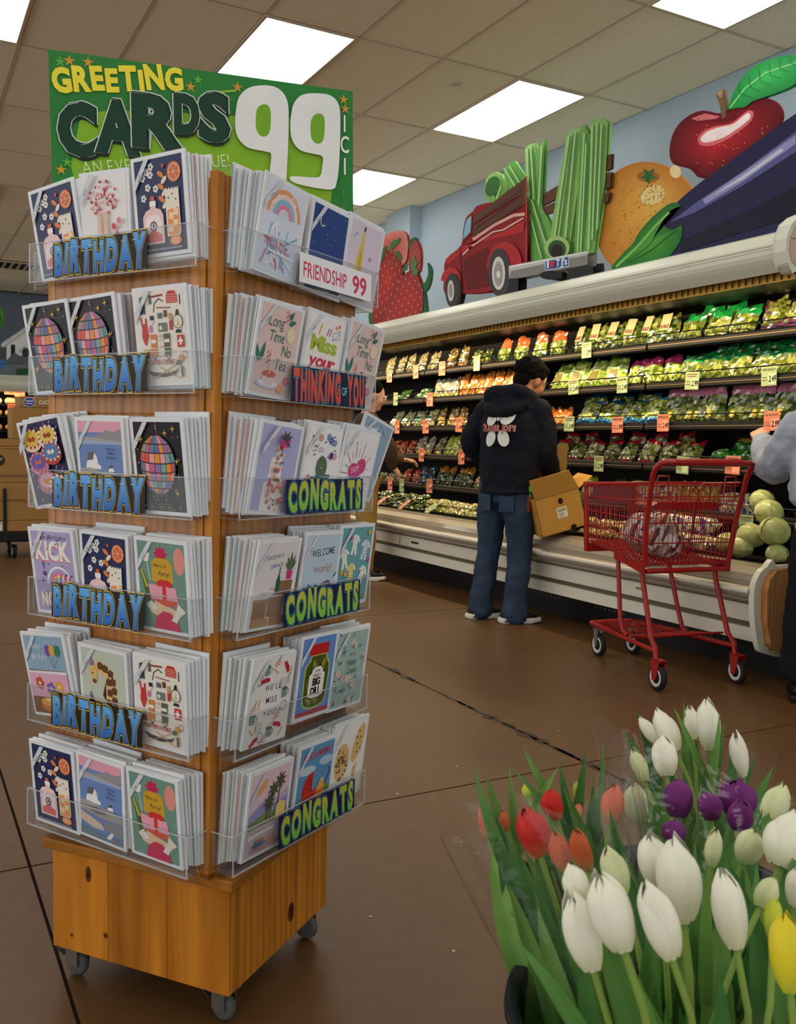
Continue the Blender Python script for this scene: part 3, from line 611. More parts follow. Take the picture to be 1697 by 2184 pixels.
for k, ts in tag_rows:
    for i, (px, py, c, nm, pr_) in enumerate(ts):
        p = onX(px, py, SHX-.036); mb = MB(); w, h = (.105, .108) if px > 1100 else (.10, .125); bgc = TAGO if c == 'o' else TAGG
        mb.paint(bgc); mb.box((0, .002, 0), (w, .003, h)); o = mb.build('price_tag', PRINT, None, Matrix.Translation(p) @ Matrix.Rotation(-PI/2+rad(R.uniform(-4, 4)), 4, 'Z') @ Matrix.Rotation(rad(R.uniform(-3, 3)), 4, 'Y'))
        A = Art(lambda u, v, l: V(u, -l*.0004, v)); pale = tuple(min(255, v+36) for v in bgc)
        A.rect(-.002, -h*.42, w*.46, h*.12, pale)
        if nm: A.text(nm, 0, h*.28, .014 if len(nm) < 12 else .010, (60, 40, 36), .01, .8, fit=w*.85, center=True)
        else: A.line([(-w*.4, h*.36), (w*.38, h*.37)], .006, (110, 80, 64)); A.line([(-w*.36, h*.24), (w*.3, h*.25)], .004, (120, 90, 70))
        A.line([(-w*.42, -h*.2), (-w*.1, -h*.2)], .004, (120, 96, 70)); A.line([(-w*.42, -h*.05), (-w*.14, -h*.05)], .003, (120, 96, 70))
        if pr_: A.text(pr_, w*.01, -h*.30, .034, (20, 18, 18), .02, .8, fit=min(w*.44, .014*len(pr_)), shear=.15)
        A.build('tag_print', PRINT, o)
        tag(o, f'{"orange" if c == "o" else "pale green"} price tag{" lettered "+nm.lower() if nm else ""}, {ordinal(i, len(ts))} on the {SHN[k]} rail', 'price tag', 'price tags on the shelf rails')
for i, (px, py, c) in enumerate([(808, 1073, 'o'), (858, 1077, 'o'), (915, 1086, 'g')]):
    p = onX(px, py, 3.93); bgc = TAGO if c == 'o' else TAGG; mb = MB(); mb.paint(bgc); mb.box((0, .002, 0), (.10, .003, .12))
    o = mb.build('price_tag', PRINT, None, Matrix.Translation((3.95, p.y, .628)) @ Matrix.Rotation(-PI/2-.2, 4, 'Z') @ Matrix.Rotation(rad(-50), 4, 'X'))
    A = Art(lambda u, v, l: V(u, -l*.0004, v)); A.line([(-.04, .03), (.035, .031)], .006, (120, 90, 70)); A.line([(-.04, .01), (.02, .01)], .004, (120, 90, 70)); A.line([(.0, -.03), (.035, -.03)], .012, (70, 60, 50)); A.build('tag_print', PRINT, o)
    tag(o, ['orange price tag lying at the far left of the deck edge', 'orange price tag lying in the middle of the deck edge', 'green price tag lying flat on the deck edge left of the worker'][i], 'price tag', 'price tags on the shelf rails')

# ================================================================ painted cut-out boards on the canopy
BX = 4.12
def board(name, label, cat, solids, draw, off=(780, 80), sc=.5404, dx=0.0, X=BX, T_=.02, pm=None):
    X = X+dx; P = pm or (lambda x, y: onX(off[0]+sc*x, off[1]+sc*y, X))
    fn = lambda u, v, l: (lambda p: V(-l*.0008, p.y, p.z))(P(u, v)); mb = MB()
    for i, (poly, c) in enumerate(solids):
        mb.paint(c); mb.prism(poly, lambda a, b, d: (lambda p: V(d, p.y, p.z))(P(a, b)), .0+.0006*i, T_)
    o = mb.build(name, PAINTED, None, T(X, 0, 0)); A = Art(fn); draw(A); A.build('painted_picture', PAINTED, o); tag(o, label, cat, None); return o
def ellp(cx, cy, rx, ry, n=40, a0=0, a1=2*PI, rot=0):
    return [(cx+rx*math.cos(a0+(a1-a0)*i/n)*math.cos(rot)-ry*math.sin(a0+(a1-a0)*i/n)*math.sin(rot), cy+rx*math.cos(a0+(a1-a0)*i/n)*math.sin(rot)+ry*math.sin(a0+(a1-a0)*i/n)*math.cos(rot)) for i in range(n)]
celery = [([(475, 640), (470, 585), (485, 545), (512, 530), (535, 540), (550, 575), (562, 600), (515, 658), (490, 650)], 0), ([(545, 520), (565, 500), (588, 487), (660, 600), (640, 650), (580, 640), (556, 580)], 1), ([(630, 440), (645, 425), (670, 416), (680, 500), (690, 690), (640, 690), (632, 560)], 0), ([(668, 462), (705, 403), (709, 440), (698, 700), (680, 700)], 1),
    ([(650, 560), (660, 600), (735, 740), (740, 870), (655, 888), (648, 760)], 1), ([(798, 380), (825, 362), (852, 358), (846, 560), (805, 860), (722, 866), (745, 690)], 0), ([(850, 352), (866, 346), (890, 385), (888, 600), (868, 856), (824, 860), (842, 560)], 1), ([(892, 340), (912, 324), (938, 320), (961, 336), (950, 560), (905, 850), (862, 858), (884, 600)], 0)]
CG = [(138, 192, 102), (106, 170, 80)]
body = smooth_poly([(328, 1012), (326, 940), (332, 878), (392, 824), (400, 770), (412, 715), (440, 688), (455, 668), (500, 655), (560, 650), (655, 640), (655, 890), (640, 896), (600, 905), (590, 955), (520, 1000), (440, 1012), (398, 1012)])
slats_f = [[(443, 712), (658, 552), (657, 606), (443, 742)], [(443, 750), (657, 614), (656, 640), (652, 662), (520, 740), (441, 790)]]
slats_b = [[(700, 618), (762, 582), (752, 636), (698, 664)], [(698, 672), (750, 648), (742, 690), (700, 700)], [(944, 470), (971, 458), (969, 516), (946, 528)], [(946, 540), (969, 530), (966, 590), (944, 600)], [(944, 616), (964, 610), (955, 650), (940, 655)]]
def draw_truck(A):
    for s in slats_b: A.poly(s, (98, 66, 46))
    A.poly([(655, 640), (1000, 640), (905, 850), (655, 890)], (70, 30, 30)) if False else None
    for p, i in celery:
        A.poly(p, CG[i]); 
    for (x0, y0, x1, y1) in ((640, 440, 648, 640), (655, 430, 668, 640), (700, 430, 688, 660), (660, 640, 730, 860), (655, 700, 700, 872), (820, 380, 760, 850), (835, 376, 790, 855), (810, 390, 745, 850), (872, 380, 845, 850), (880, 420, 858, 850), (905, 350, 890, 840), (925, 340, 905, 800), (943, 345, 925, 760), (560, 520, 620, 620), (580, 510, 640, 610), (490, 560, 520, 640), (548, 590, 530, 640)):
        A.line([(x0, y0), (x1, y1)], 6, (176, 218, 148)); A.line([(x0+9, y0), (x1+9, y1)], 4, (76, 136, 62))
    A.ell(515, 590, 26, 42, (58, 112, 50), .4); A.ell(772, 832, 50, 46, (160, 200, 120), 0); A.ell(772, 838, 36, 36, (46, 84, 36)); A.ell(772, 845, 24, 26, (36, 32, 26))
    A.poly(body, (140, 26, 34)); A.poly([(332, 880), (392, 826), (640, 770), (650, 700), (655, 690), (655, 720), (560, 770), (470, 800), (398, 850), (338, 900)], (178, 40, 46))
    A.line([(440, 800), (520, 745), (600, 705), (645, 700)], 12, (232, 180, 170)); A.line([(400, 860), (430, 830), (520, 770), (560, 762), (640, 715)], 5, (235, 200, 190)); A.poly([(402, 880), (500, 830), (512, 900), (505, 980), (420, 1000), (405, 960)], (104, 18, 26))
    A.line([(390, 826), (396, 940), (400, 1005)], 3, (70, 14, 18)); A.poly([(398, 815), (405, 760), (414, 722), (440, 700), (436, 780)], (120, 24, 30)); A.poly([(403, 800), (409, 750), (418, 722), (436, 706), (432, 770)], (130, 190, 214)); A.poly([(424, 830), (438, 824), (436, 834), (424, 840)], (40, 16, 18))
    for s in slats_f: A.poly(s, (92, 60, 44)); 
    for (x0, y0, x1, y1) in ((460, 728, 640, 602), (470, 770, 640, 660), (450, 760, 620, 640)): A.line([(x0, y0), (x1, y1)], 3, (62, 40, 30))
    A.line([(657, 552), (655, 892)], 5, (186, 60, 60))
    A.ell(357, 965, 40, 55, (186, 44, 50), .05, a0=PI, a1=2*PI); A.ell(570, 905, 70, 95, (176, 40, 48), .05, a0=PI*.95, a1=2*PI)
    A.ell(372, 1000, 27, 66, (44, 44, 44)); A.ell(362, 1000, 27, 68, (60, 60, 62)); A.ell(358, 1002, 13, 42, (206, 202, 196)); A.ell(358, 1002, 8, 28, (150, 146, 140))
    A.poly([(600, 930), (628, 930), (626, 1004), (580, 1024), (560, 1024)], (38, 38, 40)); A.ell(552, 930, 44, 96, (60, 60, 62)); A.ell(549, 934, 26, 66, (214, 210, 204)); A.ell(549, 936, 18, 50, (158, 154, 150)); A.ell(549, 938, 8, 14, (220, 218, 214))
    A.poly([(590, 905), (905, 846), (905, 862), (600, 930), (592, 955)], (190, 192, 188)); A.poly([(600, 925), (905, 862), (903, 900), (640, 952), (592, 956)], (128, 130, 128)); A.poly([(594, 906), (905, 848), (905, 853), (594, 914)], (226, 226, 222))
    A.ell(760, 942, 46, 18, (26, 26, 28)); A.poly([(825, 915), (925, 905), (930, 942), (822, 958)], (36, 38, 44))
    A.poly([(735, 884), (834, 866), (832, 908), (737, 926)], (206, 210, 214)); A.poly([(738, 888), (830, 870), (829, 905), (740, 922)], (44, 92, 160))
    tx = dict(rot=-.17); A2 = A
    for ch, x, y, f in (('I', 746, 914, 5), ('T', 781, 907, 15), ('J', 799, 904, 9), ("'", 811, 902, 3), ('s', 816, 900, 10)):
        A2.text(ch, x, y, 27, (232, 236, 240), .02, .75, yf=-1, fit=f)
    A.ell(764, 896, 6, 8, (206, 40, 60)); A.ell(773, 894, 6, 8, (206, 40, 60)); A.poly([(758, 898), (779, 895), (769, 918)], (206, 40, 60))
solids = [(p, CG[i]) for p, i in celery]+[(body, (140, 26, 34))]+[(s, (92, 60, 44)) for s in slats_f+slats_b]+[(ellp(357, 1000, 30, 68), (50, 50, 50)), (ellp(552, 930, 46, 97), (50, 50, 50)), ([(600, 930), (628, 930), (626, 1004), (580, 1024), (552, 1024)], (38, 38, 40)), ([(590, 905), (905, 846), (903, 900), (640, 952), (592, 956)], (150, 150, 148)), (ellp(772, 832, 50, 46), (100, 150, 80)), ([(822, 900), (930, 890), (934, 945), (822, 960)], (36, 38, 44)), (ellp(760, 942, 46, 18), (26, 26, 28))]
board('truck_board', 'painted cut-out of a red pickup truck loaded with giant celery on the canopy', 'sign', solids, draw_truck)
# apple, behind the orange and the aubergine
ap = smooth_poly([(1198, 460), (1205, 400), (1232, 345), (1275, 308), (1330, 288), (1400, 300), (1440, 278), (1510, 250), (1570, 238), (1620, 258), (1642, 310), (1610, 380), (1560, 430), (1450, 500), (1330, 556), (1280, 520), (1215, 500)])
lf = smooth_poly([(1432, 282), (1448, 230), (1480, 170), (1530, 118), (1590, 88), (1680, 70), (1760, 80), (1740, 130), (1690, 190), (1600, 228), (1530, 252), (1500, 275), (1470, 278)])
st = [(1382, 226), (1400, 206), (1414, 204), (1420, 250), (1424, 312), (1408, 322), (1396, 260)]
def draw_apple(A):
    A.blob(ap, (196, 34, 46), (96, 8, 20), (1380, 420)); A.poly(smooth_poly([(1310, 400), (1330, 372), (1380, 350), (1440, 340), (1480, 310), (1510, 288), (1530, 296), (1520, 330), (1480, 365), (1420, 405), (1360, 428), (1320, 424)]), (224, 110, 120)); A.poly(smooth_poly([(1322, 398), (1345, 374), (1390, 356), (1450, 342), (1490, 310), (1512, 298), (1516, 320), (1470, 358), (1410, 396), (1350, 414), (1328, 412)]), (248, 236, 234))
    A.ell(1412, 312, 52, 16, (110, 14, 24), -.1); A.poly([(1285, 320), (1340, 300), (1400, 312), (1380, 322), (1310, 330)], (206, 110, 116))
    rr = random.Random(2)
    for i in range(46):
        x, y = rr.uniform(1225, 1600), rr.uniform(320, 520)
        if ((x-1420)/200)**2+((y-400)/120)**2 < 1: A.ell(x, y, 2.6, 2.6, (226, 150, 90), n=6, keep=i > 0)
    A.poly(st, (112, 88, 62)); A.poly([(1385, 224), (1402, 208), (1412, 208), (1404, 240)], (164, 138, 102)); A.blob(lf, (64, 190, 96), (30, 140, 66), (1600, 150)); A.line([(1440, 278), (1500, 200), (1580, 140), (1700, 100)], 5, (140, 220, 140))
    for t in range(6):
        x = 1480+t*40; y = 222-t*24; A.line([(x, y), (x-4, y-46)], 3, (30, 130, 70)); A.line([(x, y), (x+44, y+14)], 3, (30, 130, 70))
board('apple_board', 'painted cut-out of a shiny red apple with stem and leaf above the orange', 'sign', [(ap, (120, 16, 26)), (st, (112, 88, 62)), (lf, (40, 150, 76))], draw_apple, dx=.10)
# aubergine
eg = smooth_poly([(1180, 740), (1186, 700), (1230, 648), (1320, 572), (1440, 486), (1560, 398), (1697, 300), (1800, 250), (1900, 300), (1960, 420), (1960, 760), (1900, 840), (1600, 880), (1300, 920), (1200, 900), (1210, 830)])
cap = smooth_poly([(972, 918), (1010, 860), (1056, 812), (1080, 770), (1130, 712), (1190, 662), (1222, 652), (1246, 664), (1226, 672), (1196, 690), (1180, 720), (1184, 746), (1204, 758), (1228, 752), (1250, 742), (1248, 786), (1226, 832), (1180, 878), (1100, 905)])
def draw_egg(A):
    A.blob(eg, (36, 36, 72), (38, 34, 74), (1600, 700)); A.poly([(1190, 860), (1500, 800), (1800, 700), (1960, 700), (1900, 840), (1600, 880), (1300, 920), (1200, 900)], (56, 54, 108)); A.poly([(1200, 730), (1320, 640), (1500, 520), (1697, 372), (1800, 300), (1850, 330), (1697, 452), (1480, 590), (1300, 690)], (92, 92, 150)); A.poly([(1330, 640), (1500, 525), (1697, 385), (1697, 420), (1480, 575), (1340, 658)], (150, 152, 196)); A.poly([(1360, 630), (1500, 538), (1640, 438), (1650, 446), (1490, 560)], (206, 208, 226))
    A.poly([(1250, 800), (1500, 690), (1750, 560), (1900, 560), (1760, 690), (1480, 770), (1240, 850)], (22, 22, 44))
    A.blob(cap, (86, 166, 62), (34, 112, 40), (1130, 800)); A.line([(990, 905), (1080, 820), (1140, 750), (1200, 690)], 8, (140, 196, 96)); A.line([(1040, 890), (1130, 840), (1190, 790), (1230, 760)], 5, (26, 96, 36)); A.line([(1010, 900), (1110, 830), (1170, 760)], 4, (40, 126, 48))
board('eggplant_board', 'painted cut-out of a big purple eggplant with green cap lying along the canopy', 'sign', [(eg, (36, 36, 72)), (cap, (40, 120, 44))], draw_egg, dx=-.05)
og = [(x, min(y, 936)) for x, y in ellp(1110, 728, 212, 238, 44, rot=-.12)]
def draw_orange(A):
    A.blob(og, (238, 186, 84), (196, 126, 42), (1130, 640), rings=6); A.ell(1132, 622, 50, 36, (240, 214, 140), -.5); A.ell(1222, 530, 22, 26, (240, 220, 160), -.3)
    rr = random.Random(5)
    for i in range(60): a, d = rr.uniform(0, 6.3), rr.uniform(0, 1)**.5; A.ell(1130+50*d*math.cos(a), 622+38*d*math.sin(a), 4, 3, (250, 236, 190) if i % 2 else (206, 160, 70), n=6, keep=i > 0)
    for i in range(90): A.ell(rr.uniform(930, 1250), rr.uniform(560, 860), 3, 3, (168, 106, 34), n=5, keep=i > 0)
    A.ell(1115, 548, 44, 22, (160, 110, 40)); A.star(1118, 545, 36, (40, 110, 46), 5, .4); A.poly([(1106, 545), (1120, 548), (1116, 574), (1106, 568)], (36, 100, 40))
board('orange_board', 'painted cut-out of an orange leaning between the celery and the eggplant', 'sign', [(og, (200, 130, 44))], draw_orange, dx=.03)
# strawberries, drawn from their own zoomed frame
def berry(cx, cy, rx, ry, rot=0): return [(cx+(rx*math.sin(t)*(1+.16*math.cos(t)))*math.cos(rot)-ry*-math.cos(t)*math.sin(rot), cy+(rx*math.sin(t)*(1+.16*math.cos(t)))*math.sin(rot)+ry*-math.cos(t)*math.cos(rot)) for t in [2*PI*i/32 for i in range(32)]]
bs = [smooth_poly(b_, 2) for b_ in [[(150, 380), (200, 220), (240, 160), (330, 165), (420, 120), (520, 90), (620, 100), (680, 170), (700, 300), (690, 480), (660, 600), (560, 680), (300, 640)], [(720, 760), (712, 500), (740, 340), (800, 260), (850, 270), (900, 380), (915, 560), (890, 760), (800, 820)], [(120, 1600), (140, 900), (200, 560), (280, 450), (380, 405), (480, 460), (570, 560), (610, 700), (600, 900), (480, 1300), (300, 1600)],
      [(300, 1640), (330, 1440), (440, 1180), (560, 930), (660, 800), (760, 745), (840, 770), (900, 900), (950, 1080), (960, 1300), (900, 1480), (640, 1620)]]]
gl = [smooth_poly(b_, 2) for b_ in [[(910, 960), (960, 955), (1010, 860), (1025, 740), (1010, 620), (1070, 700), (1080, 820), (1050, 980), (1000, 1080), (940, 1090)], [(960, 1090), (985, 1180), (1005, 1360), (1000, 1480), (900, 1500), (880, 1380), (940, 1250)], [(700, 330), (740, 240), (800, 200), (845, 245), (780, 270), (720, 400)], [(60, 1380), (160, 1370), (170, 1640), (60, 1640)]]]
def draw_straw(A):
    rr = random.Random(8)
    for g in gl: A.poly(g, (44, 100, 62))
    for i, b in enumerate((bs[0], bs[1], bs[2], bs[3])):
        cs = [((206, 74, 62), (216, 140, 130)), ((190, 70, 66), (150, 60, 60)), ((196, 52, 48), (136, 40, 40)), ((186, 48, 46), (150, 52, 50))][i]
        A.blob(b, cs[0], cs[1]); xs = [p[0] for p in b]; ys = [p[1] for p in b]; k = 0
        for j in range(60):
            x = min(xs)+((j*0.618) % 1)*(max(xs)-min(xs)); y = min(ys)+(j+.5)/60*(max(ys)-min(ys))
            cx, cy = sum(xs)/len(xs), sum(ys)/len(ys)
            if geometry.intersect_point_tri_2d is None: continue
            ins = False; n = len(b)
            for a in range(n):
                (x1, y1), (x2, y2) = b[a], b[(a+1) % n]
                if (y1 > y) != (y2 > y) and x < (x2-x1)*(y-y1)/(y2-y1)+x1: ins = not ins
            if ins: A.ell(x, y, 7, 22 if i > 1 else 12, (226, 150, 130), rr.uniform(-.2, .4), n=7, keep=k > 0); k += 1
    A.poly([(400, 360), (440, 270), (520, 240), (580, 200), (580, 270), (500, 350), (440, 425), (395, 390)], (54, 122, 60)); A.poly([(270, 430), (330, 345), (370, 340), (330, 480), (260, 640)], (46, 108, 56)); A.poly([(480, 430), (560, 430), (600, 510), (600, 580), (560, 570), (520, 480)], (50, 116, 60)); A.poly([(800, 830), (775, 700), (790, 560), (820, 490), (840, 580), (875, 600), (840, 700), (880, 760), (860, 830)], (70, 140, 76)); A.poly([(620, 780), (640, 690), (720, 590), (710, 740)], (48, 110, 58))
board('strawberry_board', 'painted cut-out of a heap of red strawberries at the far end of the canopy', 'sign', [(b, (160, 50, 48)) for b in bs]+[(g, (44, 100, 62)) for g in gl], draw_straw, off=(780, 480), sc=.12964)
# ================================================================ greeting card rack
RO, RYAW = V(0.591, 1.9947, 0), rad(210.695)
nL = V(math.cos(RYAW), math.sin(RYAW), 0); nR = V(-math.sin(RYAW), math.cos(RYAW), 0)
rup = V(0.012646, 0.003819, 1).normalized()
ZL = [1.471, 1.244, 1.014, .790, .565, .341]; ZR = [1.468, 1.240, 1.015, .790, .560, .337]
FD, HW, TD, TH = .2884, .2287, .0565, .0741        # tray front distance, half width, depth, front height
def face_matrix(n):   # x = viewer's right, y = into the rack, z = up
    x = rup.cross(n).normalized(); y = -(x.cross(rup)) ; y = rup.cross(x)
    return basis(x, y, rup, RO)
ML, MR = face_matrix(nL), face_matrix(nR)
M_PIN = wood_mat('honey_pine', (138, 78, 12), (204, 130, 36), .9)
M_PIN2 = wood_mat('honey_pine_trim', (128, 78, 18), (166, 106, 32), .9, axis='X')
M_ACR = clear_mat('acrylic', (252, 253, 253), .45, .03, .012); M_EDGE = clear_mat('acrylic_edge', (244, 246, 248), 1.0, .10, .42)
M_WHEEL = mat('caster_rubber', (84, 84, 82), .5); M_STEEL = mat('zinc_steel', (150, 148, 142), .3, metal=.9)
rack = empty('card_rack', 'tall four-sided wooden greeting card rack on casters in the left foreground', 'rack')
# base box, turned a little against the tower
BM = T(.585, 1.972, 0, rad(128.4-90-180)) # local x along the right-hand face
bx = V(math.cos(rad(38.4)), math.sin(rad(38.4)), 0); by = V(-bx.y, bx.x, 0)
BM = basis(bx, by, V(0, 0, 1), V(.577, 1.975, 0)); bw, bd = .205, .222    # half sizes along x (right face) and y (left face)
base = link('base_frame', (lambda m: (m.box((0, 0, .18), (2*bw-.05, 2*bd-.05, .16)), m)[1])(MB()).mesh('base_frame', M_PIN), rack, BM)
def board_run(horizontal_len, n, fn, name):
    w = horizontal_len/n
    for i in range(n):
        mb = MB(); c, d = fn(-horizontal_len/2+w*(i+.5), w-.0008); mb.box(c, d); mb.build(name, M_PIN, base, bevel=.0012)
board_run(2*bd, 3, lambda t, w: ((-bw+.010, t, .185), (.02, w, .22)), 'plank')
board_run(2*bw-.04, 3, lambda t, w: ((t, -bd+.010, .185), (w, .02, .22)), 'plank')
board_run(2*bd, 3, lambda t, w: ((bw-.010, t, .185), (.02, w, .22)), 'plank')
board_run(2*bw-.04, 3, lambda t, w: ((t, bd-.010, .185), (w, .02, .22)), 'plank')
mb = MB(); mb.box((0, 0, .305), (2*bw+.03, 2*bd+.03, .022)); mb.build('top_trim', M_PIN2, base, bevel=.003)
A = Art(lambda u, v, l: V(u, -bd-.0012-l*.0002, v)); rrk = random.Random(4)
A.blob(ellp(.035, .135, .012, .022, 16), (60, 26, 8), (96, 46, 12)); A.blob(ellp(.035, .135, .006, .012, 12), (36, 14, 4), (60, 26, 8)); A.build('knot', PRINT, base)
A = Art(lambda u, v, l: V(-bw-.0012-l*.0002, u, v)); A.blob(ellp(.125, .252, .007, .017, 16), (50, 20, 6), (104, 52, 14)); A.blob(ellp(.08, .13, .005, .006, 12), (60, 26, 8), (110, 60, 18)); A.blob(ellp(.17, .11, .003, .004, 12), (60, 26, 8), (110, 60, 18)); A.build('knot', PRINT, base)
for sx in (-1, 1):
    for sy in (-1, 1):
        p = BM @ V(sx*(bw-.035), sy*(bd-.035), 0); q = MB()
        q.box((0, 0, .068), (.05, .05, .006)); q.box((-.0165, 0, .048), (.003, .034, .04)); q.box((.0165, 0, .048), (.003, .034, .04)); q.tube([(-.02, 0, .03), (.02, 0, .03)], .004, 8)
        c = q.build('caster', M_STEEL, rack, T(p.x, p.y, 0, R.uniform(-.8, .8)+.3)); c.location.z = 0
        q = MB(); q.lathe([(.0, -.011), (.022, -.011), (.0275, -.007), (.03, 0), (.0275, .007), (.022, .011), (0, .011)], 20, Matrix.Translation((0, 0, .03)) @ Matrix.Rotation(PI/2, 4, 'Y')); q.build('wheel', M_WHEEL, c)
        q = MB(); q.box((0, .04, .05), (.03, .03, .004), Matrix.Rotation(.4, 3, 'X')); q.build('brake_pedal', mat('dark_plastic', (50, 50, 50), .5), c)
# tower: core with corner posts
core = FD-TD-.001; TM = basis(nR, -nL, rup, RO)
mb = MB(); mb.box((0, 0, .98), (2*core-.03, 2*core-.03, 1.33)); tower = mb.build('tower_core', M_PIN, rack, TM)
for sx in (-1, 1):
    for sy in (-1, 1):
        mb = MB(); mb.box((sx*(core-.011), sy*(core-.011), .983), (.022, .022, 1.335)); mb.build('corner_post', M_PIN, tower, bevel=.002)
for a, nrm in enumerate((0, 1, 2, 3)):
    mb = MB(); mb.box((0, -core+.004, .982), (2*core-.05, .008, 1.33)); mb.build('face_panel', M_PIN, tower, Matrix.Rotation(PI/2*a, 4, 'Z'))
mb = MB(); mb.box((0, 0, .322), (2*core+.0, 2*core+.0, .016)); mb.build('tower_floor', M_PIN2, tower, bevel=.002)
def tray(name, Mf, z):
    mb = MB(); t = .003; y0 = -FD; y1 = -FD+TD
    mb.box((0, y0+t/2, z+TH/2), (2*HW, t, TH)); mb.box((-HW+t/2, (y0+y1)/2+t/2, z+TH/2+.003), (t, TD-t, TH-.006)); mb.box((HW-t/2, (y0+y1)/2+t/2, z+TH/2+.003), (t, TD-t, TH-.006))
    mb.box((0, (y0+y1)/2, z+t/2-.003), (2*HW, TD, t)); mb.box((0, y1-t/2, z+.10), (2*HW, t, .20))
    tr = mb.build(name, M_ACR, rack, Mf); mb = MB()
    mb.box((0, y0+t/2, z+TH+.0006), (2*HW, t, .0014)); mb.box((0, y0+t/2, z-.0025), (2*HW, t+.001, .0016))
    for s in (-1, 1): mb.box((s*(HW-t/2), y0+t/2-.0008, z+TH/2), (t, .0014, TH)); mb.box((s*(HW-t/2), (y0+y1)/2, z+TH-.001), (t, TD, .0014))
    mb.build('polished_edge', M_EDGE, tr)
    mb = MB(); mb.box((0, y1-.012, z-.022), (2*HW-.05, .02, .03)); mb.build('mounting_rail', M_ACR, tr)
    return tr
def sign_strip(tr, x, z, w, h, txt, kind):
    A = Art(lambda u, v, l: V(u, -FD-.0016-l*.00018, v)); mb = MB()
    x0 = x-w/2; rr = random.Random(len(txt)); js = [(rr.uniform(-.04, .04), rr.uniform(-.07, .07), rr.uniform(.96, 1.08)) for _ in range(14)]; jig = lambda i: js[i % 14]
    if kind == 'b':
        A.rect(x0, z, x0+w, z+h, (26, 20, 14))
        for off, col, dz in ((.118, (214, 180, 50), 0), (.092, (20, 18, 18), 0), (.062, lambda b: (40+60*min(1, b*1.3), 104+70*min(1, b*1.3), 186+46*min(1, b*1.3)), 0)):
            A.text(txt, x0+w*.035, z+h*.10, h*.80, col, off, .72, .21, jig=jig, fit=w*.93)
        for i in range(8): A.line([(x0+w*(.05+.115*i), z+h*.79), (x0+w*(.09+.115*i), z+h*.80)], .0012, (170, 214, 240))
    elif kind == 'c':
        A.rect(x0, z, x0+w, z+h, (16, 28, 66))
        for off, col in ((.112, (60, 140, 200)), (.090, (14, 20, 34)), (.062, lambda b: (124+66*min(1, b*1.4), 190-6*b, 66))):
            A.text(txt, x0+w*.035, z+h*.12, h*.78, col, off, .74, .20, jig=jig, fit=w*.93)
    elif kind == 't':
        A.rect(x0, z, x0+w, z+h, (20, 34, 62))
        for off, col in ((.095, (90, 190, 214)), (.075, (40, 26, 40)), (.055, lambda b: (216+10*b, 70+30*b, 64+8*b))):
            A.text('THINKING', x0+w*.03, z+h*.10, h*.78, col, off, .62, .17, jig=jig, fit=w*.60); A.text('YOU', x0+w*.745, z+h*.10, h*.78, col, off, .62, .17, jig=jig, fit=w*.225)
        A.text('OF', x0+w*.655, z+h*.32, h*.24, (120, 214, 230), .01, .8, fit=w*.07)
    else:
        A.rect(x0, z, x0+w, z+h, (236, 234, 236)); A.text('FRIENDSHIP', x0+w*.05, z+h*.22, h*.5, (206, 60, 96), .012, .62, .08, fit=w*.58); A.text('99', x0+w*.72, z+h*.14, h*.64, (206, 60, 96), .02, .8, .06, fit=w*.2)
    A.build('header_strip', PRINT, tr)
BW, BHh = .262, .068
for nb in (-nL, -nR):
    for z_ in ZL: tray('card_tray', face_matrix(nb), z_)
trays = []
for k in range(6):
    tl = tray('card_tray', ML, ZL[k]); tr = tray('card_tray', MR, ZR[k]); trays.append((tl, tr))
    if k < 5: sign_strip(tl, -.020 if k else -.022, ZL[k]+.002, BW, BHh, 'BIRTHDAY', 'b')
    if k == 0: sign_strip(tr, .065, ZR[k]+.006, .26, .058, 'x', 'f')
    elif k == 1: sign_strip(tr, .050, ZR[k]+.0, .265, .070, 'x', 't')
    elif k in (2, 3, 5): sign_strip(tr, .045, ZR[k]+.002, .275, .068, 'CONGRATS', 'c')

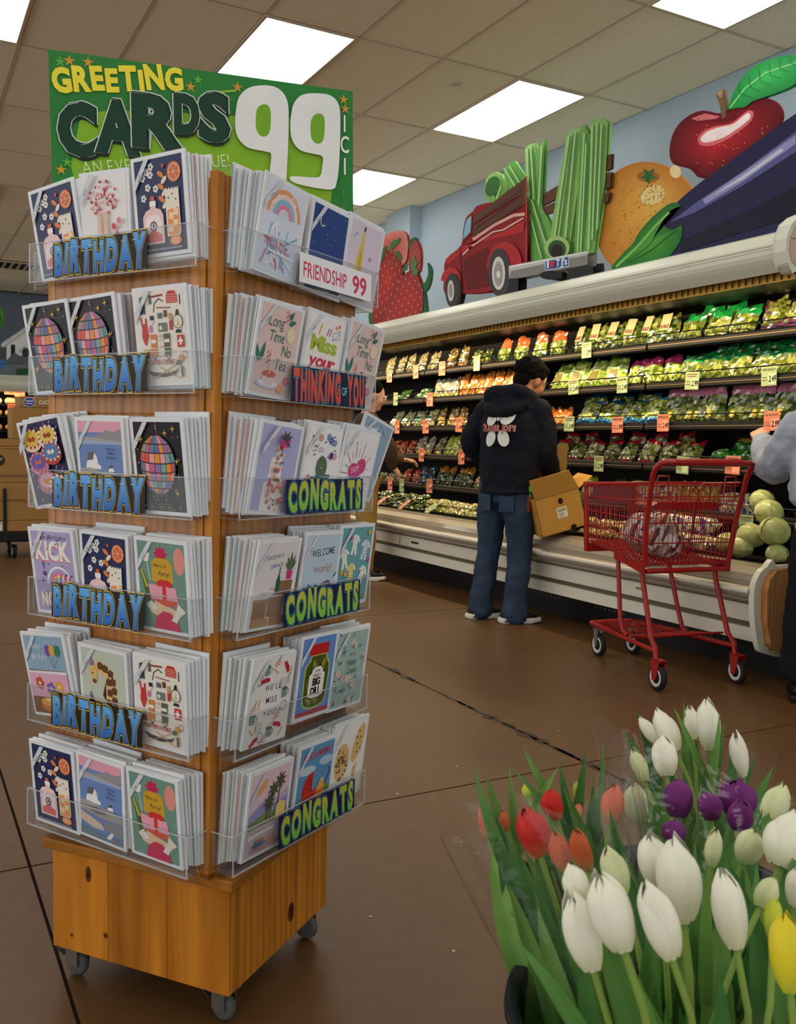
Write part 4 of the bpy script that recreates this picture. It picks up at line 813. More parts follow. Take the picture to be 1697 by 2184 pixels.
# ---------------------------------------------------------------- card pictures, in millimetres
CWd, CHt, CT = .136, .182, .0045
def tape(A): A.poly([(-62, 128), (-62, 112), (-18, 172), (-30, 172)], (212, 216, 220)); A.line([(-62, 112), (-18, 172)], .5, (150, 156, 164)); A.line([(-62, 128), (-30, 172)], .5, (150, 156, 164)); A.text('Birthday' if A.bd else 'Thinking', -47, 135, 3.4, (70, 76, 84), 0, .9, rot=.94)
def scatter(rr, n, x0=-55, x1=55, y0=8, y1=168): return [(rr.uniform(x0, x1), rr.uniform(y0, y1)) for _ in range(n)]
def a_bg(A, c): A.rect(-60, 4, 60, 172, c)
def p_drinks(A):
    a_bg(A, (34, 44, 84))
    for x, y in ((-30, 150), (-18, 158), (-20, 144), (-40, 140), (-28, 122), (-8, 118), (-40, 104)): A.flower(x, y, 7, (232, 228, 222), (60, 60, 90))
    for i in range(6): A.ell(6+(i % 2)*8, 142-i*11, 9, 4.4, (226, 130, 60) if i % 2 == 0 else (240, 220, 200), .7 if i % 2 else -.6)
    A.ell(40, 142, 17, 18, (222, 120, 64)); A.ell(40, 142, 14, 15, (240, 178, 130)); A.ell(40, 142, 12, 13, (214, 104, 60))
    for i in range(6): A.line([(40, 142), (40+12*math.cos(i*PI/3), 142+13*math.sin(i*PI/3))], 1.2, (240, 190, 150))
    A.ell(14, 156, 3.5, 3.5, (206, 80, 60))
    A.poly([(-44, 20), (-44, 70), (-36, 80), (-24, 84), (-24, 96), (-10, 96), (-10, 84), (2, 80), (8, 70), (8, 20)], (236, 200, 196)); A.rect(-22, 96, -12, 105, (214, 90, 70)); A.rect(-25, 88, -9, 97, (246, 240, 236)); A.poly([(-38, 24), (-38, 62), (-30, 72), (-6, 72), (2, 62), (2, 24)], (246, 228, 224)); A.poly([(-38, 24), (-38, 36), (-18, 46), (2, 36), (2, 24)], (222, 104, 96)); A.ell(-18, 52, 9, 9, (60, 56, 80)); A.ell(-18, 52, 6, 6, (240, 220, 216)); A.star(-18, 52, 6, (60, 56, 80), 3)
    A.poly([(16, 30)]+[(16, 112)]+[(16+3.6*i, 112+(4 if i % 2 else 0)) for i in range(1, 10)]+[(50, 112), (50, 36), (46, 30)], (238, 226, 208)); A.poly([(19, 32), (19, 76), (48, 80), (48, 36), (44, 32)], (232, 150, 74))
    for x, y in ((28, 66), (38, 52), (26, 44), (40, 72)): A.poly([(x-6, y-5), (x+5, y-7), (x+7, y+5), (x-5, y+7)], (244, 214, 172))
    for x, y in ((24, 98), (42, 94), (34, 104)): A.ell(x, y, 1.6, 2, (60, 50, 60), n=7)
    A.ell(36, 22, 15, 9, (222, 120, 64)); A.ell(36, 22, 11, 6.5, (240, 170, 120))
    for i in range(22): A.rect(-52+i*4.7, 8, -52+i*4.7+2.6, 11, (190, 190, 206), keep=i > 0)
def p_disco(A):
    a_bg(A, (30, 26, 30)); rr = random.Random(1); A.line([(-2, 172), (0, 145)], 3, (120, 40, 70))
    for i, (x, y) in enumerate(scatter(rr, 46)): A.ell(x, y, 1.5, 1.5, rr.choice([(220, 90, 120), (226, 170, 50), (160, 200, 190), (230, 226, 220)]), n=6)
    for x, y in ((-38, 92), (44, 160), (-40, 140), (48, 100), (24, 152), (-46, 50), (44, 40)): A.star(x, y, 7, (226, 176, 60), 4, .25)
    pal = [(206, 100, 130), (232, 150, 50), (96, 140, 150), (142, 120, 176), (226, 90, 50), (236, 160, 170), (126, 170, 160), (100, 110, 170)]
    A.ell(0, 90, 45, 56, (60, 40, 46), n=32); A.n += 1; rows = [-1, -.8, -.52, -.2, .12, .44, .72, 1]
    for j in range(7):
        v0, v1 = rows[j], rows[j+1]
        for i in range(9):
            t0, t1 = -1+2*i/9, -1+2*(i+1)/9
            def P(t, v): th = t*PI/2*.98; return (44*math.sin(th)*math.sqrt(max(0, 1-v*v*.98)), 90+55*v-6*math.cos(th)*(1-abs(v))+3)
            q = [P(t0+.012, v0+.02), P(t1-.012, v0+.02), P(t1-.012, v1-.02), P(t0+.012, v1-.02)]
            A.poly(q, pal[(i*3+j*5+(i*j) % 3) % 8], keep=True)
    A.text("LET'S", 0, 24, 13, (84, 76, 78), .02, .9, center=True); A.text('BOOGIE', 0, 7, 13, (84, 76, 78), .02, .9, center=True)
def p_camp(A):
    a_bg(A, (232, 226, 212)); r, k, o, g = (196, 60, 52), (44, 44, 46), (214, 130, 60), (92, 104, 100)
    A.poly([(-26, 164), (-20, 164), (-18, 148), (-27, 146)], g); A.line([(-20, 160), (10, 162)], 4, (150, 70, 60)); A.poly([(18, 146), (46, 146), (46, 160), (40, 168), (24, 168), (18, 160)], r); 
    for i in range(4): A.line([(20, 149+i*4), (45, 149+i*4)], 1, (236, 190, 170))
    A.poly([(-52, 130), (-36, 130), (-38, 164), (-50, 160)], (70, 80, 96)); A.line([(-16, 132), (-12, 148), (0, 156), (10, 150)], 2, k); A.line([(-8, 140), (28, 138)], 2, (150, 60, 60)); A.line([(52, 142), (52, 160)], 2.5, k)
    A.poly([(-52, 124), (-47, 124), (-46, 112), (-40, 112), (-39, 122), (-35, 122), (-34, 100), (-32, 90), (-40, 72), (-44, 74), (-50, 88), (-48, 104)], r); A.ell(-26, 102, 5, 7, (206, 120, 160)); A.line([(-24, 108), (-14, 118)], 1, (190, 110, 130))
    A.rect(-26, 118, -16, 126, k); A.rect(-6, 120, 6, 130, (96, 112, 110)); A.rect(10, 122, 18, 134, (120, 56, 46)); A.rect(22, 98, 30, 128, r); A.rect(22, 114, 30, 128, (190, 160, 90)); A.rect(-6, 96, 16, 112, (120, 122, 116)); A.ell(0, 103, 4, 4, (226, 222, 212))
    A.ell(44, 112, 10, 18, (226, 222, 210)); A.ring(44, 112, 12, 1.4, k); A.poly([(36, 92), (52, 92), (49, 98), (39, 98)], k); A.poly([(39, 124), (49, 124), (46, 134), (42, 134)], k); A.poly([(41, 104), (47, 104), (44, 118)], (232, 170, 60))
    for x, c in ((-20, o), (14, (90, 96, 74))):
        A.poly([(x-8, 68), (x+6, 68), (x+8, 92), (x-8, 92)], c); A.rect(x-7, 76, x+6, 82, (236, 232, 222)); A.poly([(x-8, 52), (x+6, 52), (x+8, 66), (x-8, 66)], c); A.line([(x-9, 38), (x+7, 52)], 1.4, k); A.line([(x+9, 38), (x-7, 52)], 1.4, k)
    A.poly([(40, 66), (56, 66), (56, 88), (40, 88)], r); A.rect(46, 70, 50, 84, (240, 236, 230)); A.rect(42, 75, 54, 79, (240, 236, 230)); A.poly([(-46, 48), (-32, 48), (-32, 66), (-46, 66)], (150, 70, 50)); A.rect(-46, 60, -32, 66, (206, 180, 120))
    A.ell(46, 46, 6, 7, (214, 150, 60)); A.ring(56, 52, 6, 1.2, (190, 80, 70))
    for t, y in (('HOPE', 86), ("IT'S", 78), ('A YEAR', 66), ('FULL OF', 50)): A.text(t, -2, y, 4.6, (186, 84, 76), .0, .7, center=True, same=False)
    A.text('ADVENTURE', -6, 36, 9, (186, 70, 62), .01, .72, center=True, fit=72); A.poly([(-40, 26), (-20, 22), (10, 20), (30, 24), (40, 30), (30, 18), (0, 13), (-30, 16)], (70, 60, 56)); A.line([(-30, 8), (30, 34)], 1.6, (190, 140, 80)); A.line([(-10, 32), (40, 10)], 1.6, (190, 140, 80)); A.rect(44, 12, 50, 32, (120, 100, 70)); A.poly([(32, 34), (44, 34), (46, 42), (36, 44)], g)
def p_confetti(A):
    a_bg(A, (234, 230, 228)); rr = random.Random(4)
    for i in range(90):
        a, d = rr.uniform(0, 6.28), rr.random()**.5; A.ell(0+40*d*math.cos(a), 128+32*d*math.sin(a), 3.4, 2.6, rr.choice([(206, 50, 70), (226, 110, 130), (240, 170, 170), (150, 40, 60), (240, 214, 200)]), rr.random()*3, n=6)
    for x in (-10, 8): A.poly([(x-4, 100), (x+4, 100), (x+5, 60), (x-5, 60)], (232, 190, 160)); A.rect(x-5, 20, x+5, 60, (226, 226, 236)); A.rect(x-5, 46, x+5, 50, (206, 60, 70)); A.rect(x-5, 38, x+5, 42, (70, 90, 150)); A.poly([(x-7, 8), (x+5, 8), (x+5, 20), (x-5, 20)], (240, 240, 240))
    for x, y in ((30, 74), (38, 60), (28, 52), (44, 84), (34, 40), (44, 46)): A.ell(x, y, 6, 6, rr.choice([(214, 70, 66), (222, 130, 150)]))
def p_cakes(A):
    a_bg(A, (44, 38, 76)); rr = random.Random(6)
    for x, y in scatter(rr, 60): A.line([(x, y), (x+3, y+5)], 1.4, rr.choice([(230, 226, 240), (226, 190, 90), (190, 180, 226)]))
    for cx, cy, a, b, c in ((-26, 140, (226, 190, 70), (176, 60, 40), (236, 214, 180)), (26, 142, (236, 196, 90), (150, 60, 40), (238, 226, 214)), (-16, 92, (110, 96, 176), (214, 110, 90), (206, 140, 170)), (30, 108, (90, 130, 180), (236, 226, 214), (190, 70, 60)), (0, 52, (206, 170, 190), (214, 150, 70), (180, 110, 150)), (34, 40, (236, 190, 110), (206, 90, 100), (240, 220, 200))):
        A.ell(cx, cy-8, 29, 19, c); A.ell(cx, cy, 29, 20, b); A.ell(cx, cy+1, 24, 16, a)
        for i in range(12): A.ell(cx+26*math.cos(i*PI/6), cy+18*math.sin(i*PI/6), 4, 3.4, c, n=7)
        A.poly([(cx-12, cy), (cx-6, cy+6), (cx, cy), (cx+6, cy+6), (cx+12, cy), (cx+6, cy-6), (cx, cy-3), (cx-6, cy-6)], b)
def p_light(A):
    a_bg(A, (110, 136, 190)); A.rect(-60, 150, 60, 172, (226, 160, 176)); A.poly([(-60, 132), (-30, 138), (0, 146), (20, 156), (40, 152), (60, 158), (60, 132)], (150, 146, 150)); A.poly([(-60, 130), (0, 134), (60, 128), (60, 134), (-60, 142)], (172, 166, 162)); A.poly([(-60, 126), (60, 128), (60, 132), (-60, 134)], (160, 176, 208))
    A.poly([(-42, 84), (-36, 100), (-30, 108), (-16, 110), (-10, 100), (-8, 88), (0, 84), (0, 78), (-42, 78)], (238, 236, 232)); A.poly([(-40, 94), (-34, 110), (-16, 112), (-22, 96)], (104, 100, 104)); A.poly([(20, 78), (26, 86), (34, 82), (36, 74), (20, 74)], (238, 236, 232)); A.poly([(18, 80), (28, 88), (36, 82)], (90, 88, 92))
    A.poly([(-60, 78), (-30, 80), (0, 74), (30, 74), (60, 64), (60, 52), (0, 50), (-60, 58)], (166, 160, 154)); A.poly([(-50, 66), (-10, 72), (20, 62), (-10, 56)], (120, 118, 118)); A.poly([(-60, 54), (-20, 44), (0, 38), (10, 26), (-20, 24), (-60, 34)], (220, 196, 168)); A.poly([(0, 44), (60, 50), (60, 22), (20, 28)], (140, 140, 146)); A.poly([(-60, 4), (60, 4), (60, 18), (0, 14), (-60, 22)], (104, 128, 140))
    A.poly([(14, 12), (30, 28), (36, 24), (24, 10)], (242, 240, 236)); A.ell(44, 16, 3, 2, (196, 80, 96)); A.ell(36, 10, 3, 2, (196, 80, 96))
    for t, y in (('HAVE AN', 116), ('UNREAL', 108), ('BIRTHDAY', 99)): A.text('BIRTHDAY' if t == 'BIRTHDAY' else t, 30, y, 5, (60, 76, 120), .0, .8, center=True)
def p_kick(A):
    a_bg(A, (176, 164, 206)); k = (46, 36, 66); A.text('your Birthday', 0, 156, 9, k, .0, .75, shear=.2, center=True, fit=90); rr = random.Random(3)
    A.text('KICK', -2, 112, 36, (226, 120, 110), .06, .62, .1, center=True, fit=98); A.text('KICK', -1, 114, 36, (242, 236, 226), .05, .62, .1, center=True, fit=98)
    A.text('it', -34, 98, 11, k, .02); A.text('up', -36, 80, 11, k, .02); A.text('a', -40, 66, 11, k, .02); A.text('NOTCH', 2, 14, 26, (214, 170, 90), .05, .6, .1, center=True, fit=100); A.text('NOTCH', 3, 16, 26, (242, 236, 226), .04, .6, .1, center=True, fit=100)
    for i in range(5): A.ring(14, 62, 36-i*6, 5, [(240, 236, 240), (180, 170, 210), (236, 120, 160), (232, 190, 80), (110, 160, 200)][i], a0=.3, a1=PI)
    for i in range(6): A.line([(6+i*7, 52), (14+i*7, 84)], 3, (206, 60, 130) if i % 2 else (240, 230, 240))
    A.poly([(-6, 44), (20, 62), (48, 50), (44, 40), (10, 34)], (110, 90, 160)); A.poly([(-22, 36), (0, 50), (10, 36), (-8, 26)], (232, 180, 60))
    for x, y in scatter(rr, 18): A.star(x, y, 2.6, k)
def p_party(A):
    a_bg(A, (110, 150, 134)); A.ell(46, 140, 14, 26, (226, 146, 130)); A.line([(46, 114), (40, 60)], .8, (150, 110, 100)); A.star(0, 148, 20, (200, 40, 80), 9, .6); A.poly([(-26, 96), (-24, 134), (-14, 142), (16, 142), (28, 132), (30, 96)], (206, 160, 50))
    A.text('Here to', -20, 124, 8, (60, 40, 20), .0, .9, shear=.2); A.text('Party!', -8, 108, 9, (60, 40, 20), .0, .9, shear=.2)
    A.poly([(-48, 148), (-28, 150), (-32, 134), (-44, 132)], (236, 230, 224)); A.line([(-36, 134), (-30, 96)], 1.6, (236, 230, 224)); A.poly([(-56, 118), (-48, 116), (-24, 60), (-40, 54)], (70, 100, 40)); A.poly([(-54, 116), (-50, 118), (-36, 84), (-42, 82)], (190, 180, 60))
    A.poly([(-30, 60), (-36, 90), (34, 88), (40, 60)], (230, 160, 176)); A.rect(0, 56, 10, 92, (214, 60, 50)); A.ell(-4, 94, 11, 6, (214, 50, 50), .4); A.ell(16, 94, 11, 6, (214, 50, 50), -.4); A.poly([(-20, 48), (36, 52), (36, 62), (-22, 62)], (222, 84, 60))
    A.poly([(-34, 34), (-20, 58), (0, 52), (30, 46), (50, 40), (40, 28), (-10, 28)], (232, 200, 160)); A.poly([(-44, 48), (-30, 58), (-14, 44), (-30, 36)], (240, 232, 220)); A.poly([(38, 60), (58, 44), (46, 36), (34, 46)], (238, 226, 214)); A.poly([(-26, 4), (-18, 28), (0, 40), (20, 38), (34, 24), (42, 4)], (206, 36, 84)); A.poly([(20, 24), (34, 20), (44, 40), (34, 44)], (236, 224, 214))
def p_cozy(A):
    a_bg(A, (150, 180, 200)); 
    for i in range(14): A.line([(-58+i*9, 100), (-58+i*9, 172)], .8, (128, 160, 186))
    for x, c in ((12, (120, 80, 160)), (26, (226, 170, 60)), (42, (50, 126, 96))): A.ell(x, 142, 9, 12, c); A.line([(x, 130), (24, 104)], .8, (120, 110, 110))
    A.text('Happy', -24, 146, 12, (226, 232, 238), .0, .8, shear=.25, center=True); A.text('Birthday', -16, 122, 12, (226, 232, 238), .0, .8, shear=.25, center=True); A.rect(-58, 96, 58, 99, (150, 110, 70)); A.rect(-60, 40, 60, 92, (222, 170, 190)); A.poly([(-60, 92), (60, 92), (60, 98), (-60, 96)], (226, 224, 232))
    for x, y, c in ((-30, 70, (190, 90, 60)), (30, 64, (226, 170, 70)), (4, 60, (120, 100, 170))): A.flower(x, y, 14, c, (240, 220, 190))
    A.rect(-60, 4, 60, 40, (120, 76, 44)); A.ell(-10, 22, 26, 14, (196, 120, 50)); A.ell(-10, 30, 26, 9, (222, 160, 80)); A.ell(-10, 34, 8, 4, (240, 214, 130)); A.star(4, 46, 14, (226, 180, 70))
def p_giraffe(A):
    a_bg(A, (192, 200, 180)); b = (104, 64, 38); A.poly([(28, 20), (36, 60), (34, 110), (20, 140), (-4, 150), (-24, 142), (-34, 126), (-26, 118), (-10, 126), (4, 118), (8, 90), (0, 60), (0, 20)], (226, 190, 130))
    for x, y in ((22, 128), (28, 112), (30, 94), (16, 110), (18, 88), (30, 74), (14, 66), (28, 52), (8, 136), (-6, 140), (12, 46)): A.poly([(x-7, y-7), (x+6, y-8), (x+8, y+5), (x-2, y+9), (x-8, y+3)], b)
    A.poly([(-40, 128), (-24, 138), (-14, 126), (-18, 104), (-26, 102), (-32, 116)], (226, 180, 110)); A.ell(-24, 106, 6, 5, (120, 70, 40)); A.poly([(-36, 136), (-30, 156), (-22, 140)], (150, 110, 160)); A.ell(-28, 122, 2, 2, (30, 20, 16)); A.poly([(-2, 80), (8, 110), (6, 70)], (70, 40, 26))
    A.ell(-34, 50, 11, 20, (36, 36, 44)); A.ell(-30, 44, 7, 14, (236, 232, 226)); A.poly([(-24, 66), (-8, 72), (-20, 58)], (230, 160, 60)); A.poly([(-42, 70), (-36, 84), (-30, 70)], (140, 100, 150)); A.rect(-14, 20, 14, 36, (226, 130, 160)); A.rect(-10, 36, 10, 52, (236, 160, 180)); A.rect(-18, 12, 18, 20, (240, 226, 214))
    A.poly([(22, 8), (26, 50), (38, 58), (48, 44), (54, 8)], (226, 222, 216))
    for i in range(8): A.line([(26+i*3, 48-i*4), (30+i*3.4, 10)], 1.8, (40, 40, 42))
# right-hand face
def p_rainbow(A):
    a_bg(A, (220, 224, 240))
    for i, c in enumerate(((232, 160, 110), (240, 214, 200), (140, 190, 220), (230, 140, 160), (226, 226, 240))): A.ring(0, 110, 48-i*9, 9, c, a0=.05, a1=PI-.05)
    A.text('THANK', -34, 126, 7, (250, 240, 230), .03, .8, rot=.9); A.text('YOUR', 14, 152, 7, (250, 240, 230), .03, .8, rot=-.8); rr = random.Random(4)
    for i in range(26): A.line([(rr.uniform(-55, 40), rr.uniform(10, 100)), (rr.uniform(-40, 55), rr.uniform(10, 100))], 4, rr.choice([(240, 244, 250), (206, 150, 180), (150, 190, 214), (214, 90, 90), (120, 170, 190)]))
def p_bear(A):
    a_bg(A, (40, 66, 130)); A.ring(-26, 142, 9, 2.5, (220, 214, 190), a0=2.6, a1=5.6); A.poly([(-24, 4), (-26, 40), (-20, 60), (0, 66), (20, 60), (26, 40), (24, 4)], (112, 116, 120)); A.ell(-18, 62, 8, 8, (96, 100, 104)); A.ell(18, 62, 8, 8, (96, 100, 104)); A.ell(0, 46, 22, 20, (124, 128, 132)); A.ell(0, 38, 11, 8, (226, 222, 212)); A.ell(0, 42, 4, 3, (30, 30, 36)); A.ell(-9, 50, 1.8, 2, (20, 20, 26)); A.ell(9, 50, 1.8, 2, (20, 20, 26)); A.line([(0, 40), (0, 35)], 1, (30, 30, 36))
    rr = random.Random(2)
    for x, y in scatter(rr, 10, y0=90): A.star(x, y, 2, (200, 210, 230), 4, .3)
def p_banana(A):
    a_bg(A, (222, 206, 222)); A.poly([(-14, 156), (-8, 158), (-6, 130), (-2, 90), (6, 50), (22, 22), (18, 10), (-4, 14), (-26, 40), (-30, 76), (-22, 120)], (226, 196, 90)); A.poly([(-12, 130), (-8, 90), (0, 50), (14, 18), (-6, 26), (-20, 60), (-18, 100)], (204, 166, 60)); A.poly([(-15, 154), (-8, 156), (-7, 166), (-14, 166)], (70, 54, 40)); A.text('hi!', 18, 100, 10, (90, 70, 100), .0, .8, shear=.3)
def p_tea(A):
    a_bg(A, (226, 198, 190)); g = (84, 112, 106)
    for t, x, y in (('Long', -36, 132), ('Time', -30, 104), ('No', 14, 80), ('Tea', -2, 52)): A.text(t, x, y, 21, g, .012, .8, .05, shear=.12)
    for l in ((22, 150, 24, 11, .9), (22, 142, 26, 11, .35), (-46, 62, 40, 12, 1.35), (-50, 60, 36, 11, 1.9)): A.leaf(*l, (60, 120, 104))
    for i in range(7): A.ell(14+i % 3*4, 146+i*3.2, 2.4, 2.4, (214, 110, 110), n=7); A.ell(-26+i % 3*4, 62+i*3.4, 2.4, 2.4, (214, 110, 110), n=7)
    A.ell(34, 122, 13, 15, (236, 220, 180)); A.ell(-14, 22, 36, 9, (200, 190, 214)); A.ell(-14, 24, 30, 6.5, (236, 226, 236)); A.ell(-14, 32, 19, 12, (236, 206, 206)); A.ell(-14, 42, 20, 7, (206, 96, 70)); A.line([(-14, 42), (-16, 90)], 3, (240, 214, 206)); A.ell(24, 18, 10, 9, (232, 160, 100)); A.flower(40, 34, 9, (216, 120, 150))
def p_miss(A):
    a_bg(A, (240, 236, 230)); A.text('I', -24, 134, 20, (230, 170, 60), .04, .9, shear=.3); A.text('Miss', 0, 100, 30, (170, 190, 60), .04, .85, .06, center=True, fit=88); A.text('your', 0, 68, 26, (214, 54, 84), .035, .9, .04, shear=.15, center=True, fit=88); A.text('face', 0, 28, 28, (214, 54, 84), .03, .9, .04, shear=.15, center=True, fit=70)
    for x in (4, 12): A.line([(x, 134), (x+6, 150)], 3, (190, 60, 120))
    A.line([(26, 128), (52, 136), (48, 152), (24, 142), (26, 128), (40, 138), (48, 152)], 1.2, (150, 120, 170)); A.ell(34, 156, 4, 4, (230, 150, 60)); A.ell(44, 160, 3, 4, (206, 60, 110))
def p_floral(A):
    a_bg(A, (176, 174, 214)); rr = random.Random(5)
    A.poly([(-34, 4), (36, 4), (30, 60), (18, 64), (14, 112), (6, 116), (4, 136), (-6, 136), (-10, 112), (-20, 108), (-24, 62), (-32, 58)], (234, 230, 226))
    for i in range(70):
        t = rr.random(); w = 34*(1-t)*.9+5; A.flower(rr.uniform(-w, w), 8+t*128, rr.uniform(3, 5), rr.choice([(206, 80, 130), (222, 110, 110), (226, 206, 150), (190, 70, 110), (240, 190, 190)]), (240, 210, 130), 4)
    for i in range(10): A.leaf(rr.uniform(-20, 20), rr.uniform(20, 120), 10, 4, rr.uniform(0, 6), (70, 90, 100))
    A.flower(2, 146, 15, (206, 60, 140), (150, 30, 90), 6)
    for a in (.5, 1.2, 2, 2.8, 5.6): A.leaf(2, 146, 22, 6, a, (60, 80, 90))
def p_youand(A):
    a_bg(A, (240, 238, 236)); rr = random.Random(7); g = (92, 112, 84)
    A.text('You', -34, 122, 16, (110, 116, 140), .0, .8, shear=.3); A.text('&', 2, 34, 76, g, .06, .8, center=True)
    for x, y in ((20, 150), (34, 146), (-40, 40), (40, 118), (-44, 66), (44, 60), (36, 24), (-40, 20), (10, 156), (-18, 152)): A.flower(x, y, 8, rr.choice([(226, 150, 150), (110, 140, 200), (70, 60, 150), (236, 190, 190)]))
    for i in range(26): A.leaf(rr.uniform(-50, 50), rr.choice([rr.uniform(10, 60), rr.uniform(110, 160)]), 9, 3.6, rr.uniform(0, 6), rr.choice([(70, 90, 120), (90, 110, 100), (110, 150, 190)]))
    for x, y in ((24, 118), (26, 40)): A.ell(x, y, 6, 8, (60, 50, 150))
def p_yay(A):
    a_bg(A, (240, 236, 236)); 
    for i in range(20):
        a = 2*PI*i/20; A.line([(-2+34*math.cos(a), 76+40*math.sin(a)), (-2+(50 if i % 2 else 60)*math.cos(a), 76+(60 if i % 2 else 76)*math.sin(a))], 1.4 if i % 2 else 2, (206, 90, 100) if i % 3 else (120, 116, 130))
    A.ell(-16, 84, 18, 17, (206, 70, 130)); A.ell(12, 96, 19, 17, (206, 70, 130), .6); A.poly([(-32, 78), (-14, 56), (28, 88), (0, 100)], (206, 70, 130)); A.text('YAY!', -24, 76, 13, (244, 220, 230), .015, .7, rot=.3, shear=.2); A.ring(16, 38, 24, 5, (222, 110, 80), n=26)
def p_blueleaf(A):
    a_bg(A, (150, 176, 196)); rr = random.Random(9)
    for x, y in scatter(rr, 40): A.leaf(x, y, rr.uniform(10, 24), rr.uniform(3, 8), rr.uniform(0, 6), rr.choice([(110, 140, 170), (176, 196, 210), (80, 110, 150), (190, 190, 206), (130, 160, 180)]))
def p_unpack(A):
    a_bg(A, (222, 214, 212)); A.text('BACKPACK', -8, 140, 8, (84, 92, 160), .01, .7, rot=.12, fit=50, center=True); A.text('UNPACK', 0, 122, 8, (84, 92, 160), .01, .7, rot=.12, fit=40, center=True)
    A.rect(-56, 20, -14, 56, (150, 112, 80)); A.rect(-12, 22, 36, 62, (146, 110, 78)); A.rect(14, 64, 56, 94, (140, 104, 72)); A.poly([(4, 66), (16, 68), (16, 96), (12, 106), (12, 122), (9, 122), (8, 106), (4, 96)], (36, 90, 70)); A.poly([(34, 96), (50, 96), (52, 114), (32, 114)], (206, 60, 130))
    for a, l in ((1.2, 34), (1.6, 40), (2.0, 32), (.9, 26), (2.4, 24)): A.leaf(42, 114, l, 9, a, (92, 110, 76))
    A.rect(-58, 52, -12, 60, (170, 130, 94)); 
    for i in range(3): A.line([(-40+i*9, 66), (-36+i*9, 74)], 1.4, (110, 110, 120))
    A.text('PIZZA', -12, 76, 5, (214, 100, 100), .0, .8); A.text('PIZZA', -2, 64, 5, (214, 100, 100), .0, .8); A.rect(-56, 4, -4, 20, (176, 138, 100)); A.rect(0, 4, 50, 22, (160, 120, 84))
def p_whale(A):
    a_bg(A, (186, 204, 220)); A.text('WELCOME', 4, 128, 15, (70, 76, 86), .01, .62, center=True, fit=80, rot=.08); A.text('to the', 4, 116, 6, (160, 176, 190), .0, .8, center=True); A.text('world', 4, 92, 18, (172, 130, 96), .0, .85, shear=.25, center=True, fit=60)
    A.poly([(-44, 30), (-54, 62), (-50, 66), (-42, 54), (-36, 70), (-30, 66), (-32, 44), (-14, 48), (10, 68), (34, 74), (48, 66), (52, 48), (46, 34), (20, 24), (-10, 20)], (104, 92, 100)); A.ell(36, 46, 1.8, 1.8, (30, 30, 36))
    for i in range(5): A.line([(48+i*2, 78+i), (54+i*2, 86+i)], 1, (80, 90, 110))
    for i in range(3): A.line([(-14+i*6, 56), (-8+i*6, 62)], 1, (110, 120, 140))
def onesie(A, x, y, s, a, c, st=None):
    P = lambda u, v: (x+s*(u*math.cos(a)-v*math.sin(a)), y+s*(u*math.sin(a)+v*math.cos(a)))
    A.poly([P(*q) for q in ((-5, 16), (5, 16), (9, 14), (17, 4), (13, 0), (8, 6), (8, -10), (11, -24), (4, -26), (0, -12), (-4, -26), (-11, -24), (-8, -10), (-8, 6), (-13, 0), (-17, 4), (-9, 14))], c)
    if st:
        for i in range(7): A.line([P(-7, 12-i*5), P(7, 12-i*5)], 1.6*s, st)
    else: A.line([P(0, 14), P(0, -8)], .8, (150, 160, 170)); A.line([P(-5, 8), P(5, 8)], 1, (206, 110, 110))
def p_onesie(A):
    a_bg(A, (104, 162, 166)); w = (232, 234, 226)
    for x, y, a, c, st in ((-6, 138, -.1, w, None), (38, 124, -.2, (226, 232, 236), (130, 160, 190)), (-44, 108, .2, w, None), (-12, 74, 0, (240, 226, 150), (200, 160, 60)), (34, 66, -.5, w, None), (14, 24, -.2, w, None), (-42, 34, .4, (240, 220, 220), (206, 110, 120))): onesie(A, x, y, 1.1, a, c, st)
    for x, y, c in ((-50, 74, (220, 170, 60)), (52, 96, (190, 70, 130)), (44, 160, (220, 180, 60)), (46, 12, (130, 140, 60)), (-26, 150, (120, 80, 130)), (-36, 70, (220, 170, 60))): A.flower(x, y, 6, c)
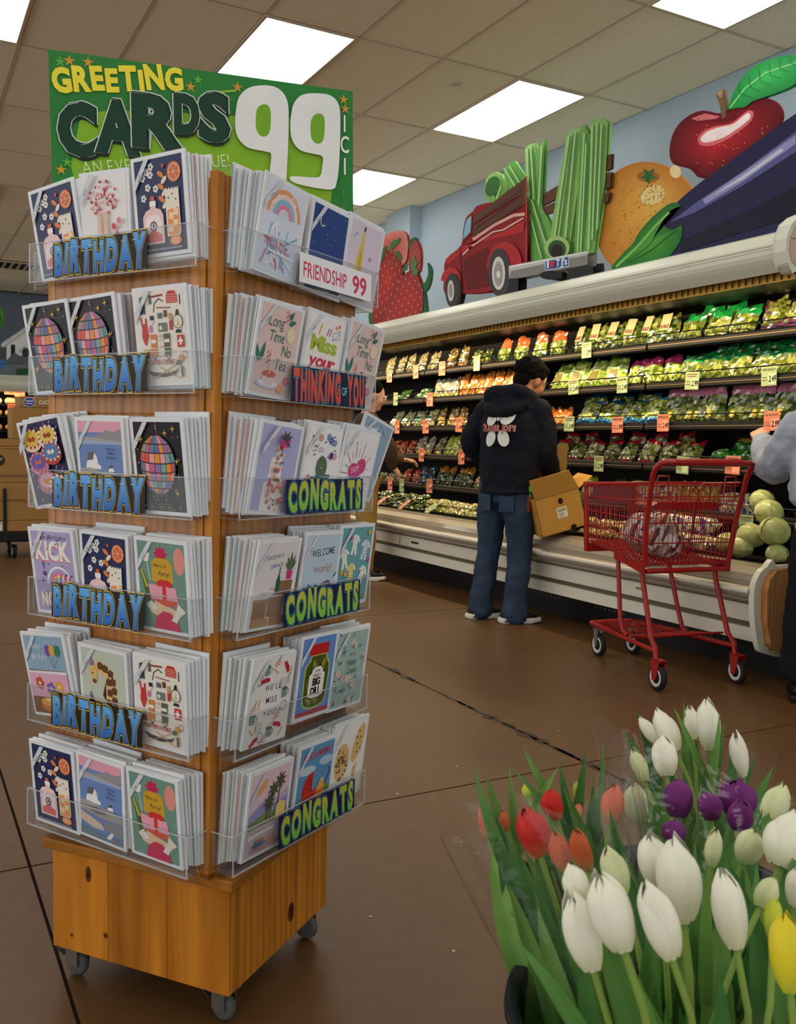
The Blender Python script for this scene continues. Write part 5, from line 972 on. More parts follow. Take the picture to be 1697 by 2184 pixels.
def p_miss2(A):
    a_bg(A, (232, 228, 222)); rr = random.Random(11)
    for t, y in (("WE'LL", 108), ('MISS', 82), ('YOU!', 56)): A.text(t, 4, y, 12, (46, 46, 50), .01, .85, .22, center=True)
    for x, y in ((-20, 150), (44, 96), (-48, 56), (10, 20)): A.poly([(x-9, y-10), (x+7, y-10), (x+8, y+9), (x-10, y+9)], (128, 146, 136)); A.ring(x+9, y, 5, 2, (128, 146, 136), n=10); A.ell(x-1, y+9, 9, 2.6, (84, 100, 92))
    for x, y, a in ((-24, 130, .1), (40, 150, -1), (32, 32, -.3), (-36, 8, .6)): A.poly([(x+u*math.cos(a)-v*math.sin(a), y+u*math.sin(a)+v*math.cos(a)) for u, v in ((-14, -4), (14, -4), (13, 3), (4, 6), (-13, 4))], (190, 40, 56))
    for x, y, a in ((6, 146, -.6), (54, 140, 1.4), (-34, 84, 1.5), (-48, 30, -.8), (6, 36, .5), (46, 14, .9)): A.line([(x-10*math.cos(a), y-10*math.sin(a)), (x+10*math.cos(a), y+10*math.sin(a))], 2.6, (214, 166, 80))
    for x, y in ((12, 162), (-48, 78), (30, 52), (-6, 6), (48, 120)): A.ring(x, y, 4, 1.3, (214, 110, 90), n=10); A.ring(x-9, y-3, 4, 1.3, (214, 110, 90), n=10); A.line([(x, y+3), (x+3, y+16)], 1.4, (150, 150, 150)); A.line([(x-8, y+1), (x+6, y+15)], 1.4, (150, 150, 150))
    for x, y in ((-44, 134), (42, 70), (-22, 16)): A.ring(x, y, 10, 1.4, (90, 90, 96), n=16); A.line([(x, y), (x+5, y+3)], 1, (90, 90, 96))
    for x, y in ((34, 120), (-28, 40)): A.rect(x-9, y-11, x+9, y+11, (214, 212, 208)); [A.line([(x-6, y+6-i*5), (x+6, y+6-i*5)], .8, (170, 168, 166)) for i in range(4)]
def p_dill(A):
    a_bg(A, (96, 140, 206)); A.rect(-60, 4, 60, 14, (180, 60, 80)); jar = [(-26, 122), (-24, 132), (26, 132), (28, 122), (40, 110), (42, 90), (40, 40), (34, 26), (14, 20), (-14, 20), (-34, 26), (-40, 40), (-42, 90), (-40, 110)]
    A.poly([(x*1.09, 76+(y-76)*1.06) for x, y in jar], (200, 206, 60)); A.poly(jar, (74, 84, 26)); A.rect(-34, 134, 34, 158, (206, 40, 40))
    for i in range(12): A.rect(-33+i*5.6, 136, -31.4+i*5.6, 156, (160, 24, 30), keep=i > 0)
    for x, y, r, a in ((-24, 60, 26, .2), (22, 66, 28, -.2), (0, 40, 20, .6), (-10, 106, 20, .3), (20, 110, 16, -.4), (-20, 34, 14, 1)): A.ell(x, y, 9, r, (112, 122, 40), a); A.ell(x-2, y+2, 3, r*.7, (160, 166, 70), a)
    A.poly([(-30, 44), (-30, 92), (-22, 96), (-20, 104), (-10, 110), (10, 110), (20, 104), (22, 96), (30, 92), (30, 44), (14, 38), (-14, 38)], (40, 40, 36)); A.poly([(-28, 46), (-28, 91), (-20, 95), (-18, 103), (-9, 108), (9, 108), (18, 103), (20, 95), (28, 91), (28, 46), (13, 40), (-13, 40)], (240, 236, 226))
    A.text("YOU'RE", 0, 96, 5, (40, 30, 30), .02, .8, center=True); A.text('KIND OF A', 0, 87, 5, (40, 30, 30), .02, .8, center=True); A.text('BIG', 0, 68, 15, (24, 22, 24), .05, .9, center=True); A.text('DILL', 0, 48, 15, (24, 22, 24), .05, .9, center=True); A.ell(1, 86, 2, 2, (214, 50, 50)); A.ell(-4, 66, 2, 2, (214, 50, 50))
def p_couple(A):
    a_bg(A, (160, 186, 178)); rr = random.Random(12); 
    for i in range(60):
        x, y = rr.uniform(-54, 54), rr.uniform(8, 166)
        if abs(x) < 26 and 70 < y < 130: continue
        if i % 4 == 0: A.flower(x, y, rr.uniform(6, 11), rr.choice([(222, 190, 184), (206, 206, 200), (226, 200, 190)]), (226, 160, 130))
        else: A.leaf(x, y, rr.uniform(10, 20), rr.uniform(3, 6), rr.uniform(0, 6), rr.choice([(110, 140, 140), (84, 112, 126), (130, 160, 150), (196, 206, 200)]))
    A.text('to the', 0, 118, 8, (70, 92, 96), .0, .8, shear=.3, center=True); A.text('Happy', 0, 98, 13, (60, 84, 88), .0, .8, shear=.3, center=True); A.text('Couple', 2, 78, 13, (60, 84, 88), .0, .8, shear=.3, center=True)
def p_palm(A):
    a_bg(A, (196, 176, 206)); A.poly([(-60, 80), (60, 120), (60, 172), (-60, 172)], (226, 196, 206)); A.ell(-30, 140, 24, 10, (236, 170, 110), .6); A.poly([(-60, 90), (-20, 110), (30, 96), (60, 104), (60, 60), (-60, 50)], (150, 150, 196)); A.poly([(-60, 72), (-10, 86), (40, 76), (60, 84), (60, 64), (-60, 56)], (120, 140, 90)); A.rect(-60, 4, 60, 60, (206, 186, 196)); rr = random.Random(3)
    for x, h in ((6, 128), (26, 142), (-6, 104)):
        A.line([(x, 66), (x+4, h)], 3, (110, 70, 60))
        for a in range(8): A.leaf(x+4, h, 20, 6, a*PI/4+.2, (70, 90, 56) if a % 2 else (96, 84, 60))
    for i in range(16): x = rr.uniform(-50, 50); A.line([(x, 22), (x, 34)], 3, rr.choice([(60, 80, 120), (206, 90, 80), (240, 236, 230), (226, 170, 70)])); 
    A.poly([(-60, 40), (20, 46), (20, 52), (-60, 50)], (236, 226, 214)); A.poly([(20, 60), (50, 66), (50, 92), (30, 100), (20, 90)], (236, 206, 120)); A.ell(0, 14, 50, 6, (176, 140, 150)); A.poly([(-50, 24), (-20, 30), (0, 24), (-20, 18)], (70, 110, 160))
def p_whoa(A):
    a_bg(A, (90, 150, 190)); A.ell(-30, 120, 30, 10, (190, 214, 226)); A.ell(36, 130, 26, 10, (176, 206, 222)); A.text('WHOA MAMA!', 0, 144, 15, (196, 50, 56), .02, .62, center=True, fit=98, rot=.05, shear=.1); A.poly([(-60, 40), (-20, 60), (60, 74), (60, 60), (-60, 30)], (110, 140, 60)); A.rect(-60, 4, 60, 36, (190, 140, 90))
    A.ell(-6, 70, 36, 44, (206, 44, 44), a0=PI*.5, a1=PI*1.02); A.poly([(-42, 70), (-6, 70), (-6, 113)], (206, 44, 44)); A.poly([(-42, 70), (42, 76), (34, 44), (16, 36), (-24, 34), (-36, 46)], (222, 120, 50)); A.poly([(-42, 70), (10, 74), (6, 36), (-24, 34), (-36, 46)], (206, 60, 44))
    for i in range(4): A.line([(-6, 70), (-6-36*math.cos(i*.4), 70+42*math.sin(i*.4))], 1.2, (120, 24, 30))
    A.line([(40, 76), (56, 104), (50, 112)], 3, (60, 70, 110)); A.line([(-10, 36), (40, 20)], 3, (50, 60, 100))
    for x, y in ((-24, 22), (34, 26)): A.ell(x, y, 15, 17, (56, 50, 60)); A.ell(x, y, 9, 10, (196, 190, 190)); A.ell(x, y, 4, 5, (70, 60, 70))
    A.ell(26, 84, 8, 9, (236, 196, 160)); A.poly([(10, 66), (36, 70), (30, 90), (16, 86)], (230, 170, 80))
def p_cookie(A):
    a_bg(A, (236, 234, 228)); c = (222, 184, 116)
    A.ell(-26, 84, 28, 44, c); A.ell(34, 118, 19, 46, c, -.35); A.poly([(20, 84), (40, 76), (30, 20), (22, 20)], c); A.poly([(0, 64), (20, 72), (44, 88), (40, 74), (10, 56)], (240, 238, 232)); rr = random.Random(2)
    for i in range(22): a, d = rr.uniform(0, 6.28), rr.random()**.5; A.ell(-26+24*d*math.cos(a), 84+40*d*math.sin(a), 2.6, 2.6, (60, 36, 30), n=7, keep=i > 0)
    for x, y in ((34, 146), (42, 130), (30, 116), (44, 104), (32, 96), (26, 132), (30, 40)): A.ell(x, y, 2.4, 3, (60, 36, 30), n=7)
    for t, y in (('A', 104), ('SWEET', 92), ('NEW BABY', 80)): A.text(t, -26, y, 8, (84, 50, 40), .005, .7, center=True)
DESIGN = {f.__name__[2:]: f for f in (p_drinks, p_disco, p_camp, p_confetti, p_cakes, p_light, p_kick, p_party, p_cozy, p_giraffe, p_rainbow, p_bear, p_banana, p_tea, p_miss, p_floral, p_youand, p_yay, p_blueleaf, p_unpack, p_whale, p_onesie, p_miss2, p_dill, p_couple, p_palm, p_whoa, p_cookie)}
WORDS = dict(drinks='navy greeting card with gin bottle and orange slices', disco='black greeting card with a disco ball', camp='cream greeting card covered in camping gear', confetti='white greeting card with red confetti and legs', cakes='dark greeting card of piled frosted cakes', light='blue greeting card of white houses by the sea', kick='lilac greeting card lettered kick with sneaker', party='green greeting card with gift and red bow', cozy='light blue greeting card with balloons and pink blanket', giraffe='sage greeting card with giraffe, toucan and zebra', rainbow='shiny greeting card with rainbow arch', bear='navy greeting card with grey bear', banana='pale pink greeting card with a banana', tea='pink greeting card lettered long time no tea', miss='white greeting card lettered I miss your', floral='lavender greeting card with floral wedding cake', youand='white floral greeting card with big ampersand', yay='white greeting card with pink heart and ring', blueleaf='blue botanical greeting card', unpack='grey greeting card with boxes, bottle and plant', whale='pale blue greeting card with whale, welcome', onesie='teal greeting card with baby onesies', miss2="white greeting card lettered we'll miss you", dill='blue greeting card with pickle jar', couple='grey green greeting card lettered happy couple', palm='lilac greeting card of palms and a beach', whoa='blue greeting card of red pram lettered whoa mama', cookie='white greeting card with chocolate chip cookies')
M_CARD = mat('card_white', attr=True, rough=.4, coat=.3)
def card_mesh(c=(228, 230, 232), edge=None):
    mb = MB(); mb.paint(c); mb.box((0, CT/2, CHt/2), (CWd, CT, CHt)); 
    if edge: mb.paint(edge); mb.box((0, CT/2, CHt/2-.002), (CWd+.0012, CT*.45, CHt-.002))
    return mb.mesh('greeting_card', M_CARD)
CARDM = card_mesh(); EDGES = [card_mesh((224, 226, 228), e) for e in ((206, 196, 170), (120, 150, 160), (190, 120, 90), (150, 170, 190), (226, 226, 226), (110, 130, 110))]
ARTM = {}; BDAY = ('drinks', 'disco', 'camp', 'confetti', 'cakes', 'light', 'kick', 'party', 'cozy', 'giraffe')
def art_mesh(k):
    if k not in ARTM:
        A = Art(lambda u, v, l: V(u*.001, -.0003-l*.00007, v*.001+.003)); DESIGN[k](A); A.bd = k in BDAY; tape(A); ARTM[k] = A.mb.mesh('printed_picture', GLOSSP)
    return ARTM[k]
COLN = ['left', 'middle', 'right']; ROWN = ['top', 'second', 'third', 'fourth', 'fifth', 'bottom']
def put_card(Mf, x, z, depth, lean, roll, design, label, group=None, me=None, s=1.0):
    # depth: how far the card's foot stands behind the tray front; lean: top towards the viewer (degrees)
    M = Mf @ Matrix.Translation((x, -FD+depth, z)) @ Matrix.Rotation(rad(lean), 4, 'X') @ Matrix.Rotation(rad(roll), 4, 'Y')
    o = link('greeting_card', me or CARDM, None, M); tag(o, label, 'card', group)
    if design: link('printed_picture', art_mesh(design), o)
    return o
LEFT = [[('drinks', -.142, 7, -6, .004), ('confetti', -.018, 6, 2, .012), ('drinks', .120, 6, -1, .024)], [('disco', -.160, 9, -3, 0), ('disco', -.035, 7, -3, .006), ('camp', .130, 7, -1, .012)],
        [('cakes', -.160, 9, -9, .0), ('light', -.020, 7, 1, .0), ('disco', .128, 8, 0, .0)], [('kick', -.150, 8, -1, .0), ('drinks', -.010, 6, 2, .0), ('party', .136, 7, 1, .0)],
        [('cozy', -.158, 9, -5, .010), ('giraffe', -.008, 7, 2, .0), ('camp', .130, 6, 2, .0)], [('drinks', -.153, 7, 1, .0), ('light', -.018, 6, 3, .0), ('party', .122, 7, 1, .0)]]
RIGHT = [[('rainbow', -.108, 7, 4, .004), ('bear', .035, 6, 3, -.006), ('banana', .165, 7, 4, -.008)], [('tea', -.115, 8, 3, .002), ('miss', .022, 7, 4, .004), ('tea', .165, 9, 5, .004)],
         [('floral', -.110, 7, 5, .0), ('youand', .030, 6, 5, .0), ('yay', .155, 9, 6, .0)], [('unpack', -.108, 9, 2, .0), ('whale', .035, 7, 2, .004), ('onesie', .170, 6, 1, .012)],
         [('miss2', -.110, 7, 2, .0), ('dill', .035, 6, 2, .018), ('couple', .160, 6, 2, .010)], [('palm', -.105, 6, 1, .0), ('whoa', .035, 6, 2, .010), ('cookie', .165, 6, 2, .026)]]
for side, rows, Mf, Z, sn in (('l', LEFT, ML, ZL, 'left'), ('r', RIGHT, MR, ZR, 'right')):
    for k, row in enumerate(rows):
        for j, (dz, x, lean, roll, lift) in enumerate(row):
            x += .012 if (side == 'l' and j == 2) else (-.012 if side == 'r' and j == 0 else 0)
            put_card(Mf, x, Z[k]+.001+lift, .018, lean, roll, dz, f'{WORDS[dz]}, {COLN[j]} front, {ROWN[k]} tray, {sn} face', 'front cards of the rack')
            nst = 6
            for i in range(nst):
                dd = .0238+.0054*i; top = .0015*i
                fan = -.0055*i-.004 if (side == 'r' and j == 0) else (.0028*i if (side == 'l' and j == 2) else R.uniform(-.003, .005))
                put_card(Mf, x+.004+fan, Z[k]+.001+lift*.6+R.uniform(0, .006)+(.008 if i == nst-1 and (k+j) % 2 == 0 else 0), dd, max(1.0, lean*(1-.12*i)+R.uniform(-.3, .3)), roll*.5+R.uniform(-1, 1), None,
                         f'white sleeved card stacked behind the {COLN[j]} front card, {ROWN[k]} tray, {sn} face', f'spare cards behind the {COLN[j]} card, {ROWN[k]} tray, {sn} face', me=R.choice(EDGES) if (side == 'r' and j == 0) else (CARDM if R.random() < .8 else R.choice(EDGES)))
put_card(MR, .20, ZR[2]+.03, .030, 12, 14, 'blueleaf', 'blue botanical greeting card leaning out behind the right end of the third tray', 'front cards of the rack')
# ---------------------------------------------------------------- the green header sign
d_ = V(math.cos(rad(-7.5)), math.sin(rad(-7.5)), .022).normalized(); up_ = V(0.0, 0, 1); n_ = up_.cross(d_).normalized(); up2 = d_.cross(n_).normalized()
SM = basis(d_, n_, up2, RO+V(.022, 0, 1.50)); SW, SH_ = .322, .445
mb = MB(); mb.paint((40, 120, 50)); mb.box((0, .003, SH_/2+.075), (2*SW, .006, SH_-.15)); sign = mb.build('header_sign', PRINT, None, SM)
for s in (-.1, .1):
    q = MB(); q.box((s, .012, .22), (.03, .012, .42)); q.build('support_stake', M_PIN2, sign)
A = Art(lambda u, v, l: V(u*.001, -.0003-l*.00015, v*.001))     # millimetres, top edge at 445
A.rect(-322, 150, 322, 445, (44, 124, 54)); A.poly([(-268, 150), (-285, 220), (-262, 330), (-150, 346), (60, 360), (200, 372), (262, 360), (284, 300), (264, 170), (262, 150)], (128, 178, 40)); A.poly([(220, 150), (236, 170), (262, 190), (262, 150)], (64, 140, 50))
rr = random.Random(3)
for x, y, c in ((-300, 424, 0), (-282, 428, 1), (-246, 430, 1), (-40, 408, 1), (60, 420, 1), (-24, 424, 0), (300, 424, 1), (304, 404, 1), (-304, 210, 1), (-292, 226, 0), (-296, 178, 1), (120, 424, 0), (-300, 130, 1)): A.star(x, y, 12, [(90, 170, 60), (206, 150, 50)][c], 5, .35)
A.line([(20, 404), (56, 412)], 5, (140, 180, 50))
rj = random.Random(21); js = [(rj.uniform(-.06, .04), rj.uniform(-.05, .05), rj.uniform(.92, 1.1)) for _ in range(12)]
A.text('GREETING', -312, 366, 43, (236, 220, 60), .05, .8, .13, jig=lambda i: js[i], fit=258, rot=.13)
ua = lambda x: (x-257)*.5-322; va = lambda x, y: 445-(y-(60+(x-257)*.139))*.5
for ch, x0, x1, v0, v1 in (('C', -308, -244, 246, 340), ('A', -234, -162, 258, 354), ('R', -160, -78, 276, 374), ('S', -24, 28, 304, 394), ('D', -78, -34, 312, 384)):
    for dx, dy, c, off in ((4, -5, (18, 40, 28), .06), (4, 3, (206, 216, 206), .066), (3, 2, (18, 50, 34), .058), (-2, 0, (206, 216, 206), .05), (0, 0, (24, 60, 44), .048)): A.text(ch, x0+dx+4, v0+dy, v1-v0, c, off, .8, fit=x1-x0)
A.text('AN EVERYDAY VALUE!', -262, 204, 26, (206, 226, 170), -.010, .8, .1, rot=.15, fit=306)
for out, cnt in (([(1010, 320), (1025, 260), (1070, 222), (1140, 213), (1200, 228), (1238, 280), (1243, 380), (1234, 560), (1222, 650), (1180, 668), (1080, 640), (1020, 610), (1016, 578), (1110, 592), (1150, 590), (1160, 545), (1162, 504), (1140, 494), (1060, 474), (1018, 432), (1006, 380)], [(1100, 320), (1120, 296), (1148, 296), (1163, 326), (1160, 400), (1142, 428), (1115, 425), (1097, 390)]),
                 ([(1256, 330), (1272, 284), (1310, 254), (1380, 250), (1440, 262), (1476, 306), (1481, 400), (1474, 560), (1462, 640), (1438, 670), (1330, 652), (1258, 628), (1252, 604), (1340, 612), (1384, 610), (1396, 560), (1396, 524), (1360, 512), (1296, 494), (1260, 452), (1250, 395)], [(1345, 366), (1366, 340), (1394, 340), (1408, 366), (1404, 440), (1388, 466), (1360, 462), (1343, 430)])):
    cx, cy = sum(p[0] for p in out)/len(out), sum(p[1] for p in out)/len(out)
    A.poly(smooth_poly([(ua(x), va(x, y)) for x, y in out], 3), (224, 228, 226)); A.poly(smooth_poly([(ua(x), va(x, y)) for x, y in cnt], 3), (112, 168, 36))
for ch, y in (('I', 352), ('C', 306), ('I', 258)): A.text(ch, 300, y, 36, (232, 234, 230), .01, .6, center=True)
for ch, y in zip('EACH', (206, 176, 146, 116)): A.text(ch, 298, y, 20, (70, 140, 60), .0, .7, center=True)
A.build('painted_lettering', PAINTED, sign); tag(sign, 'green hand-painted greeting cards sign standing on top of the card rack', 'sign')
# ================================================================ red shopping cart
M_RED = mat('red_powdercoat', (150, 20, 16), .35, coat=.3); M_TYRE = mat('tyre', (30, 30, 30), .6); M_HUB = mat('hub_grey', (196, 192, 182), .5)
cf = V(.1504, .9886, 0); cr_ = V(.9886, -.1504, 0)
KM = basis(cr_, cf, V(0, 0, 1), V(3.5465, 3.3242, 0)*.97) @ Matrix.Diagonal((.97, .97, 1.0, 1))
cart = empty('shopping_cart', 'red wire shopping cart standing by the refrigerated case with a tote inside', 'cart', KM)
def P_(t, a, b): return tuple(x+(y-x)*t for x, y in zip(a, b))
RT, RB, NT, NB = (.268, .07, 1.0), (.255, .125, .585), (.165, .86, .955), (.15, .84, .635)
mx = lambda p: (-p[0], p[1], p[2])
q = MB()
q.tube([mx(RB), (-.272, .10, .80), (-.285, .045, 1.03), (-.287, .02, 1.07), (-.275, -.005, 1.093), (-.245, -.015, 1.1), (.245, -.015, 1.1), (.275, -.005, 1.093), (.287, .02, 1.07), (.285, .045, 1.03), (.272, .10, .80), RB], .0145, 10); q.build('handle_frame', M_RED, cart)
q = MB(); q.tube([(-.2, -.0152, 1.1), (.2, -.0152, 1.1)], .0185, 12); q.build('handle_grip', M_RED, cart)
def mid(f): return f
def side(s):
    q = MB(); A0, B0, A1, B1 = [(p[0]*s, p[1], p[2]) for p in (RT, RB, NT, NB)]
    for i in range(1, 25): t = i/25; q.tube([P_(t, A0, A1), P_(t, B0, B1)], .0026, 4)
    for k in (.22, .45, .70, .9): q.tube([P_(k, A0, B0), P_(k, A1, B1)], .0032, 4)
    q.build('side_wires', M_RED, cart)['kind'] = 'stuff'
    q = MB(); q.tube([A0, A1], .006, 6); q.build('top_rim', M_RED, cart)
    q = MB(); q.prism([(.12, .548), (.12, .60), (.30, .60), (.46, .625), (.46, .585), (.36, .578)], lambda a, b, d: V(s*(.262-.105*(a-.12)/.72)+d, a, b), -.006, .006); q.build('bottom_rail_plate', M_RED, cart, bevel=.002)
    q = MB(); q.box((s*.158, .855, .79), (.018, .03, .34), Matrix.Rotation(rad(-3.4), 3, 'X')); q.build('nose_post', M_RED, cart, bevel=.003)
for s in (-1, 1): side(s)
q = MB()
for i in range(1, 10): x = -.15+.03*i; q.tube([(x*1.1, .86, .95), (x, .842, .635)], .0026, 4)
for k in (.2, .45, .7): q.tube([P_(k, mx(NT), mx(NB)), P_(k, NT, NB)], .003, 4)
q.build('nose_wires', M_RED, cart)['kind'] = 'stuff'
q = MB(); q.box((0, .862, .955), (.35, .03, .03)); q.build('nose_bumper', M_RED, cart, bevel=.006)
q = MB(); q.box((0, .862, .60), (.31, .03, .05)); q.build('lower_nose_bumper', M_RED, cart, bevel=.006)
q = MB()
for i in range(19): t = -.24+.48*i/18; q.tube([(t, .11, .588), (t*.62, .84, .64)], .0024, 4)
for i in range(22): y = .13+.033*i; w = .25-.1*(y-.13)/.72; q.tube([(-w, y, .587+.05*(y-.12)/.72), (w, y, .587+.05*(y-.12)/.72)], .0024, 4)
q.build('basket_floor', M_RED, cart)['kind'] = 'stuff'
q = MB()
for i in range(1, 18): t = -.25+.5*i/18; q.tube([(t, .075, .985), (t*.97, .12, .60)], .0026, 4)
for z, y in ((.985, .075), (.93, .08), (.80, .095), (.70, .108), (.60, .12)): q.tube([(-.262, y, z), (.262, y, z)], .0034, 5)
for s in (-1, 1): q.tube([(s*.17, .075, .92), (s*.17, .07, 1.02), (s*.172, .068, 1.03), (s*.235, .068, 1.03), (s*.238, .07, 1.02), (s*.238, .08, .92)], .004, 5)
q.build('rear_gate', M_RED, cart)['kind'] = 'stuff'
q = MB(); q.tube([(-.25, .12, .562), (.25, .12, .562)], .013, 8); q.build('rear_crossbar', M_RED, cart)
q = MB(); q.prism([(-.24, .885), (-.2, .90), (.14, .90), (.18, .885), (.14, .865), (-.2, .865)], lambda a, b, d: V(a, d, b), .10, .26); q.build('seat_flap', M_RED, cart, bevel=.004)
q = MB()
for i in range(9): x = -.2+.05*i; q.tube([(x, .27, .70), (x*.95, .32, .99)], .0026, 4)
q.tube([(-.22, .32, .99), (.22, .32, .99)], .005, 5); q.tube([(-.22, .27, .70), (.22, .27, .70)], .004, 5); q.tube([(.03, .09, .97), (.12, .28, .62)], .004, 4); q.tube([(.0, .27, .97), (-.06, .27, .62)], .004, 4)
q.build('child_seat_back', M_RED, cart)['kind'] = 'stuff'
q = MB(); q.paint((92, 66, 74)); q.box((0, .838, .895), (.25, .004, .095)); adp = q.build('ad_panel', PRINT, cart)
A = Art(lambda u, v, l: V(u, .8355-l*.0004, v)); 
for i, (y, w) in enumerate(((.925, .16), (.905, .18), (.885, .15), (.868, .12))): A.rect(-w/2, y-.005, w/2, y+.005, (130, 50, 56), keep=i > 0)
A.build('ad_print', PRINT, adp)
for s in (-1, 1):
    q = MB(); q.tube([(s*.225, .19, .575), (s*.225, .175, .5), (s*.236, .075, .24), (s*.24, .03, .2), (s*.24, .02, .135)], .0135, 9); q.build('rear_leg', M_RED, cart)
    q = MB(); q.tube([(s*.165, .50, .585), (s*.165, .495, .53), (s*.19, .42, .27), (s*.19, .39, .215), (s*.19, .35, .195)], .0125, 9); q.build('front_leg', M_RED, cart)
    q = MB(); q.tube([(s*.24, .03, .185), (s*.135, .80, .175), (s*.12, .82, .175), (0, .825, .175)], .0125, 8); q.build('base_rail', M_RED, cart)
    # rear wheel in its fork
    q = MB()
    for k in (-1, 1): q.prism([(-.035, .15), (.035, .15), (.02, .05), (0, .045), (-.012, .06)], lambda a, b, d: V(s*.24+k*.02+d, a, b), -.002, .002)
    q.box((s*.24, 0, .148), (.044, .07, .006)); fk = q.build('rear_fork', M_RED, cart)
    def wheel(par, x, y, ang=0):
        Mw = Matrix.Translation((x, y, .0635)) @ Matrix.Rotation(ang, 4, 'Z') @ Matrix.Rotation(PI/2, 4, 'Y')
        q = MB(); q.lathe([(.046, -.015), (.058, -.015), (.0635, -.009), (.0635, .009), (.058, .015), (.046, .015)], 26, Mw); w = q.build('wheel', M_TYRE, par)
        return Mw
    def hub(par, Mw):
        q = MB(); q.lathe([(.0, -.012), (.03, -.012), (.036, -.0155), (.0465, -.0155), (.047, 0), (.0465, .0155), (.036, .0155), (.03, .012), (0, .012)], 22, Mw); q.build('wheel_hub', M_HUB, par)
        q = MB(); q.lathe([(0, -.019), (.011, -.019), (.013, -.012), (.030, -.0125), (.030, .0125), (.013, .012), (.011, .019), (0, .019)], 16, Mw); q.build('axle_cap', M_TYRE, par)
    Mw = wheel(fk, s*.24, 0); hub(fk, Mw)
    q = MB(); a = .25
    for k in (-1, 1): q.prism([(-.02, .15), (.03, .15), (.012, .055), (-.006, .055)], lambda a_, b, d: V(s*.115+k*.021+d, .74+a_, b), -.0018, .0018)
    q.box((s*.115, .745, .152), (.05, .055, .006)); q.lathe([(0, .152), (.014, .152), (.014, .175), (0, .175)], 12, Matrix.Translation((s*.115, .745, 0))); fk = q.build('front_caster', M_STEEL, cart)
    Mw = wheel(fk, s*.115, .74); hub(fk, Mw)
q = MB(); q.tube([(-.19, .30, .20), (.19, .30, .20)], .009, 6); q.tube([(-.22, .12, .235), (.24, .12, .235)], .006, 6); q.tube([(-.13, .78, .185), (.13, .78, .185)], .006, 6)
for i in range(11): t = -1+.2*i; q.tube([(t*.13, .78, .187), (t*.19, .34, .20), (t*.22, .12, .235)], .003, 4)
for y in (.25, .4, .55, .68): q.tube([(-.2+.09*(y-.25), y, .20), (.2-.09*(y-.25), y, .20)], .003, 4)
q.build('under_shelf', M_RED, cart)['kind'] = 'stuff'
# tote bag lying in the cart
q = MB(); st = [(196, 186, 180), (110, 90, 84), (70, 58, 58), (206, 196, 190), (90, 72, 70), (150, 130, 124), (186, 120, 96), (80, 66, 66), (206, 200, 196), (104, 86, 84), (160, 146, 140)]
def tote(p):
    n = p.normalized(); return V(p.x*(1+.1*noise.noise(n*2)), p.y*(1+.1*noise.noise(n*2.6+V(3, 0, 0))), max(-.085, p.z*(1+.15*noise.noise(n*2.2+V(0, 5, 0)))))
q.ball((0, 0, 0), .17, .15, .13, 44, 16, fn=tote); q.c = [lin(st[(i % 44) % 11 if (i//44+(i % 44)) % 5 else 3]) for i in range(len(q.f))]
tote_o = q.build('tote_bag', mat('woven_cloth', attr=True, rough=.85, noise_amt=.25, noise_scale=90)); tote_o.matrix_world = KM @ (Matrix.Translation((-.03, .38, .70)) @ Matrix.Rotation(.5, 4, 'Y')); tag(tote_o, 'striped woven tote bag lying in the red shopping cart', 'bag')
q = MB(); q.paint((226, 222, 214)); q.box((0, -.158, -.0), (.075, .004, .05), Matrix.Rotation(.1, 3, 'X')); q.build('tote_label', PRINT, tote_o)
q = MB(); q.tube([(-.1, -.05, .10), (-.12, -.02, .2), (-.04, .0, .25), (.04, .0, .2), (.05, -.04, .11)], .007, 6); q.build('handle_strap', mat('strap_web', (120, 96, 84), .8), tote_o)
# ================================================================ cardboard box tilted on the edge of the case
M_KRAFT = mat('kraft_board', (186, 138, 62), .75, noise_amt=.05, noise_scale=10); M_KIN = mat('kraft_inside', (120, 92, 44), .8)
e1 = V(.90, -.27, .27).normalized(); e3 = V(-.24, .02, .95); e3 = (e3-e1*e3.dot(e1)).normalized(); e2 = e3.cross(e1)
KB = basis(e1, e2, e3, onX(1157, 1147, 3.645))
kbox = empty('cardboard_box', 'open brown cardboard box held tilted over the edge of the refrigerated case', 'box', KB)
bwid, bdep, bhei, t_ = .31, .26, .25, .005
q = MB(); q.box((bwid/2, t_/2, bhei/2), (bwid, t_, bhei)); q.box((bwid/2, bdep-t_/2, bhei/2), (bwid, t_, bhei)); q.box((t_/2, bdep/2, bhei/2), (t_, bdep, bhei)); q.box((bwid-t_/2, bdep/2, bhei/2), (t_, bdep, bhei)); q.box((bwid/2, bdep/2, t_/2), (bwid, bdep, t_)); body_ = q.build('box_wall', M_KRAFT, kbox)
def flap(name, o, a, b, m): q = MB(); o, a, b = V(*o), V(*a), V(*b); n = a.cross(b).normalized()*.004; q.add([o, o+a, o+a*.9+b, o+a*.02+b, o+n, o+a+n, o+a*.9+b+n, o+a*.02+b+n], [(0, 1, 2, 3), (7, 6, 5, 4), (0, 4, 5, 1), (1, 5, 6, 2), (2, 6, 7, 3), (3, 7, 4, 0)]); q.build(name, m, kbox)
flap('front_flap', (0, 0, bhei), (bwid, 0, 0), (-.03, -.05, .14), M_KRAFT); flap('back_flap', (.02, bdep, bhei), (bwid, 0, 0), (.12, .04, .25), M_KIN); flap('side_flap', (bwid, 0, bhei), (0, bdep, 0), (.11, 0, .05), M_KRAFT)
A = Art(lambda u, v, l: V(u, -.0008-l*.0004, v)); A.ell(.17, .20, .017, .020, (34, 22, 12)); A.rect(.13, .09, .20, .16, (226, 220, 200))
for i in range(14): A.rect(.138+i*.004, .132, .1395+i*.004+.001*(i % 3 == 0), .152, (40, 38, 36), keep=i > 0)
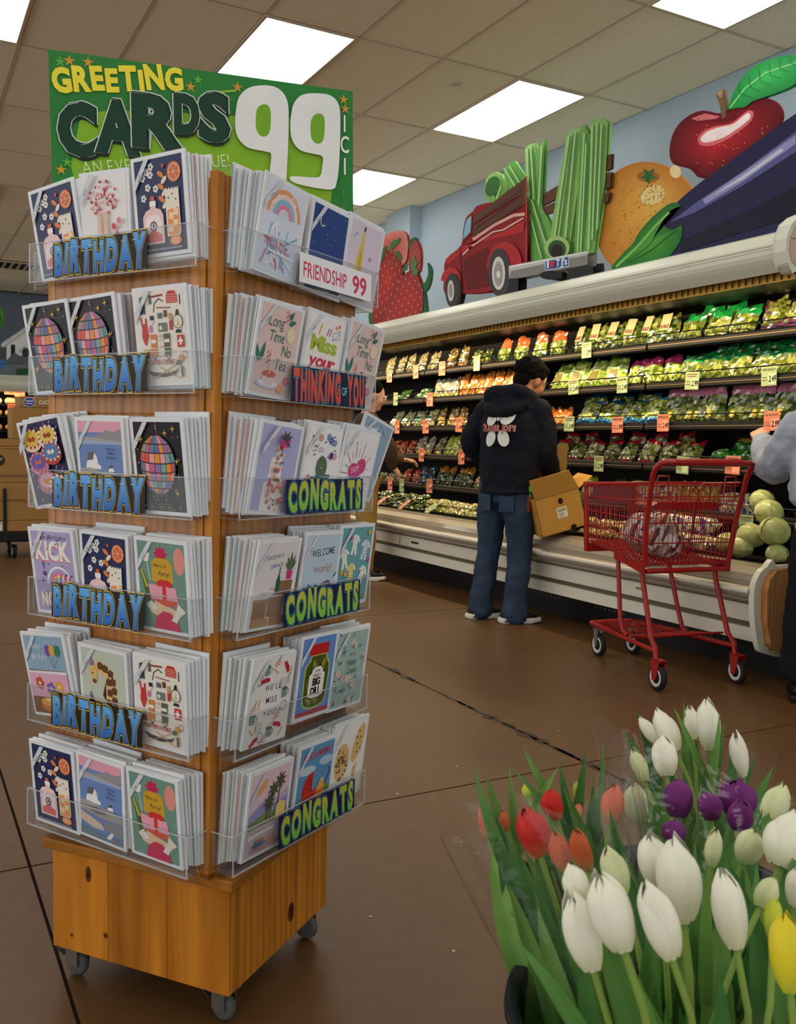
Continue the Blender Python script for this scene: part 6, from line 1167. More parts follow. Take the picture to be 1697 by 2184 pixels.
for y in (.122, .115, .108, .100): A.line([(.138, y), (.178, y)], .0024, (110, 106, 98))
A.ell(.22, .012, .02, .018, (34, 22, 12)); A.build('box_print', PRINT, body_)
q = MB(); q.paint((30, 22, 16)); q.box((.19, -.018, bhei+.07), (.07, .002, .012), Matrix.Rotation(rad(20), 3, 'X') @ Matrix.Rotation(.15, 3, 'Y')); q.build('hand_hole', PRINT, kbox)
# ================================================================ people
M_SKIN = mat('skin', (164, 110, 78), .5, sss=.1); M_SKIN2 = mat('pale_skin', (196, 146, 118), .5, sss=.1)
M_HAIR = mat('black_hair', (14, 10, 9), .95, spec=.1, bump=.8, bump_scale=150)
M_NAVY = mat('navy_fleece', (13, 15, 25), .9, noise_amt=.12, noise_scale=8, bump=.35, bump_scale=9)
M_DENIM = mat('denim', (40, 55, 74), .85, noise_amt=.28, noise_scale=7, bump=.4, bump_scale=16)
M_GREY = mat('grey_sweat', (156, 164, 176), .9, noise_amt=.08, noise_scale=9, bump=.35, bump_scale=14); M_BLK = mat('black_cloth', (14, 14, 17), .85, bump=.3, bump_scale=12)
M_BROWN = mat('brown_knit', (70, 54, 40), .9, bump=.3, bump_scale=14); M_KHAKI = mat('khaki_cotton', (150, 118, 62), .85, noise_amt=.1, noise_scale=9, bump=.3, bump_scale=12)
M_SHOE = mat('black_shoe', (22, 21, 21), .5); M_SOLE = mat('white_sole', (206, 202, 192), .5)
def limb(mb, pts, rs, n=10, ball=True):
    # smoothed, tapering chain with rounded ends
    pts = [Vector(p) for p in pts]; k = len(pts); P = []; S = []
    for i in range(k-1):
        a, b, c, d = pts[max(0, i-1)], pts[i], pts[i+1], pts[min(k-1, i+2)]
        for t in range(5):
            u = t/5; P.append(.5*((2*b)+(c-a)*u+(2*a-5*b+4*c-d)*u*u+(3*b-a-3*c+d)*u**3)); S.append(rs[i]+(rs[i+1]-rs[i])*u)
    P.append(pts[-1]); S.append(rs[-1]); mb.tube(P, S, n)
    if ball: mb.ball(P[0], S[0], nu=n, nv=6); mb.ball(P[-1], S[-1], nu=n, nv=6)
def rings(mb, rows, n=22, pw=1.0):
    # rows: (cx, cy, z, rx, ry)
    mb.loft([[V(cx+rx*math.cos(2*PI*j/n), cy+ry*math.sin(2*PI*j/n), z) for j in range(n)] for cx, cy, z, rx, ry in rows])
def skinned(mb, name, m, par, vox=.011, sm=6, folds=0.0, fs=.12):
    o = mb.build(name, m, par); r = o.modifiers.new('remesh', 'REMESH'); r.mode = 'VOXEL'; r.voxel_size = vox; r.use_smooth_shade = True
    s = o.modifiers.new('smooth', 'SMOOTH'); s.iterations = sm; s.factor = .5
    if folds:
        tx = bpy.data.textures.new(name, 'CLOUDS'); tx.noise_scale = fs; tx.noise_depth = 2; d = o.modifiers.new('folds', 'DISPLACE'); d.texture = tx; d.strength = folds; d.mid_level = .5; d.texture_coords = 'GLOBAL'
    return o
def head(mb, M, sc=1.0):
    B = lambda c, a, b, d, rot=None: mb.ball(M @ (V(*c)*sc), a*sc, b*sc, d*sc, 16, 12, M=M.to_3x3())
    B((0, -.005, .02), .076, .096, .098); B((0, .03, -.045), .06, .062, .065); B((0, .055, -.085), .034, .035, .028); B((0, .092, -.012), .017, .026, .028); B((0, .075, .02), .05, .022, .016)
    B((0, .082, -.052), .026, .014, .012)
    for s in (-1, 1): B((s*.078, .0, -.012), .012, .022, .034); B((s*.038, .06, -.03), .028, .03, .03); B((s*.033, .083, .008), .017, .011, .011)
def hand(mb, w, d, up, s, curl=.5, sc=1.0):
    # w wrist, d pointing direction, up = back of the hand, s = thumb side sign
    d = Vector(d).normalized(); up = Vector(up); up = (up-d*up.dot(d)).normalized(); x = d.cross(up)*s; w = Vector(w)
    pc = [w+d*.0, w+d*.045*sc, w+d*.085*sc]
    for o in (-.026, -.009, .009, .026): limb(mb, [w+x*o*.6, w+d*.05*sc+x*o, w+d*.088*sc+x*o*1.1], [.016, .015, .0115], 8)
    for i, (o, l) in enumerate(((.029, .068), (.010, .078), (-.010, .073), (-.028, .056))):
        b = w+d*.085*sc+x*o*1.1; c1 = (d*math.cos(curl)-up*math.sin(curl)); c2 = (d*math.cos(curl*2)-up*math.sin(curl*2))
        limb(mb, [b, b+c1*l*.45, b+c1*l*.45+c2*l*.55], [.0105, .0098, .008], 8)
    t = w+d*.025*sc+x*.026; limb(mb, [t, t+(d*.7+x*.6)*.035-up*.008, t+(d*.95+x*.3)*.062-up*.022], [.014, .012, .009], 8)
def shoe(par, M, sole=M_SOLE, up=M_SHOE):
    Z = lambda pts: pts
    q = MB(); out = [(-.042, -.09), (-.046, -.03), (-.044, .05), (-.048, .11), (-.036, .165), (0, .185), (.036, .165), (.05, .11), (.044, .05), (.046, -.03), (.042, -.09), (.02, -.112), (-.02, -.112)]
    q.loft([[M @ V(x*s, y*s, z+(.012 if y > .14 else 0)*(z < .01)) for x, y in out] for z, s in ((0.002, .95), (.012, 1.02), (.030, 1.03), (.038, .97))]); so = q.build('shoe_sole', sole, par, bevel=.003)
    q = MB(); q.loft([[M @ V(x*a, (y*b+c), z) for x, y in out] for z, a, b, c in ((.034, .97, .98, 0), (.055, .9, .92, -.004), (.075, .72, .62, -.026), (.09, .6, .42, -.04))]); sh = q.build('shoe', up, par); sh.modifiers.new('s', 'SUBSURF').levels = 1; sh.modifiers['s'].render_levels = 1
    A = Art(lambda u, v, l: M @ V(.0487+l*.0004, u, v)); A.poly([(-.08, .012), (-.05, .012), (-.055, .026), (-.085, .024)], (60, 58, 54)); A.poly([(-.03, .010), (.0, .010), (-.005, .024), (-.035, .024)], (60, 58, 54)); A.build('sole_mark', PRINT, par)
# ---- the worker, seen from behind, bowed over the box
F = rad(23.5); root = onZ(1062, 1309)*.96; root.z = 0
PM = basis(V(math.sin(F), -math.cos(F), 0), V(math.cos(F), math.sin(F), 0), V(0, 0, 1), root) @ Matrix.Scale(.985, 4)
man = empty('person', 'person seen from behind in navy logo hoodie and jeans, bowed over a cardboard box', 'person', PM)
HM = Matrix.Translation((.03, .285, 1.625)) @ Matrix.Rotation(rad(-22), 4, 'Z') @ Matrix.Rotation(rad(-28), 4, 'X')
q = MB(); head(q, HM, 1.12); limb(q, [(.015, .16, 1.42), (.02, .20, 1.50), (.03, .262, 1.58)], [.075, .064, .062], 12)
rings(q, [(0, .05, .84, .13, .09), (0, .06, .95, .14, .09), (0, .07, 1.1, .13, .09), (.01, .1, 1.28, .16, .10), (.01, .13, 1.40, .15, .09), (.01, .15, 1.46, .08, .06)])
LS, LE, LW = (-.205, .11, 1.405), (-.315, .08, 1.18), (-.16, .33, 1.04); RS, RE, RW = (.205, .12, 1.40), (.255, .13, 1.13), (.15, .37, .97)
limb(q, [LS, LE, LW], [.05, .042, .03]); limb(q, [RS, RE, RW], [.05, .042, .03])
hand(q, LW, (.35, .9, -.2), (-.3, .2, .9), 1); hand(q, RW, (-.1, .95, -.25), (.4, .1, .9), -1)
for s in (-1, 1): limb(q, [(s*.085, .05, .88), (s*.11, .05, .48), (s*.125, 0, .12)], [.085, .055, .04]); limb(q, [(s*.125, -.02, .07), (s*.125+.03, .06, .05)], [.04, .03])
skinned(q, 'body', M_SKIN, man, .0085, 4)
q = MB(); rr = random.Random(5)
q.ball(HM @ V(0, -.026, .05), .097, .112, .105, 20, 14, M=HM.to_3x3()); q.ball(HM @ V(0, -.07, -.02), .074, .055, .075, 16, 12, M=HM.to_3x3()); q.ball(HM @ V(0, .04, .10), .08, .06, .045, 14, 10, M=HM.to_3x3())
for i in range(230):
    a, b = rr.uniform(0, 6.28), rr.uniform(-.35, 1.0); n = V(math.cos(a)*math.sqrt(max(0, 1-b*b)), math.sin(a)*math.sqrt(max(0, 1-b*b)), b)
    if n.y > .55 and n.z < .45: continue
    q.ball(HM @ V(n.x*.097, -.026+n.y*.113, .05+n.z*.105), rr.uniform(.011, .019), nu=6, nv=4)
skinned(q, 'hair', M_HAIR, man, .0065, 1)
q = MB()
tor = [(.02, .05, .865, .185, .135), (.02, .05, .90, .195, .145), (.02, .05, .96, .205, .15), (.02, .055, 1.05, .212, .152), (.02, .07, 1.18, .222, .155), (.015, .085, 1.30, .228, .152), (.01, .105, 1.39, .215, .14), (.01, .13, 1.455, .15, .11), (.012, .15, 1.49, .09, .085)]
rings(q, tor); limb(q, [LS, (-.28, .10, 1.29), LE, (-.26, .19, 1.10), LW], [.088, .077, .072, .064, .053], 14); limb(q, [RS, (.25, .125, 1.27), RE, (.22, .26, 1.03), RW], [.088, .077, .072, .064, .053], 14)
limb(q, [(-.13, .07, 1.47), (-.11, .02, 1.52), (.0, .0, 1.525), (.11, .02, 1.53), (.16, .09, 1.49)], [.05, .056, .058, .056, .05], 12)   # rolled hood
limb(q, [(-.13, .03, 1.45), (-.08, -.03, 1.415), (.02, -.05, 1.40), (.10, -.03, 1.42), (.15, .03, 1.46)], [.038, .042, .045, .042, .038], 12); q.ball((.012, .0, 1.46), .12, .06, .07, 16, 10)
limb(q, [(-.11, .10, 1.52), (-.05, .19, 1.52), (.08, .20, 1.52), (.14, .12, 1.51)], [.035, .03, .03, .035], 10)
for z in (.872,): limb(q, [(.02+.192*math.cos(a*PI/8), .05+.142*math.sin(a*PI/8), z) for a in range(17)], [.016]*17, 8, False)
skinned(q, 'hoodie', M_NAVY, man, .010, 5, .034, .11)
# emblem on the back
def back(u, v, l):
    z = 1.300+v; 
    for a, b in zip(tor[:-1], tor[1:]):
        if a[2] <= z <= b[2]: t = (z-a[2])/(b[2]-a[2]); c = [x+(y-x)*t for x, y in zip(a, b)]; break
    ph = u/c[3]; return V(c[0]+c[3]*math.sin(ph), c[1]-(c[4]+.030)*math.cos(ph)-l*.0005, z)
A = Art(back); wh = (206, 208, 200)
for cx, cy, rx, ry, ro in ((-.052, -.075, .040, .054, -.35), (.048, -.072, .040, .056, .4), (.062, .072, .050, .060, -.65), (-.06, .05, .044, .040, .8), (-.005, .075, .030, .034, 0)): A.ell(cx, cy, rx, ry, wh, ro, n=20); A.ell(cx*1.15, cy*1.3, rx*.55, ry*.5, wh, ro+.5, n=14)
A.star(0, 0, .045, (22, 24, 36), 9, .25); A.line([(-.002, -.12), (0, -.02)], .004, (22, 24, 36)); A.line([(.0, .02), (-.03, .09)], .004, (22, 24, 36)); A.line([(.005, .02), (.02, .09)], .004, (22, 24, 36))
for off, c in ((.085, (20, 22, 36)), (.06, (214, 196, 186)), (.022, (190, 56, 52))): A.text("TRADER JOE'S", -.002, -.026, .036, c, off, .8, .2, jig=lambda i: ((0, .02, .03, 0, .01, .02, 0, .0, .02, .04, .0, .0)[i % 12], 0, (1.25, 1, 1, 1, 1, 1, 1, 1.25, 1, 1, 1, 1)[i % 12]), fit=.265, center=True)
A.build('back_emblem', mat('screen_print', attr=True, rough=.7), man)
q = MB()
limb(q, [(-.075, .05, .90), (-.105, .05, .70), (-.118, .045, .47), (-.13, .0, .20), (-.135, -.01, .095), (-.135, -.012, .065)], [.118, .102, .083, .076, .084, .088], 16); limb(q, [(.095, .05, .90), (.11, .055, .70), (.118, .06, .47), (.122, .02, .20), (.125, .005, .095), (.125, .003, .065)], [.118, .104, .085, .078, .087, .091], 16)
rings(q, [(.01, .05, .80, .17, .125), (.01, .05, .88, .18, .13), (.01, .05, .93, .17, .125)])
skinned(q, 'jeans', M_DENIM, man, .010, 4, .022, .07)
q = MB()
q.box((.09, -.084, .80), (.10, .006, .11), Matrix.Rotation(.35, 3, 'Z')); q.box((-.07, -.084, .80), (.10, .006, .11), Matrix.Rotation(-.3, 3, 'Z'))
q.build('back_pockets', M_DENIM, man, bevel=.003)['kind'] = 'stuff'
for s, x, y, a in ((-1, -.13, -.005, -32), (1, .125, .01, -42)): shoe(man, Matrix.Translation((x, y, 0)) @ Matrix.Rotation(rad(a), 4, 'Z'))
q = MB(); q.box((.205, .02, .80), (.025, .045, .10)); hol = q.build('knife_holster', mat('brown_leather', (110, 54, 22), .6), man, bevel=.006)
q = MB(); q.box((.205, .02, .875), (.018, .024, .085)); q.build('green_cutter', mat('green_plastic', (70, 190, 60), .4), hol, bevel=.004)
# ---- the shopper half hidden behind the rack
F2 = rad(-20); r2 = onZ(776, 1222)*.955; r2.z = 0; P2 = basis(V(math.sin(F2), -math.cos(F2), 0), V(math.cos(F2), math.sin(F2), 0), V(0, 0, 1), r2) @ Matrix.Scale(.975, 4)
man2 = empty('person', 'person in brown sweater and khaki trousers reaching into the case behind the card rack', 'person', P2)
H2 = Matrix.Translation((0, .05, 1.60)) @ Matrix.Rotation(rad(-14), 4, 'X')
q = MB(); head(q, H2, 1.08); limb(q, [(0, 0, 1.40), (0, .02, 1.48), (0, .04, 1.56)], [.07, .058, .058]); rings(q, [(0, 0, .84, .13, .09), (0, 0, 1.1, .13, .09), (0, 0, 1.3, .16, .1), (0, 0, 1.44, .08, .06)])
for s in (-1, 1): limb(q, [(s*.085, 0, .88), (s*.1, .01, .48), (s*.1, -.02, .1)], [.085, .055, .04]); limb(q, [(s*.1, -.03, .05), (s*.1, .1, .04)], [.04, .032])
limb(q, [(.19, 0, 1.38), (.22, .17, 1.14), (.14, .22, .99)], [.05, .042, .03]); hand(q, (.14, .22, .99), (-.3, .6, -.6), (.4, .6, .5), -1); limb(q, [(-.19, 0, 1.38), (-.2, .12, 1.12), (-.1, .34, 1.05)], [.05, .042, .03]); hand(q, (-.1, .34, 1.05), (.1, .95, -.1), (-.2, .1, .9), 1)
skinned(q, 'body', M_SKIN2, man2, .009, 4)
q = MB(); q.ball(H2 @ V(0, -.024, .045), .092, .108, .10, 18, 12, M=H2.to_3x3()); q.ball(H2 @ V(0, -.06, -.02), .075, .05, .08, 14, 10, M=H2.to_3x3()); skinned(q, 'hair', M_HAIR, man2, .009, 3)
q = MB()
for s in (-1, 1): q.tube([H2 @ V(s*.036+.028*math.cos(i*PI/8), .112, .008+.02*math.sin(i*PI/8)) for i in range(16)], .0025, 5, closed=True); q.tube([H2 @ V(s*.064, .11, .012), H2 @ V(s*.088, .0, .012)], .0025, 5)
q.build('eyeglasses', mat('pale_frame', (210, 206, 200), .3), man2)
q = MB(); rings(q, [(0, 0, .90, .175, .13), (0, 0, 1.05, .19, .135), (0, 0, 1.25, .21, .14), (0, 0, 1.37, .2, .125), (0, 0, 1.45, .10, .08)]); limb(q, [(.19, 0, 1.38), (.23, .09, 1.26), (.225, .17, 1.14), (.15, .21, 1.01)], [.085, .075, .07, .05], 12); limb(q, [(-.19, 0, 1.38), (-.2, .12, 1.12), (-.11, .32, 1.06)], [.085, .07, .05], 12); skinned(q, 'sweater', M_BROWN, man2, .012, 5, .018, .13)
q = MB(); rings(q, [(0, 0, .80, .165, .125), (0, 0, .88, .17, .125), (0, 0, .96, .165, .12)])
for s in (-1, 1): limb(q, [(s*.085, 0, .87), (s*.1, .01, .48), (s*.1, -.01, .1)], [.11, .082, .078], 14)
skinned(q, 'trousers', M_KHAKI, man2, .012, 4, .02, .09)
for s in (-1, 1): shoe(man2, Matrix.Translation((s*.1, 0, 0)))
# ---- the shopper cut by the right edge
F3 = rad(41); r3 = onZ(1757, 1480)*.965; r3.z = 0; P3 = basis(V(math.sin(F3), -math.cos(F3), 0), V(math.cos(F3), math.sin(F3), 0), V(0, 0, 1), r3) @ Matrix.Scale(.975, 4)
man3 = empty('person', 'person in pale grey sweatshirt and wide black trousers reaching in from the right edge', 'person', P3)
H3 = Matrix.Translation((0, .06, 1.52)) @ Matrix.Rotation(rad(-8), 4, 'X')
q = MB(); head(q, H3, 1.02); limb(q, [(0, 0, 1.32), (0, .03, 1.42), (0, .05, 1.48)], [.065, .052, .052]); rings(q, [(0, 0, .8, .13, .09), (0, 0, 1.05, .12, .09), (0, 0, 1.25, .15, .09), (0, 0, 1.37, .07, .06)])
for s in (-1, 1): limb(q, [(s*.085, 0, .84), (s*.09, .01, .45), (s*.09, -.02, .1)], [.085, .052, .038]); limb(q, [(s*.09, -.03, .05), (s*.09, .1, .035)], [.036, .03])
w3 = (-.33, .43, 1.25); limb(q, [(-.18, 0, 1.30), (-.26, .2, 1.13), w3], [.045, .038, .027]); hand(q, w3, (-.2, .8, .45), (-.4, -.3, .8), 1, .35); limb(q, [(.18, 0, 1.30), (.23, .05, 1.05), (.18, .24, .96)], [.045, .038, .027]); hand(q, (.18, .24, .96), (-.1, .9, -.2), (.3, .2, .9), -1)
skinned(q, 'body', M_SKIN2, man3, .0085, 4)
q = MB(); q.ball(H3 @ V(0, -.024, .045), .09, .105, .10, 18, 12, M=H3.to_3x3()); q.ball(H3 @ V(0, -.07, -.10), .085, .05, .14, 14, 10, M=H3.to_3x3()); skinned(q, 'hair', M_HAIR, man3, .009, 3)
q = MB(); rings(q, [(0, 0, .93, .17, .14), (0, 0, .96, .20, .165), (0, 0, 1.02, .205, .17), (0, 0, 1.15, .195, .15), (0, 0, 1.28, .18, .12), (0, 0, 1.37, .09, .07)]); limb(q, [(-.18, 0, 1.30), (-.225, .07, 1.18), (-.26, .2, 1.12), (-.295, .32, 1.17), (-.325, .405, 1.238)], [.085, .09, .092, .08, .052], 14); limb(q, [(.18, 0, 1.30), (.235, .05, 1.05), (.19, .22, .97)], [.085, .08, .05], 12); skinned(q, 'sweatshirt', M_GREY, man3, .010, 4, .03, .08)
q = MB(); rings(q, [(0, 0, .92, .16, .12), (0, 0, .80, .18, .14), (0, 0, .6, .19, .15), (0, 0, .35, .20, .16), (0, 0, .12, .205, .165), (0, 0, .10, .19, .15)]); skinned(q, 'wide_trousers', M_BLK, man3, .012, 4, .03, .12)
for s in (-1, 1): shoe(man3, Matrix.Translation((s*.11, .02, 0)), M_SHOE)
# ================================================================ things far left behind the rack
M_BOX = mat('brown_carton', (152, 114, 64), .75, noise_amt=.05, noise_scale=8); M_GRN = mat('dark_green_steel', (18, 30, 22), .5)
TY = 9.4
trol = empty('stock_trolley', 'dark stock trolley on casters with cartons at the far left', 'trolley', T(.55, TY+.3, 0))
q = MB(); q.box((.2, 0, .21), (1.25, .62, .10)); q.build('platform', M_BLACK, trol, bevel=.01)
for x in (-.38,): q = MB(); q.tube([(x+.0, -.28, .25), (x, -.28, 1.0), (x, .28, 1.0), (x, .28, .25)], .02, 8); q.build('push_frame', M_GRN, trol)
q = MB(); q.box((.345, -.30, .42), (.03, .03, .50)); q.build('corner_upright', M_GRN, trol)
for x, y in ((.43, -.22), (-.3, -.22), (.43, .22), (-.3, .22)):
    q = MB(); q.box((x, y, .15), (.06, .06, .01)); q.prism([(-.03, .15), (.03, .15), (.01, .06), (-.01, .06)], lambda a, b, d: V(x+d, y+a, b), -.028, -.024); q.prism([(-.03, .15), (.03, .15), (.01, .06), (-.01, .06)], lambda a, b, d: V(x+d, y+a, b), .024, .028); c = q.build('caster', M_STEEL, trol)
    q = MB(); q.lathe([(0, -.018), (.03, -.018), (.05, -.02), (.064, -.012), (.064, .012), (.05, .02), (.03, .018), (0, .018)], 20, Matrix.Translation((x, y, .065)) @ Matrix.Rotation(PI/2, 4, 'Y')); q.build('wheel', M_TYRE, c)
    q = MB(); q.lathe([(0, -.021), (.036, -.021), (.042, 0), (.036, .021), (0, .021)], 16, Matrix.Translation((x, y, .065)) @ Matrix.Rotation(PI/2, 4, 'Y')); q.build('wheel_hub', M_HUB, c)
def carton(x0, x1, z0, z1, label, draw=None, dy=.5, y=TY):
    o = empty('carton', label, 'box', T((x0+x1)/2, y, z0)); w, h = x1-x0, z1-z0
    q = MB(); q.box((0, dy/2, h/2), (w, dy, h)); q.build('carton_body', M_BOX, o, bevel=.006)
    q = MB(); q.box((0, dy/2, h+.0015), (w-.01, dy-.01, .003)); q.build('lid_flap', M_BOX, o)
    if draw:
        A = Art(lambda u, v, l: V(u, -.001-l*.0006, v)); draw(A, w, h); A.build('carton_print', PRINT, o)
def d1(A, w, h): x = w/2-.34; A.ell(x, h*.62, .082, .06, (40, 28, 20)); A.text('Taylor', x, h*.62, .034, (214, 190, 150), .01, .8, fit=.125, center=True); A.text('FARMS', x, h*.62-.028, .014, (214, 190, 150), 0, .9, .2, center=True); A.text('www.taylorfarms.com', x-.04, h*.15, .032, (60, 40, 24), 0, .8, fit=.38); A.line([(-w/2, h*.95), (w/2, h*.95)], .006, (120, 86, 50))
def d2(A, w, h): A.text('taylorfarms.com', w/2-.52, h*.5, .034, (70, 48, 28), 0, .8, fit=.34)
def d3(A, w, h): A.rect(.0, h*.1, .14, h*.9, (226, 222, 212)); A.rect(.01, h*.7, .13, h*.8, (60, 56, 52)); A.line([(.01, h*.4), (.1, h*.4)], .01, (150, 146, 140))
def d4(A, w, h): A.ell(-w/2+.085, h/2, .052, .046, (226, 226, 222)); A.ell(-w/2+.085, h/2, .048, .042, (44, 60, 140)); A.text('FRESH', -w/2+.085, h/2+.004, .012, (226, 226, 230), 0, .8, center=True) if False else None; A.line([(-w/2+.05, h/2+.01), (-w/2+.12, h/2+.01)], .012, (190, 196, 220)); A.line([(-w/2+.055, h/2-.014), (-w/2+.115, h/2-.014)], .010, (190, 196, 220)); A.text('CUCUMBER', -w/2+.17, h*.36, .034, (236, 230, 214), .01, .8, fit=.20)
carton(.10, 1.36, .262, .36, 'low brown carton with white shipping label on the trolley platform', d3)
carton(.10, 1.36, .365, .72, 'brown carton printed with a web address, lower one on the trolley', d2)
carton(.10, 1.16, .725, 1.06, 'brown carton with dark oval farm emblem on the trolley', d1)
carton(.30, 1.05, 1.065, 1.13, 'shallow brown carton lid lying on the emblem carton', None, .46)
carton(.97, 1.40, 1.135, 1.43, 'plain brown carton behind the rack under the cucumber carton', None, .4, TY+.04)
carton(1.04, 1.42, 1.435, 1.535, 'shallow carton lettered cucumber with a round blue emblem', d4, .4, TY+.04)
# far case along the back wall
FY = 16.6
far = empty('far_display_case', 'distant open display case with a white rounded canopy by the back wall', 'refrigerator', T(0, FY, 0))
def fsec(name, poly, m, x0=-3.2, x1=3.6): q = MB(); q.prism(poly, lambda a, b, d: V(d, a, b), x0, x1); return q.build(name, m, far)
fsec('canopy', [(1.2, 1.92), (.10, 1.90)]+[(.10-.1*math.sin(PI*t/8), 1.90+.032*t) for t in range(1, 8)]+[(.10, 2.17), (1.2, 2.18)], M_WHITE)
fsec('base', [(.05, .1), (.05, .5), (-.03, .56), (-.03, .66), (.06, .72), (1.2, .72), (1.2, .1)], M_CREAM); fsec('back_panel', [(1.0, .7), (1.2, .7), (1.2, 1.95), (1.0, 1.95)], mat('case_back', (20, 18, 16))); fsec('kick_plate', [(.2, 0), (1.2, 0), (1.2, .1), (.2, .1)], M_BLACK)
rr = random.Random(12)
for k, z in enumerate((.78, 1.02, 1.26, 1.50, 1.70)):
    fsec('shelf', [(.34, z-.03), (1.0, z-.03), (1.0, z), (.34, z)], M_BLACK)
    for i in range(8):
        c = rr.choice([(206, 150, 80), (226, 190, 120), (190, 110, 60), (214, 206, 190), (150, 100, 50)]) if k > 1 else rr.choice([(90, 130, 60), (120, 150, 80), (190, 60, 50), (210, 210, 190)])
        h = .11 if k else .16; q = MB(); q.col = lin(c); q.loft([[V(x*s, y*s, zz) for x, y in ((-.1, -.07), (0, -.08), (.1, -.07), (.1, .07), (0, .08), (-.1, .07))] for zz, s in ((0, .8), (h*.25, 1), (h*.7, .96), (h, .6))])
        o = q.build('food_pack', M_FILM, None, T(1.0+.245*i, FY+.44, z+.002)); tag(o, f'small pack, {ORD[i]} from the left on the {["lowest", "lower middle", "middle", "upper middle", "topmost"][k]} shelf of the distant case', 'package', 'packs in the distant case')
for i, (px, py) in enumerate(((20, 835), (42, 840), (27, 868))):
    p = onY(px, py, FY+.30); q = MB(); q.paint((222, 120, 80)); q.box((0, 0, 0), (.16, .004, .10)); o = q.build('price_tag', PRINT, None, Matrix.Translation(p)); A = Art(lambda u, v, l: V(u, -.003-l*.0008, v)); A.line([(-.06, .02), (.05, .02)], .012, (150, 70, 50)); A.line([(0, -.02), (.06, -.02)], .014, (120, 60, 40)); A.build('tag_print', PRINT, o); tag(o, ['orange price tag at the upper left of the distant case', 'orange price tag beside the rack on the distant case', 'orange price tag on the lower rail of the distant case'][i], 'price tag')
l = bpy.data.lights.new('far_case_lamp', 'AREA'); l.shape = 'RECTANGLE'; l.size = 5.5; l.size_y = .05; l.energy = 22; l.color = (1, .8, .5); o = bpy.data.objects.new('far_case_lamp', l); COL.objects.link(o); o.parent = far; o.matrix_local = Matrix.Translation((.6, .22, 1.895)) @ Matrix.Rotation(rad(14), 4, 'X')
# painted cottage and leaves standing on the far canopy
BYF = FY+.35
def boardY(name, label, solids, draw):
    fn = lambda u, v, l: (lambda p: V(p.x, -l*.002, p.z))(onY(u, v, BYF)); q = MB()
    for p_, c in solids: q.paint(c); q.prism(p_, lambda a, b, d: (lambda p: V(p.x, d, p.z))(onY(a, b, BYF)), 0, .03)
    o = q.build(name, PAINTED, None, T(0, BYF, 0)); A = Art(fn); draw(A); A.build('painted_picture', PAINTED, o); tag(o, label, 'sign'); return o
hs = [(14, 812), (14, 738), (3, 741), (4, 731), (62, 692), (120, 731), (121, 741), (110, 738), (110, 812)]
def draw_house(A):
    A.poly([(14, 738), (62, 704), (110, 738), (110, 790), (14, 790)], (238, 242, 238)); A.line([(3, 738), (62, 697), (121, 738)], 5, (226, 230, 226)); 
    for i in range(10): A.poly([(6+i*6, 738-i*4.2), (10+i*6, 735-i*4.2), (9+i*6, 743-i*4.2)], (214, 218, 214), keep=i > 0)
    A.rect(23, 735, 32, 773, (30, 76, 50)); A.rect(25, 738, 30, 771, (24, 30, 30)); A.poly([(14, 768), (30, 752), (44, 760), (60, 742), (60, 776), (14, 776)], (96, 104, 110)); A.poly([(36, 752), (52, 736), (62, 746), (62, 752)], (196, 202, 200)); A.ell(54, 752, 7, 10, (40, 66, 54)); A.rect(0, 776, 62, 800, (110, 120, 124)); A.rect(0, 768, 13, 786, (60, 120, 190)); A.line([(0, 776), (62, 776)], 1.5, (70, 76, 80)); A.rect(34, 786, 62, 800, (40, 84, 50))
boardY('cottage_board', 'painted cut-out of a white gabled cottage at the far left canopy', [(hs, (200, 206, 204))], draw_house)
lv = [(-30, 700), (-34, 660), (-10, 648), (2, 654), (6, 662), (10, 670), (6, 678), (9, 690), (2, 700), (-6, 716), (-20, 812), (-28, 812)]
boardY('foliage_board', 'painted cut-out of bright green leaves at the very left edge', [(lv, (70, 150, 50))], lambda A: [A.poly([(-30, 695), (-20, 662), (0, 656), (8, 672), (0, 696)], (90, 176, 60)), A.poly([(-20, 690), (-4, 668), (4, 676), (-2, 700)], (50, 120, 40))])
# ================================================================ tulips in black buckets, right foreground
M_PETAL = mat('petal', attr=True, rough=.45, sss=.15); M_LEAF = mat('tulip_leaf', attr=True, rough=.42, noise_amt=.10, noise_scale=30); M_STEM = mat('tulip_stem', (128, 156, 70), .5)
M_BUCKET = mat('black_bucket', (22, 24, 28), .35); M_CELLO = clear_mat('cellophane', (254, 254, 254), .42, .09, .004, bump=.12)
ZF = .4697; z6 = lambda x, y: (900+ZF*x, 1460+ZF*y)
PC = {'white': ((236, 234, 214), (214, 216, 170)), 'pale': ((216, 220, 170), (170, 190, 110)), 'red': ((196, 34, 26), (206, 110, 60)), 'pink': ((206, 110, 84), (176, 150, 90)), 'orange': ((196, 90, 46), (150, 130, 70)), 'purple': ((112, 30, 110), (86, 24, 84)), 'yellow': ((226, 206, 40), (190, 196, 60)), 'bud': ((190, 200, 60), (120, 160, 60))}
PET = {}
